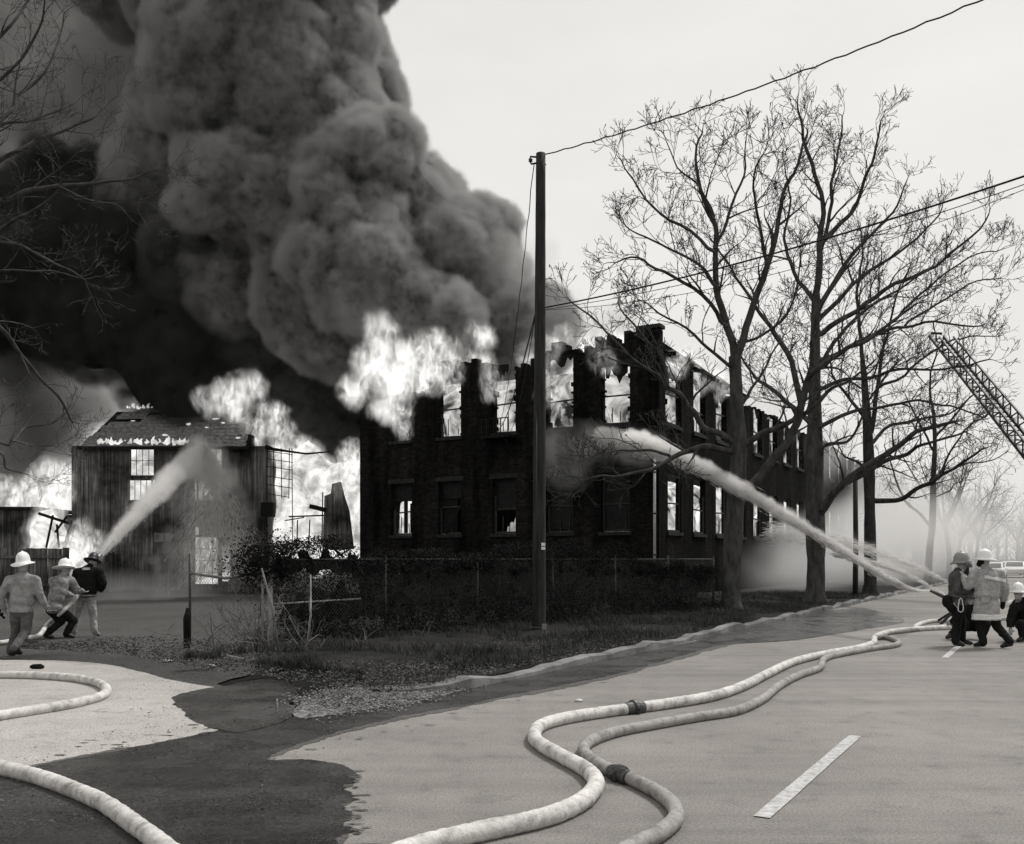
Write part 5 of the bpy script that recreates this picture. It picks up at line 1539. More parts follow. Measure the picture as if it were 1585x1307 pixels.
class Person:
    def __init__(self, label, px, d, J, face=(0, 1), headface=None, name='person', group='firefighters'):
        """J: joint -> (px, py, depth offset); face: horizontal direction the chest points to"""
        self.k = d / FPX; self.px, self.d = px, d; self.gy = HOR + EYE * FPX / d
        self.loc = Vector(((px - PX0) * self.k, d, 0))
        self.J = {n: Vector(((p[0] - px) * self.k, p[2] if len(p) > 2 else 0.0, (self.gy - p[1]) * self.k)) for n, p in J.items()}
        self.root = empty(name, self.loc); tag(self.root, label, 'person', group)
        f = Vector((face[0], face[1], 0)).normalized(); self.f = f; self.s = Vector((f.y, -f.x, 0))
        h = headface or face; self.hf = Vector((h[0], h[1], 0)).normalized(); self.hs = Vector((self.hf.y, -self.hf.x, 0))
    def frame(self, f=None):
        f = f or self.f; s = Vector((f.y, -f.x, 0)); return Matrix((s, f, Vector((0, 0, 1)))).transposed()
    def put(self, name, pr, m, voxel=.018, sm=3, fold=0.0, fs=9.0, hem=None, top=None, parent=None, seed=1):
        V, F = remesh(pr, voxel, sm)
        if fold:
            N = vnormals(V, F); q = V * np.array([fs, fs, fs * .7]) + 3.1 * seed
            w = np.stack([fbm(V * 5 + 9 * j, seed + j, 2) - .5 for j in range(3)], 1) * .5
            q = (V + w) * np.array([fs * .8, fs * .8, fs * 2.2]) + 3.1 * seed
            V = V + N * ((1 - np.abs(vnoise(q, seed) - .5) * 4) * .55 * fold + (vnoise(q * 2.1, seed + 8) - .5) * fold * .5)[:, None]
        if hem is not None: V[:, 2] = np.maximum(V[:, 2], hem + (fbm(V * 6, 2, 2) - .5) * .02)
        if top is not None: V[:, 2] = np.minimum(V[:, 2], top)
        self.last = (V, F)
        return mesh_np(name, V, F, m, parent or self.root)
    def band(self, name, z0, z1, m, off=.008, xr=None, slope=0.0, parent=None):
        V, F = self.last; N = vnormals(V, F); zz = V[:, 2] - slope * V[:, 0]
        c = zz[F].mean(1); sel = (c > z0) & (c < z1) & (N[F][:, :, 2].mean(1) > -.55)
        if xr is not None: cx = V[F][:, :, 0].mean(1); sel &= (cx > xr[0]) & (cx < xr[1])
        G = F[sel]
        if len(G) == 0: return
        u, inv = np.unique(G, return_inverse=True); o = mesh_np(name, V[u] + N[u] * off, inv.reshape(-1, 3), m, parent or self.root)
        md = o.modifiers.new('s', 'SOLIDIFY'); md.thickness = .006; md.offset = -1
        return o
    def body(self, voxel=.012, bare=('l', 'r')):
        J = self.J; fm = self.frame(self.hf); pr = []
        h = J['head']; f, s, u = self.hf, self.hs, Vector((0, 0, 1))
        pr.append(ellipsoid(h + u * .03, (.074, .094, .095), fm)); pr.append(ellipsoid(h - u * .045 + f * .022, (.056, .066, .07), fm)); pr.append(capsule(h + f * .09 + u * .005, .013, h + f * .112 - u * .028, .016))
        pr.append(capsule(h + f * .082 + u * .03 - s * .03, .016, h + f * .082 + u * .03 + s * .03, .016)); pr.append(capsule(h + f * .083 - u * .062 - s * .016, .012, h + f * .083 - u * .062 + s * .016, .012)); pr.append(ellipsoid(h + f * .07 - u * .095, (.024, .02, .018), fm))
        for sg in (-1, 1): pr.append(ellipsoid(h + s * .078 * sg - f * .01 - u * .005, (.011, .022, .034), fm))
        pr.append(capsule(h - u * .06 - f * .01, .052, J['neck'], .058))
        bm = self.frame()
        pr.append(ellipsoid(J['chest'], (.155, .105, .2), bm)); pr.append(capsule(J['neck'], .06, J['chest'], .1)); pr.append(capsule(J['chest'], .11, J['waist'], .11)); pr.append(capsule(J['waist'], .11, J['pelvis'], .12))
        for q in 'lr':
            pr.append(capsule(J['neck'], .05, J['sh_' + q], .055)); pr.append(capsule(J['sh_' + q], .052, J['el_' + q], .04)); pr.append(capsule(J['el_' + q], .04, J['ha_' + q], .027))
            pr += hand_prims(J['ha_' + q], J['ha_' + q] - J['el_' + q], self.s * (1 if q == 'l' else -1))
            pr.append(capsule(J['hip_' + q], .085, J['kn_' + q], .055)); pr.append(capsule(J['kn_' + q], .052, J['an_' + q], .036)); pr.append(capsule(J['an_' + q], .036, J['toe_' + q], .03))
        b = self.put('body', pr, M_SKIN, voxel, 2)
        for sg in (-1, 1):
            V, F = ico(2); o = mesh_np('eye', V * .011 + np.array(h + self.hf * .092 + self.hs * .031 * sg + u * .01), F, M_EYE, b)
        return b
    def jacket(self, m, hem, fold=.012, bulk=1.0, voxel=.019, skirt=None, seed=1, name='jacket', cuff=.93):
        J = self.J; bm = self.frame(); pr = []
        pr.append(ellipsoid(J['chest'] + Vector((0, 0, .03)), (.20 * bulk, .14 * bulk, .2), bm)); pr.append(ellipsoid((J['chest'] + J['waist']) / 2, (.208 * bulk, .15 * bulk, .2), bm)); pr.append(ellipsoid(J['waist'], (.21 * bulk, .155 * bulk, .17), bm)); pr.append(ellipsoid(J['pelvis'], (.205 * bulk, .155 * bulk, .14), bm))
        pr.append(capsule(J['neck'] - Vector((0, 0, .05)), .085, J['neck'] + Vector((0, 0, .015)), .072))
        for q in 'lr':
            a, b, c = J['sh_' + q], J['el_' + q], J['ha_' + q]
            pr.append(capsule(J['neck'] - Vector((0, 0, .05)), .07, a, .078 * bulk)); pr.append(capsule(J['chest'], .12, a, .08 * bulk)); pr.append(capsule(a, .082 * bulk, b, .07 * bulk)); pr.append(capsule(b, .07 * bulk, b.lerp(c, cuff), .058 * bulk))
        if skirt:
            z = J['pelvis'].z
            while z > hem - .1:
                t = min(1.0, (J['pelvis'].z - z) / max(.01, J['pelvis'].z - hem)); c = J['pelvis'].lerp(Vector((skirt[0], skirt[1], hem)), min(t, 1.2)); c.z = z
                pr.append(ellipsoid(c, ((.205 + .02 * t) * bulk, (.155 + .02 * t) * bulk, .12), bm)); z -= .07
        return self.put(name, pr, m, voxel, 3, fold, 8.0, hem, seed=seed)
    def trousers(self, m, fold=.012, bulk=1.0, ends=(.97, .97), seed=2):
        J = self.J; pr = [ellipsoid(J['pelvis'], (.165 * bulk, .125 * bulk, .14), self.frame())]
        for i, q in enumerate('lr'):
            h, k, a = J['hip_' + q], J['kn_' + q], J['an_' + q]
            pr.append(capsule(J['pelvis'], .1, h, .1 * bulk)); pr.append(capsule(h, .1 * bulk, k, .078 * bulk)); pr.append(capsule(k, .076 * bulk, k.lerp(a, ends[i]), .066 * bulk))
        return self.put('trousers', pr, m, .019, 3, fold, 8.0, seed=seed)
    def boots(self, m, high=.3, name='boot'):
        J = self.J
        for q in 'lr':
            a, t, k = J['an_' + q], J['toe_' + q], J['kn_' + q]; d = (t - a); d.z = 0
            d = d.normalized() if d.length > .01 else self.f
            sole = a + (t - a) * .0 - Vector((0, 0, .0))
            heel = a - d * .045 + (t - a) * .25; toe = t
            pr = [capsule(a.lerp(k, high), .062, a, .052), capsule(a, .05, heel - Vector((0, 0, .02)), .045), capsule(heel - Vector((0, 0, .02)), .043, toe, .04), capsule(a, .05, a.lerp(toe, .6), .045)]
            z = min(a.z, t.z) - .045
            self.put(name, pr, m, .014, 3, .004)
    def helmet(self, m, tilt=(0, 0), rise=.055, brim=.2, back=1.25, name='helmet', comb=True, scale=1.0):
        h = self.J['head'] + Vector((0, 0, rise)); fm = self.frame(self.hf).to_4x4()
        rot = fm.to_3x3() @ Euler((R(tilt[0]), R(tilt[1]), 0)).to_matrix()
        n = 28; prof = [(1.0, -.012), (1.02, .0), (.66, .012), (.635, .03), (.62, .075), (.55, .125), (.40, .165), (.20, .185), (.03, .19)]
        vs, fs = [], []
        for i, (q, z) in enumerate(prof):
            for k in range(n):
                a = 2 * math.pi * k / n; x, y = math.cos(a), math.sin(a)
                if i < 2:
                    rx, ry = brim * .86 * q, brim * q * (back if y < 0 else 1.0)
                    zz = z - (.045 * max(0, -y) ** 2 + .012 * (1 - abs(y)))
                else: rx, ry, zz = .19 * .83 * q / .66 * .70, .2 * q / .66 * .70, z
                vs.append(h + rot @ (Vector((x * rx, y * ry, zz)) * scale))
        for i in range(len(prof) - 1):
            for k in range(n): fs.append((i * n + k, i * n + (k + 1) % n, (i + 1) * n + (k + 1) % n, (i + 1) * n + k))
        fs.append(tuple((len(prof) - 1) * n + k for k in range(n))); fs.append(tuple(range(n - 1, -1, -1)))
        mb = MB(); mb.add(vs, fs); o = mb.build(name, m, self.root, True)
        if comb:
            mb = MB(); mb.tube([h + rot @ (Vector((0, y, z)) * scale) for y, z in ((-.13, .06), (-.1, .14), (0, .195), (.1, .145), (.135, .06))], .012, 8); mb.build('comb', m, o, True)
        return o

# the man walking away up the drive
P = Person('man in white helmet and grey sweatshirt walking away up the drive', 33, 15.9,
    dict(head=(36, 876, 0), neck=(36, 889), chest=(35, 906), waist=(34, 930), pelvis=(33, 946), sh_l=(15, 898), el_l=(4, 922, -.05), ha_l=(3, 943, .08), sh_r=(55, 898), el_r=(60, 920, .04), ha_r=(63, 936, .12),
         hip_l=(25, 948), kn_l=(20, 980, .1), an_l=(11, 1009, .1), toe_l=(9, 1013.5, .28), hip_r=(42, 948), kn_r=(41, 978, -.02), an_r=(38, 1001, -.34), toe_r=(40, 1009, -.18)))
P.body(); P.jacket(M_SWEATER, P.J['pelvis'].z - .02, .010, .98, name='sweatshirt'); P.trousers(M_JEANS, .014, 1.02); P.boots(M_BOOT, .12, 'shoe'); P.helmet(M_HELMET, (4, -3))
# only his arm shows at the left edge
P = Person('person cut off by the left edge, only a dark glove and sleeve showing', -36, 16.4,
    dict(head=(-34, 880), neck=(-35, 893), chest=(-35, 908), waist=(-36, 932), pelvis=(-36, 950), sh_l=(-56, 902), el_l=(-60, 926), ha_l=(-58, 946), sh_r=(-14, 902), el_r=(-5, 926, -.05), ha_r=(1, 943, .05),
         hip_l=(-45, 950), kn_l=(-46, 980), an_l=(-47, 1006), toe_l=(-47, 1010, .2), hip_r=(-28, 950), kn_r=(-27, 980), an_r=(-27, 1006), toe_r=(-26, 1010, .2)))
P.body(.015); P.jacket(M_TURNOUT, P.J['pelvis'].z - .12, skirt=(0, 0)); P.trousers(M_BLACK); P.boots(M_BOOT, .3); P.helmet(M_HELMET)
J = P.J; P.put('glove', [capsule(J['ha_r'], .055, J['ha_r'] + Vector((.0, 0, -.09)), .05), capsule(J['ha_r'] + Vector((.02, 0, -.08)), .03, J['ha_r'] + Vector((.03, 0, -.16)), .025)], M_BLACK, .014)

# the crouching firefighter on the hose
P = Person('crouching firefighter in pale turnout coat gripping the attack hose', 91, 19.5,
    dict(head=(99, 882, .05), neck=(97, 892, .02), chest=(94, 907), waist=(90, 925, -.05), pelvis=(87, 940, -.1), sh_l=(86, 899, -.1), el_l=(93, 917, -.16), ha_l=(108, 921, .02), sh_r=(106, 899, .1), el_r=(112, 914, .18), ha_r=(118, 916, .25),
         hip_l=(83, 944, -.12), kn_l=(93, 962, .05), an_l=(77, 981, -.15), toe_l=(85, 986, -.1), hip_r=(91, 944, 0), kn_r=(107, 962, .2), an_r=(99, 982, .1), toe_r=(108, 986.5, .15)), face=(.75, .66))
P.body(); P.jacket(M_TURNOUT, P.J['pelvis'].z - .12, .016, 1.1, seed=3); P.band('hem_stripe', P.J['pelvis'].z - .11, P.J['pelvis'].z - .05, M_STRIPE); P.trousers(M_BLACK, .014, 1.05); P.boots(M_BOOT, .45); P.helmet(M_HELMET, (-8, -14))
# the man in the black jacket
P = Person('man in black jacket and khaki trousers braced behind the left nozzle', 132, 20.1,
    dict(head=(140, 872, .12), neck=(138, 878, .05), chest=(136, 892), waist=(134, 912), pelvis=(132, 922), sh_l=(119, 886), el_l=(112, 903, .12), ha_l=(112, 914, .32), sh_r=(154, 885), el_r=(160, 903, .0), ha_r=(153, 913, .12),
         hip_l=(124, 926), kn_l=(118, 953, .04), an_l=(114, 978), toe_l=(108, 983, .08), hip_r=(141, 926), kn_r=(143, 953, .04), an_r=(146, 977), toe_r=(148, 983, .16)))
P.body(); P.jacket(M_BLACK, P.J['pelvis'].z - .03, .012, 1.12, seed=5); P.band('hem_stripe', P.J['pelvis'].z - .02, P.J['pelvis'].z + .02, M_TURNOUT); V, F = P.last
P.trousers(M_KHAKI, .016, 1.0, seed=6); P.boots(M_SHOE, .1, 'shoe'); P.helmet(M_HELMET_B, (-26, 0))
sel = V[(np.abs(V[:, 0] - .06) < .1) & (np.abs(V[:, 2] - (P.gy - 881) * P.k) < .05)]; yb = sel[:, 1].min() - .012
# a row of pale marks across the shoulders; the letters themselves are too small to read in the photograph
for i, (w, h) in enumerate(((.012, .05), (.034, .05), (.03, .05), (.034, .05), (.018, .048))):
    mb = MB(); mb.box((.01 + i * .036, yb, (P.gy - 880.5) * P.k), (w, .006, h)); mb.build('back_mark', M_STRIPE, P.root)

# the pair standing on the centre line
P = Person('firefighter in charcoal coat and visored grey helmet facing right', 1484, 17.9,
    dict(head=(1488, 873), neck=(1483, 885), chest=(1482, 900), waist=(1483, 920), pelvis=(1482, 934), sh_l=(1474, 893, -.15), el_l=(1476, 914, -.2), ha_l=(1497, 913, -.24), sh_r=(1489, 893, .15), el_r=(1501, 907, .2), ha_r=(1500, 887, .16),
         hip_l=(1479, 936, -.09), kn_l=(1478, 965, -.09), an_l=(1474, 992, -.12), toe_l=(1485, 997, -.14), hip_r=(1487, 936, .09), kn_r=(1491, 965, .08), an_r=(1491, 991, .05), toe_r=(1504, 996, .03)), face=(1, -.15), headface=(1, -.25))
P.body(); P.jacket(M_DKCOAT, P.J['pelvis'].z - .03, .014, 1.08, seed=7); P.band('waist_belt', P.J['waist'].z - .06, P.J['waist'].z - .01, M_JEANS, .012, xr=(-.3, .08)); P.trousers(M_BLACK, .014, 1.08); P.boots(M_BOOT, .55)
h = P.helmet(M_HELMET_G, (0, 0), brim=.17, back=1.15, rise=.04, scale=1.05)
vs, fs = [], []
for i in range(9):
    a = R(-75 + 150 * i / 8); q = P.J['head'] + P.hf * (.185 * math.cos(a)) + P.hs * (.155 * math.sin(a)); vs += [q + Vector((0, 0, .055)), q + P.hf * .012 + Vector((0, 0, -.07))]
fs = [(2 * i, 2 * i + 2, 2 * i + 3, 2 * i + 1) for i in range(8)]; mb = MB(); mb.add(vs, fs); o = mb.build('visor', M_VISOR, P.root, True); md = o.modifiers.new('s', 'SOLIDIFY'); md.thickness = .006
mb = MB(); q = P.J['ha_r'] + Vector((.01, -.06, .06)); mb.box(q, (.06, .05, .16)); rd = mb.build('radio', M_IRON, P.root); mb = MB(); mb.tube([q + Vector((.01, 0, .08)), q + Vector((.02, 0, .22))], .008, 6); mb.build('antenna', M_IRON, rd)
W_ = P.J['pelvis']; P.put('waist_pouch', [ellipsoid(W_ + Vector((-.23, -.06, .04)), (.09, .1, .13)), ellipsoid(W_ + Vector((-.17, -.1, -.06)), (.08, .09, .12))], M_BLACK, .018, 4)
c = W_ + Vector((-.07, -.27, -.04)); mb = MB(); lp = [(0, .15), (.025, .12), (.05, -.02), (.045, -.09), (0, -.12), (-.045, -.09), (-.05, -.02), (-.025, .12)]
mb.tube([c + Vector((x, -.005, z)) for x, z in lp + lp[:2]], .010, 8); mb.build('rope_loop', M_STRIPE, P.root, True)
mb = MB(); mb.tube([c + Vector((-.04, 0, -.06)), c + Vector((-.08, .02, .0)), c + Vector((-.12, .03, .06))], .012, 8); mb.build('strap', M_TURNOUT, P.root, True)

P = Person('firefighter in long pale coat with white stripes, seen from behind', 1528, 17.5,
    dict(head=(1524, 870), neck=(1526, 881), chest=(1528, 898), waist=(1528, 920), pelvis=(1527, 936), sh_l=(1509, 889), el_l=(1500, 908, .05), ha_l=(1499, 891, .22), sh_r=(1547, 889), el_r=(1555, 912, -.02), ha_r=(1556, 932, .08),
         hip_l=(1519, 940), kn_l=(1520, 970, .06), an_l=(1521, 995, -.02), toe_l=(1515, 999.5, .14), hip_r=(1536, 940), kn_r=(1544, 970, .02), an_r=(1554, 992, -.22), toe_r=(1546, 999.5, -.12)), face=(-.12, 1), headface=(-1, .35))
P.body(); P.jacket(M_COAT, (P.gy - 960) * P.k, .012, 1.17, seed=9, skirt=(-.02, 0), name='coat', cuff=.8); zc = (P.gy - 895) * P.k
P.band('chest_stripe', zc - .032, zc + .032, M_STRIPE, xr=(-.12, .30), slope=-.18); P.band('hem_stripe', (P.gy - 959) * P.k, (P.gy - 951) * P.k, M_STRIPE)
P.trousers(M_BLACK, .014, 1.05); P.boots(M_BOOT, .3); P.helmet(M_HELMET, (0, 0)); J = P.J
P.put('glove', [capsule(J['ha_r'], .05, J['ha_r'] + Vector((0, .02, -.11)), .04)], M_BLACK, .014); P.put('mask', [ellipsoid(J['head'] + P.hf * .09 - Vector((0, 0, .045)), (.05, .06, .05)), ellipsoid(J['head'] + P.hf * .05, (.075, .085, .06))], M_BLACK, .014)
mb = MB(); q = J['waist'] + Vector((-.13, -.20, -.10)); mb.box(q, (.16, .02, .10)); mb.build('pocket_flap', M_COAT, P.root)

# crew crouched behind them
P = Person('crouched firefighter in dark coat and white helmet at the right edge', 1588, 19.0,
    dict(head=(1572, 920, -.1), neck=(1577, 931), chest=(1583, 942), waist=(1588, 956, .05), pelvis=(1590, 966, .1), sh_l=(1566, 940, -.1), el_l=(1560, 958, -.1), ha_l=(1556, 972, -.2), sh_r=(1596, 938), el_r=(1602, 955), ha_r=(1590, 968, -.3),
         hip_l=(1582, 968, .05), kn_l=(1568, 964, -.3), an_l=(1573, 985, -.25), toe_l=(1564, 989, -.3), hip_r=(1598, 968, .1), kn_r=(1592, 964, -.3), an_r=(1596, 985, -.2), toe_r=(1588, 989, -.3)), face=(-.7, -.6), headface=(-.8, -.5))
P.body(.015); P.jacket(M_BLACK, P.J['pelvis'].z - .05, .014, 1.12, seed=11); P.trousers(M_BLACK, .014, 1.1); P.boots(M_BOOT, .5); P.helmet(M_HELMET, (0, 0))
P = Person('crouched figure in black mostly hidden behind the standing pair', 1496, 19.4,
    dict(head=(1499, 928, -.1), neck=(1499, 938), chest=(1499, 946), waist=(1500, 960, .05), pelvis=(1500, 968, .1), sh_l=(1486, 942), el_l=(1480, 955, -.1), ha_l=(1472, 962, -.05), sh_r=(1512, 942), el_r=(1518, 956), ha_r=(1508, 966, -.3),
         hip_l=(1492, 970), kn_l=(1482, 962, -.3), an_l=(1470, 981, -.1), toe_l=(1459, 985.5, -.2), hip_r=(1508, 970), kn_r=(1516, 964, -.3), an_r=(1514, 981, -.2), toe_r=(1508, 985.5, -.3)), face=(-.4, -.9), headface=(-.6, -.7))
P.body(.015); P.jacket(M_BLACK, P.J['pelvis'].z - .05, .014, 1.1, seed=12); P.trousers(M_BLACK, .014, 1.1); P.boots(M_BOOT, .5); P.helmet(M_HELMET_B, (0, 0))
# ------------------------------------------------------------------ smoke
def billow(V, F, levels, seed=0, warp=0.6, tear=0.0):
    """cauliflower relief: rounded bumps with sharp creases, coarse to fine, torn sideways by turbulence"""
    if tear:
        for sc, am in ((3.4, 1.1), (1.5, .55), (.75, .28)):
            V = V + (np.stack([fbm(V / sc + 13 * j, seed + 40 + j, 2) for j in range(3)], 1) - .5) * 2 * am * tear
    for k, (cell, amp) in enumerate(levels):
        N = vnormals(V, F)
        Q = V / cell
        W = np.stack([vnoise(Q * 0.9 + 31 * j, seed + 90 + j) for j in range(3)], axis=1) - 0.5
        d = worley(Q + W * warp, seed + 7 * k)
        h = 1.0 - np.minimum(d, 1.0) ** 2 * 1.5
        V = V + N * (h * amp)[:, None]
    return V

def column(path, n, jitter, seed):
    """balls scattered along a rising path of (point, radius)"""
    r = random.Random(seed); pr = []
    for i in range(n):
        u = (i + r.random()) / n * (len(path) - 1); k = min(int(u), len(path) - 2); f = u - k
        c = Vector(path[k][0]).lerp(Vector(path[k + 1][0]), f); rad = path[k][1] * (1 - f) + path[k + 1][1] * f
        off = Vector((r.gauss(0, 1), r.gauss(0, 1), r.gauss(0, 1))).normalized() * rad * jitter * r.uniform(0.4, 1)
        b = rad * r.uniform(0.2, 0.5)
        pr.append(ellipsoid(c + off, (b * r.uniform(.9, 1.2), b * r.uniform(.9, 1.2), b * r.uniform(.8, 1.1))))
    for p, rad in path:
        pr.append(ellipsoid(p, (rad * .7,) * 3))
    return pr

def volume_of(o, voxel, band, m):
    """turn a closed mesh into a soft-edged cloud that fills it"""
    ng = bpy.data.node_groups.new('cloud', 'GeometryNodeTree')
    ng.interface.new_socket('Geometry', in_out='INPUT', socket_type='NodeSocketGeometry')
    ng.interface.new_socket('Geometry', in_out='OUTPUT', socket_type='NodeSocketGeometry')
    i = ng.nodes.new('NodeGroupInput'); u = ng.nodes.new('NodeGroupOutput')
    mv = ng.nodes.new('GeometryNodeMeshToVolume'); mv.resolution_mode = 'VOXEL_SIZE'
    mv.inputs['Voxel Size'].default_value = voxel; mv.inputs['Interior Band Width'].default_value = band
    sm = ng.nodes.new('GeometryNodeSetMaterial'); sm.inputs['Material'].default_value = m
    ng.links.new(i.outputs[0], mv.inputs[0]); ng.links.new(mv.outputs[0], sm.inputs[0]); ng.links.new(sm.outputs[0], u.inputs[0])
    md = o.modifiers.new('cloud', 'NODES'); md.node_group = ng
    return o

def smoke_mat(name, dens, col, nscale=0.0, nlo=0.0, aniso=0.0):
    m = bpy.data.materials.new(name); m.use_nodes = True
    nt = m.node_tree; nt.nodes.remove(nt.nodes['Principled BSDF'])
    v = nt.nodes.new('ShaderNodeVolumePrincipled')
    v.inputs['Color'].default_value = grey(col); v.inputs['Anisotropy'].default_value = aniso
    v.inputs['Density'].default_value = dens
    if nscale > 0:
        tc = nt.nodes.new('ShaderNodeTexCoord').outputs['Object']
        t = tex(nt, 'ShaderNodeTexNoise', nscale, tc, 2.0, 0.65)
        mr = nt.nodes.new('ShaderNodeMapRange'); mr.inputs['From Min'].default_value = 0.36; mr.inputs['From Max'].default_value = 0.64
        mr.inputs['To Min'].default_value = nlo * dens; mr.inputs['To Max'].default_value = dens
        nt.links.new(t.outputs[0], mr.inputs[0]); nt.links.new(mr.outputs[0], v.inputs['Density'])
    nt.links.new(v.outputs[0], nt.nodes['Material Output'].inputs['Volume'])
    return m

M_SMOKE_CORE = mat('smoke_core', 0.03, 1.0, 0.0, noise=0.3, nscale=0.4)
def plume(label, path, n, jitter, seed, levels, dens, col, voxel=0.18, band=0.9, core=True, mesh_voxel=0.28, extra=(), nscale=0.0, nlo=0.0, core_m=None, tear=1.0):
    pr = column(path, n, jitter, seed)
    for c, r_ in extra: pr.append(ellipsoid(c, (r_, r_, r_ * .9)))
    V, F = remesh(pr, mesh_voxel, 2)
    V = billow(V, F, levels, seed, 1.0, tear)
    cl_mat = smoke_mat('smoke_%d' % seed, dens, col, nscale, nlo)
    if core:
        W, G = remesh([(V, F)], mesh_voxel * 1.6, 10)
        W = W - vnormals(W, G) * (band * 1.15)
        root = mesh_np('smoke_plume', W, G, core_m or M_SMOKE_CORE)
        tag(root, label, 'smoke', kind='stuff')
        edge = volume_of(mesh_np('smoke_edge', V, F, None, root), voxel, band, cl_mat)
    else:
        root = volume_of(mesh_np('smoke_plume', V, F, None), voxel, band, cl_mat)
        tag(root, label, 'smoke', kind='stuff')
    return root

LV = [(4.2, 1.3), (2.1, 0.95), (1.05, 0.55), (0.55, 0.24)]
# the main plume: out of the open roof, leaning left as it climbs
plume('thick grey plume billowing from the roofless factory across the sky',
      [(at(790, 560, 47.5), .9), (at(735, 525, 47.5), 1.9), (at(650, 455, 47.5), 3.5), (at(545, 350, 48), 4.8), (at(440, 225, 48.5), 5.6), (at(400, 90, 49), 5.3), (at(380, -60, 50), 6.2), (at(350, -220, 51), 6.8)],
      125, 1.0, 3, LV, 9.0, 0.45, mesh_voxel=.2, voxel=.15, band=.55, nscale=2.4, nlo=.25, tear=.75, extra=[(at(660, 500, 46), 1.5), (at(600, 510, 47), 1.8), (at(700, 535, 46.5), 1.0), (at(770, 500, 46.5), 1.2), (at(820, 500, 46.5), 1.0), (at(330, 390, 50), 2.6), (at(300, 280, 51), 2.8), (at(250, 330, 51), 2.0), (at(400, 450, 49.5), 2.2)])
plume('black smoke rolling up from the wooden shed roof',
      [(at(300, 640, 50.5), 1.6), (at(330, 570, 50.5), 3.8), (at(290, 490, 51), 4.4), (at(215, 420, 52), 4.2), (at(110, 390, 53), 4.0), (at(40, 430, 54), 4.2), (at(-50, 400, 54), 4.5)],
      46, 0.9, 17, LV[:3], 5.0, 0.07, band=.9, nscale=1.2, nlo=.1)
plume('black smoke rolling behind the flames beside the factory wall',
      [(at(480, 690, 52), 1.2), (at(490, 630, 52), 2.2), (at(500, 570, 51.5), 3.0), (at(450, 500, 51.5), 3.6), (at(390, 440, 51.5), 3.8)], 40, 0.9, 23, LV, 8.0, 0.16, band=.55, nscale=2.4, nlo=.25, tear=.75)
plume('paler smoke drifting behind the tree at the upper left',
      [(at(-150, 330, 62), 8), (at(-20, 190, 62), 9), (at(120, 60, 63), 10), (at(200, -110, 64), 11)], 60, 0.9, 29, [(6, 1.8), (3, 1.1), (1.5, .5)], 1.0, 0.93, voxel=0.3, band=1.5, mesh_voxel=.4, core_m=mat('pale_smoke_core', .35, 1.0, 0.0, noise=.2, nscale=.3))
plume('grey smoke hanging low behind the bare left tree',
      [(at(-120, 760, 60), 4), (at(-20, 700, 60), 4.2), (at(60, 640, 60), 4.0), (at(100, 590, 60), 4.0), (at(30, 570, 60), 4.5), (at(-40, 470, 60), 5.5)], 34, 0.8, 37, [(4, 1.2), (2, 0.6), (1, .3)], 2.0, 0.8, voxel=0.3, band=1.6, mesh_voxel=.45)
plume('thin smoke veil blowing off the factory corner',
      [(at(700, 330, 48), 2.0), (at(750, 400, 47), 2.6), (at(800, 440, 46), 2.6), (at(850, 490, 44), 1.9), (at(900, 510, 44), 1.4), (at(980, 505, 46), 1.1)], 26, 0.9, 41, [(2.2, 0.8), (1.1, .35)], 0.5, 0.6, voxel=0.2, band=1.2, core=False, nscale=.5, nlo=.2)
plume('thin smoke blowing off the street side roof line',
      [(bpt(4, 3, 9.6), 1.3), (bpt(12, 2.5, 10.2), 2.0), (bpt(20, 1.5, 10), 2.4), (bpt(28, 0.5, 8.5), 2.6), (bpt(38, -1, 7), 3.2), (bpt(46, -2, 6), 3.5)], 26, 0.8, 43, [(2.2, 0.8), (1.1, .35)], 0.30, 0.75, voxel=0.25, band=1.4, core=False, nscale=.4, nlo=.2)
# ------------------------------------------------------------------ fire
def fire_mat(name, strength, nscale, lo, hi, dens=0.6):
    """glowing gas: emission rises with the density of the flame and is torn by turbulence"""
    m = bpy.data.materials.new(name); m.use_nodes = True
    nt = m.node_tree; nt.nodes.remove(nt.nodes['Principled BSDF'])
    v = nt.nodes.new('ShaderNodeVolumePrincipled')
    v.inputs['Color'].default_value = grey(0.3)
    v.inputs['Density'].default_value = dens
    at_ = nt.nodes.new('ShaderNodeAttribute'); at_.attribute_name = 'density'
    tc = nt.nodes.new('ShaderNodeTexCoord').outputs['Object']
    mp = nt.nodes.new('ShaderNodeMapping'); mp.inputs['Scale'].default_value = (1, 1, .5); nt.links.new(tc, mp.inputs[0])
    t = tex(nt, 'ShaderNodeTexNoise', nscale, mp.outputs[0], 2.0, 0.65)
    t.inputs['Distortion'].default_value = 1.2
    mr = nt.nodes.new('ShaderNodeMapRange'); mr.inputs['From Min'].default_value = lo; mr.inputs['From Max'].default_value = hi
    mr.inputs['To Min'].default_value = 0.0; mr.inputs['To Max'].default_value = strength
    nt.links.new(t.outputs[0], mr.inputs[0])
    mu = nt.nodes.new('ShaderNodeMath'); mu.operation = 'MULTIPLY'
    nt.links.new(at_.outputs['Fac'], mu.inputs[0]); nt.links.new(mr.outputs[0], mu.inputs[1])
    nt.links.new(mu.outputs[0], v.inputs['Emission Strength'])
    v.inputs['Emission Color'].default_value = (1, .985, .95, 1)
    nt.links.new(v.outputs[0], nt.nodes['Material Output'].inputs['Volume'])
    m.cycles.emission_sampling = 'NONE'
    return m
FM_HOT = fire_mat('flame_hot', 1.7, 1.9, 0.40, 0.62)
FM_TORN = fire_mat('flame_torn', 1.8, 3.4, 0.47, 0.61)
FM_WISP = fire_mat('flame_wisp', 2.0, 2.6, 0.46, 0.64, .3)

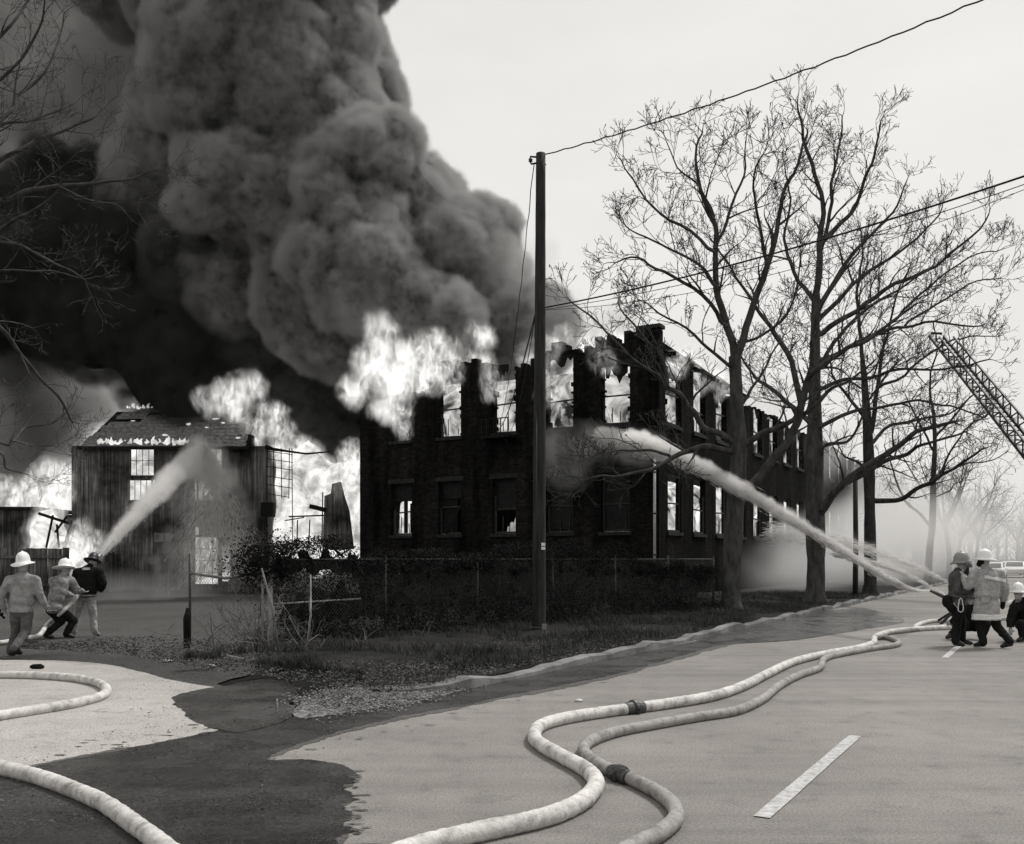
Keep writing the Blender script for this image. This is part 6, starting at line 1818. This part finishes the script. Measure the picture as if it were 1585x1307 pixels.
def core_mat(name, lo, hi, nscale, f0=.35, f1=.65):
    m = bpy.data.materials.new(name); m.use_nodes = True
    nt = m.node_tree; b = nt.nodes['Principled BSDF']
    b.inputs['Base Color'].default_value = grey(.05); b.inputs['Roughness'].default_value = 1
    tc = nt.nodes.new('ShaderNodeTexCoord').outputs['Object']
    t = tex(nt, 'ShaderNodeTexNoise', nscale, tc, 5.0, 0.6); t.inputs['Distortion'].default_value = 0.8
    mr = nt.nodes.new('ShaderNodeMapRange'); mr.inputs['From Min'].default_value = f0; mr.inputs['From Max'].default_value = f1
    mr.inputs['To Min'].default_value = lo; mr.inputs['To Max'].default_value = hi
    nt.links.new(t.outputs[0], mr.inputs[0]); nt.links.new(mr.outputs[0], b.inputs['Emission Strength'])
    b.inputs['Emission Color'].default_value = (1, .985, .95, 1)
    m.cycles.emission_sampling = 'NONE'
    return m
CM_HOT = core_mat('fire_core_white', 0.30, 1.15, 1.1)
CM_DIM = core_mat('fire_core_smoky', 0.10, 0.75, 0.55)

def flame(label, balls, m, seed, voxel=0.09, band=0.45, core=None, levels=((1.1, .4), (.5, .2), (.25, .08)), mv=0.12, shrink=.5):
    """balls: (px, py, depth, radius in px) seen in the photograph -> world balls of that size at that depth"""
    pr = []
    for (px, py, d, rp) in balls:
        r_ = rp / FPX * d
        pr.append(ellipsoid(at(px, py, d), (r_, r_ * .9, r_ * 1.1)))
    V, F = remesh(pr, mv, 2)
    V = billow(V, F, levels, seed, 1.1)
    # the licks lean and stretch upward
    zt = V[:, 2]
    V[:, 2] += (fbm(V * .8, seed, 3) - .45) * .9
    V[:, 0] += (fbm(V * .9 + 40, seed + 3, 3) - .5) * .5
    if core is not None:
        W, G = remesh([(V, F)], .2, 8); W = W - vnormals(W, G) * (shrink * .7)
        root = mesh_np('flame', W, G, core); tag(root, label, 'flame', kind='stuff')
        volume_of(mesh_np('flame_edge', V, F, None, root), voxel, band, m)
    else:
        root = volume_of(mesh_np('flame', V, F, None), voxel, band, m); tag(root, label, 'flame', kind='stuff')
    return root

flame('white flame column at the left end of the factory roof', [(600, 620, 42.3, 22), (615, 585, 42.3, 26), (595, 550, 42.3, 26), (590, 525, 42.4, 20), (575, 575, 42.5, 24), (550, 605, 43, 18), (620, 560, 42, 15), (585, 505, 42.6, 12)], FM_HOT, 1)
flame('torn flames rolling out of the leftmost top window', [(620, 605, 41.6, 20), (640, 600, 41.6, 14), (622, 640, 42, 13), (620, 660, 42, 12), (600, 590, 41.8, 18)], FM_TORN, 2)
flame('round torn flame cloud above the second top window', [(665, 565, 40.8, 26), (690, 580, 40.8, 20), (650, 570, 40.9, 16), (672, 545, 40.8, 18), (650, 545, 40.9, 12), (700, 590, 40.9, 10)], FM_TORN, 3)
flame('thin flame wisps over the middle top window', [(752, 560, 39.6, 12), (757, 580, 39.7, 11), (750, 535, 39.6, 12), (762, 600, 39.8, 9)], FM_WISP, 4)
flame('flame wisps right of the utility pole', [(852, 560, 38.1, 11), (850, 585, 38.2, 12), (858, 535, 38.1, 11), (848, 610, 38.3, 11), (880, 600, 38.2, 7)], FM_WISP, 5)
flame('flame wisps beside the corner top window', [(930, 545, 37.0, 10), (938, 565, 37.1, 9), (926, 528, 37.0, 9)], FM_WISP, 6)
flame('ragged flames standing behind the broken piers of the front', [(640, 560, 43.5, 12), (668, 520, 43.5, 11), (700, 545, 43, 12), (735, 560, 42.5, 11), (745, 520, 42.5, 10), (690, 590, 43, 14), (720, 600, 42.5, 14), (655, 600, 43.5, 14)], FM_TORN, 16, levels=((.9, .5), (.45, .25), (.25, .1)))
flame('ragged flames standing in the open top behind the corner', [(820, 560, 40.5, 12), (870, 530, 40, 9), (905, 540, 39.5, 10), (960, 530, 39, 9), (990, 525, 39, 8), (850, 545, 40, 10)], FM_WISP, 18)
# between shed and factory
flame('huge white fire between the shed and the factory wall', [(440, 760, 48.5, 34), (480, 740, 48.5, 34), (470, 800, 48.3, 44), (430, 820, 48, 30), (530, 820, 47.9, 34), (545, 770, 48, 24), (500, 850, 47.9, 34), (440, 850, 47.8, 30), (550, 850, 47.6, 20), (430, 720, 48.5, 24), (480, 705, 48.6, 18), (492, 725, 48.5, 18), (540, 730, 48, 16)], FM_HOT, 7, core=CM_HOT)
flame('bright flames leaping above the right end of the shed roof', [(350, 622, 47.2, 18), (375, 612, 47.2, 20), (395, 600, 47.2, 13), (330, 628, 47.4, 12), (314, 622, 47.5, 8), (365, 636, 47.2, 18), (350, 606, 47.2, 8)], FM_HOT, 8)
flame('rolling flames at the shed corner', [(400, 660, 47, 17), (420, 660, 47, 20), (395, 680, 46.8, 14), (440, 668, 47, 13), (425, 642, 47, 13), (455, 690, 47, 14), (430, 690, 47, 16), (410, 640, 47, 10)], FM_TORN, 9, levels=((1.1, .4), (.5, .2)))
flame('flames curling beside the factory end wall', [(545, 720, 46, 18), (535, 740, 46, 16), (550, 700, 46, 12), (530, 765, 46, 12)], FM_TORN, 10)
flame('rolling white fire over the low outbuilding at the left', [(20, 770, 45.5, 22), (50, 765, 45.5, 22), (85, 745, 45.5, 20), (75, 780, 45.5, 26), (-20, 775, 45.5, 22), (90, 770, 45.3, 18), (60, 745, 45.6, 14)], FM_TORN, 11)
flame('white fire behind the leaning timbers', [(75, 820, 43.2, 24), (70, 850, 43.2, 24), (100, 850, 43, 22), (95, 820, 43.2, 12), (120, 860, 42.5, 16), (55, 840, 43.3, 12)], FM_HOT, 12, core=CM_HOT)
flame('flames and lit steam around the left crew', [(125, 835, 41.5, 16), (140, 850, 41.5, 18), (115, 855, 41.5, 18), (105, 875, 41.5, 16), (150, 835, 41.6, 10)], FM_TORN, 13)
flame('flames along the broken roof edge over the street', [(1045, 575, 37.5, 12), (1060, 560, 38.5, 10), (1080, 575, 40, 11), (1095, 590, 41, 10), (1115, 585, 42, 10), (1130, 600, 43, 11), (1070, 590, 40, 12), (1110, 605, 42, 10)], FM_TORN, 14)
for k, (x0, x1, y, n, lb) in enumerate([(150, 305, 688, 60, 'row of small flames licking along the shed eave'), (195, 250, 633, 16, 'small flames on the ridge of the shed'), (255, 380, 638, 16, 'scattered flames along the right part of the shed ridge')]):
    r = random.Random(60 + k); d = 45.55 if k == 0 else 48.6
    balls = [(r.uniform(x0, x1), y - r.uniform(0, 4) + (k == 2) * (6 * i / n), d, r.uniform(.8, 2.2)) for i in range(n)]
    pr = []
    for (px, py, dd, rp) in balls:
        q = rp / FPX * dd; c0 = at(px, py, dd); pr.append(capsule(c0, q * 1.3, c0 + Vector((r.uniform(-.1, .1), 0, q * r.uniform(1.2, 4.5))), q * .4))
    V, F = remesh(pr, .028, 1); V[:, 2] += (fbm(V * 6, k, 3) - .4) * .18; V[:, 0] += (fbm(V * 7 + 5, k + 4, 3) - .5) * .12
    tag(mesh_np('flame', V, F, CM_HOT), lb, 'flame', kind='stuff')
r = random.Random(91)
for k in range(9):     # embers and burning patches on the tiles
    px, py = r.uniform(190, 378), r.uniform(645, 684); u = (690 - py) / 58; d = 46 - .35 + 2.95 * u - .12
    p = at(px, py, d); V, F = ico(2); V = V * np.array([r.uniform(.04, .16), .04, r.uniform(.02, .06)]) * (1 + (fbm(V * 4 + k, k, 3) - .5)[:, None] * 1.8); o = mesh_np('ember', V, F, CM_HOT); o.location = p
    tag(o, 'small burning patch on the tiles of the shed roof', 'ember', 'burning patches on the shed roof', 'stuff')

# the fire inside the factory: seen through the openings on both storeys
def inner_fire(label, lo, hi, m, seed, voxel=.3, amp=.5):
    c = [(a + b) / 2 for a, b in zip(lo, hi)]; h = [(b - a) / 2 for a, b in zip(lo, hi)]
    V, F = ico(6) if False else ico(5)
    W = np.sign(V) * np.abs(V) ** .45; W /= np.max(np.abs(W), axis=0)
    P = W * np.array(h) + np.array(c)
    N = V; P = P + N * ((worley(P / 1.6, seed) - .5) * -amp)[:, None]
    if amp < .4: P[:, 2] += (fbm(P * np.array([1.5, 3.5, .8]), seed, 3, .6) - .5) * 1.9 * (V[:, 2] > 0)
    P = np.stack([BC[0] + ES * P[:, 0] - EC * P[:, 1], BC[1] + EC * P[:, 0] + ES * P[:, 1], P[:, 2]], 1)
    o = mesh_np('flame', P, F, m); tag(o, label, 'flame', kind='stuff'); return o
CM_UP = core_mat('fire_core_upper', 0.01, .72, .9, .38, .6)
inner_fire('glowing smoke and fire filling the factory upper storey', (1.3, .8, 5.9), (46, 14.3, 10.4), CM_UP, 3)
CM_LOW = core_mat('fire_core_lower', 0.0, 0.9, 0.8)
inner_fire('fire on the factory ground floor along the street side', (.9, .5, 1.4), (46, 4.5, 5.2), core_mat('fire_core_street', .0, 1.25, 1.2), 4)
inner_fire('fire behind the left ground-floor window', (1.0, 11.6, 1.5), (2.6, 13.6, 4.4), CM_HOT, 5, amp=.2)
inner_fire('fire behind the second ground-floor window', (1.0, 9.0, 1.5), (2.4, 9.85, 4.5), CM_HOT, 6, amp=.2)
inner_fire('low fire behind the middle ground-floor window', (1.0, 6.3, 1.5), (2.4, 7.8, 3.2), CM_DIM, 7, amp=.2)
inner_fire('low fire behind the corner ground-floor window', (1.0, 1.2, 1.5), (2.4, 1.75, 2.98), core_mat('fire_core_faint', 0, .4, 2.0), 8, amp=.2)
# fire inside the shed behind its windows
for k, (x0, x1, y0, y1, lb) in enumerate([(190, 250, 800, 688, 'fire behind the left shed windows'), (295, 352, 800, 688, 'fire behind the upper right shed window'), (292, 356, 912, 812, 'fire behind the lower right shed window')]):
    V, F = ico(4); W = np.sign(V) * np.abs(V) ** .5; W /= np.max(np.abs(W), axis=0)
    a, b = at(x0, y0, 47), at(x1, y1, 47); P = W * np.array([(b.x - a.x) / 2, .4, (b.z - a.z) / 2]) + np.array([(a.x + b.x) / 2, 47.0, (a.z + b.z) / 2])
    tag(mesh_np('flame', P, F, CM_UP if k == 1 else CM_HOT), lb, 'flame', kind='stuff')
# ------------------------------------------------------------------ water
M_JET = smoke_mat('spray', 7.5, .995, nscale=3.5, nlo=.3, aniso=.5)
M_SPRAY = smoke_mat('fine_spray', .9, .95, nscale=.9, nlo=.2, aniso=.2)
M_MIST = smoke_mat('steam', .06, .97, nscale=.16, nlo=.05)
M_STREAM = mat('white_water', .8, .25, .5, noise=.1, nscale=20, bump=.6, bscale=40)
M_DROP = mat('water_drop', .9, .2, .5)
nt = M_DROP.node_tree; tb = nt.nodes.new('ShaderNodeBsdfTranslucent'); tb.inputs['Color'].default_value = grey(.95); mx = nt.nodes.new('ShaderNodeMixShader'); mx.inputs[0].default_value = .6
nt.links.new(nt.nodes['Principled BSDF'].outputs[0], mx.inputs[1]); nt.links.new(tb.outputs[0], mx.inputs[2]); nt.links.new(mx.outputs[0], nt.nodes['Material Output'].inputs['Surface'])
def jet(label, pts, rads, voxel, band, m, solid, seed, drops=22000, dr=(.0018, .0048)):
    """a solid stream that breaks up into drops inside a sleeve of spray"""
    c = cr_points(pts, 10); n = len(c); rr_ = np.interp(np.linspace(0, 1, n), np.linspace(0, 1, len(rads)), rads)
    root = empty('water_jet', c[0]); tag(root, label, 'water jet'); o = c[0].copy()
    mb = MB(); k = max(3, int(n * solid)); mb.tube([p - o for p in c[:k]], [max(.008, rr_[i] * .3 * (1 - i / k) ** .8) for i in range(k)], 10); mb.build('stream', M_STREAM, root, True)
    mb = MB(); mb.tube([p - o for p in c], list(rr_), 14); V = np.array(mb.v); F = []
    for f in mb.f:
        if len(f) == 4: F += [(f[0], f[1], f[2]), (f[0], f[2], f[3])]
        else: F += [(f[0], f[i], f[i + 1]) for i in range(1, len(f) - 1)]
    V2, F2 = remesh([(V, np.array(F))], voxel * 1.3, 0)
    C = np.array([list(p - o) for p in c]); idx = np.argmin(((V2[:, None, :] - C[None]) ** 2).sum(2), axis=1) if len(V2) < 60000 else np.zeros(len(V2), int)
    amp = rr_[idx] * .55; V2 = V2 + vnormals(V2, F2) * ((fbm(V2 * 2.2, seed, 3) - .5) * 2 * amp)[:, None]
    tag(volume_of(mesh_np('spray', V2, F2, None, root), voxel, band, m), kind='stuff')
    # drops drawn out along the flight
    r = np.random.RandomState(seed); t = r.uniform(.04, 1, drops) ** .8; i = np.minimum((t * (n - 1)).astype(int), n - 2)
    fr_ = (t * (n - 1) - i)[:, None]; P = C[i] * (1 - fr_) + C[i + 1] * fr_ + r.normal(size=(drops, 3)) * (rr_[i] * .30)[:, None]
    D = C[i + 1] - C[i]; D /= np.linalg.norm(D, axis=1)[:, None]; P[:, 2] -= (rr_[i] * .35) * r.uniform(0, 1, drops)
    S = np.cross(D, np.array([0, 0, 1.0])); S /= np.linalg.norm(S, axis=1)[:, None]; T = np.cross(S, D)
    w = (r.uniform(dr[0], dr[1], drops) * (1 + 1.2 * t))[:, None]; L_ = r.uniform(.06, .32, drops)[:, None] * (.5 + t[:, None])
    V3 = np.stack([P - D * L_, P + S * w, P + T * w, P - S * w, P - T * w, P + D * L_ * .6], axis=1).reshape(-1, 3)
    f0 = np.array([(0, 2, 1), (0, 3, 2), (0, 4, 3), (0, 1, 4), (5, 1, 2), (5, 2, 3), (5, 3, 4), (5, 4, 1)])
    tag(mesh_np('drops', V3, (f0[None] + (np.arange(drops) * 6)[:, None, None]).reshape(-1, 3), M_DROP, root, False), kind='stuff')
    return root
hitR = bpt(-.3, 4.6, 6.2)
jet('long white jet arching from the right crew onto the factory front', [NOZ_R, at(1400, 908, 19.6), at(1320, 862, 21.5), at(1230, 806, 24), at(1140, 752, 27), at(1060, 712, 30.5), at(985, 684, 34), at(930, 676, 36.5)],
    [.03, .075, .13, .19, .26, .33, .44, .42], .06, .12, M_JET, .45, 3)
V, F = remesh([ellipsoid(at(940, 690, 36.2), (1.6, .9, .7)), ellipsoid(at(890, 690, 37), (1.6, .8, .8)), ellipsoid(at(990, 695, 35), (1.0, .7, .5)), ellipsoid(at(870, 720, 37), (1.2, .6, 1.0))], .15, 2)
V = billow(V, F, [(1.2, .35), (.6, .15)], 5); o = volume_of(mesh_np('spray_cloud', V, F, None), .12, .6, smoke_mat('spray_cloud', .4, .95, nscale=1.0, nlo=.1)); tag(o, 'mist where the long jet breaks on the factory front', 'spray', kind='stuff')
jet('second fainter jet farther down the street', [at(1478, 905, 30), at(1430, 882, 31), at(1370, 858, 32.5), at(1310, 838, 34), at(1250, 826, 36), at(1190, 822, 38)], [.05, .16, .28, .42, .6, .5], .1, .3, M_SPRAY, .05, 4, 2500)
jet('thin low jet below the second one', [at(1470, 925, 29), at(1420, 897, 30.5), at(1360, 872, 32), at(1290, 858, 34)], [.04, .12, .2, .12], .1, .2, M_SPRAY, .05, 5, 900)
jet('white jet from the left crew striking the shed under its eave', [NOZ_L, at(165, 846, 23), at(200, 806, 27.5), at(245, 760, 33), at(285, 720, 39), at(315, 692, 44.6)], [.03, .16, .27, .42, .55, .35], .08, .3, smoke_mat('spray_left', 3.5, .985, nscale=2.0, nlo=.25, aniso=.5), .3, 6, 22000)
V, F = remesh([ellipsoid(at(312, 700, 45), (.75, .5, .7)), ellipsoid(at(325, 715, 45), (.8, .5, .9)), ellipsoid(at(300, 712, 44.6), (.6, .4, .5)), ellipsoid(at(335, 740, 45), (.9, .5, .9)), ellipsoid(at(290, 722, 43.5), (.6, .5, .5))], .12, 2)
V = billow(V, F, [(.9, .3), (.45, .14)], 15); o = volume_of(mesh_np('spray_cloud', V, F, None), .1, .4, smoke_mat('spray_burst', 1.6, .98, nscale=1.6, nlo=.15)); tag(o, 'burst of spray where the left jet strikes the shed', 'spray', kind='stuff')
# the fan of water falling off the shed wall
pr = []
r = random.Random(2)
for k in range(60):
    t = r.random() ** .8; w = 20 + 95 * t
    px = 318 + 18 * t + r.uniform(-1, 1) * w * .75; py = 692 + 190 * t; d = 45.2 - .9 * t * r.random()
    pr.append(ellipsoid(at(px, py, d), (.35 + .3 * t, .25, .45 + .45 * t)))
V, F = remesh(pr, .16, 2); V = billow(V, F, [(1.0, .25), (.5, .12)], 9)
o = volume_of(mesh_np('spray_curtain', V, F, None), .12, .25, smoke_mat('curtain', .9, .97, nscale=1.3, nlo=.2, aniso=.4)); tag(o, 'fan of spray falling down the shed front', 'spray', kind='stuff')
r = np.random.RandomState(77); n = 15000; t = r.uniform(0, 1, n) ** .75; a_ = np.clip(r.normal(size=n) * .45, -1.4, 1.4); w_ = 8 + 85 * t
px = 318 + 26 * t + a_ * w_ * .8; py = 690 + 6 * a_ ** 2 + 195 * t ** 1.3 + 25 * np.abs(a_) * t; d = 45.3 - 1.0 * t * r.uniform(0, 1, n)
C = np.stack([(px - PX0) / FPX * d, d, EYE + (HOR - py) / FPX * d], 1); D = np.stack([a_ * .5, -.1 * np.ones(n), -.35 - t], 1); D /= np.linalg.norm(D, axis=1)[:, None]
S = np.cross(D, np.array([0, 1.0, 0.1])); S /= np.linalg.norm(S, axis=1)[:, None]; T = np.cross(S, D); w = r.uniform(.003, .008, n)[:, None]; L_ = r.uniform(.05, .22, n)[:, None]
f0 = np.array([(0, 2, 1), (0, 3, 2), (0, 4, 3), (0, 1, 4), (5, 1, 2), (5, 2, 3), (5, 3, 4), (5, 4, 1)])
tag(mesh_np('falling_drops', np.stack([C - D * L_, C + S * w, C + T * w, C - S * w, C - T * w, C + D * L_], 1).reshape(-1, 3), (f0[None] + (np.arange(n) * 6)[:, None, None]).reshape(-1, 3), M_DROP, None, False), 'drops of water raining down the shed front', 'spray', kind='stuff')
# steam
def steam(label, balls, seed, m, voxel=.35, band=2.4):
    V, F = remesh([ellipsoid(p, (r_ * 1.2, r_ * 1.2, r_ * .8)) for p, r_ in balls], voxel, 2); V = billow(V, F, [(2.5, .7), (1.2, .3)], seed)
    o = volume_of(mesh_np('steam', V, F, None), voxel * .8, band, m); tag(o, label, 'steam', kind='stuff')
steam('steam drifting across the verge below the street side', [(bpt(8, -2.5, 1.2), 1.8), (bpt(12, -3, 1.5), 2.2), (bpt(17, -3, 2), 2.8), (bpt(23, -3.5, 2.5), 3.4), (bpt(30, -4, 3), 4), (bpt(38, -4, 3.5), 4.5)], 3, smoke_mat('steam_near', .24, .96, nscale=.35, nlo=.25))
steam('broad bank of steam filling the far street', [(road(60, 9, 3), 5), (road(66, 4, 2.5), 4.5), (road(72, 12, 4), 6), (road(82, 6, 4), 6.5), (road(80, 0, 3), 5), (road(95, 12, 5), 8), (road(100, 0, 4), 7), (road(110, -8, 4), 7), (road(120, 10, 6), 9), (road(130, -14, 5), 9), (road(120, 28, 6), 9), (road(95, 26, 5), 7)], 4, M_MIST, .6, 4.5)
steam('smoke lying on the yard before the shed', [(at(190, 925, 38), .8), (at(230, 920, 38), .9), (at(270, 915, 40), .9), (at(160, 915, 36), .7), (at(310, 910, 41), .9)], 6, smoke_mat('steam_yard', .35, .8, nscale=.6, nlo=.2), .2, .6)
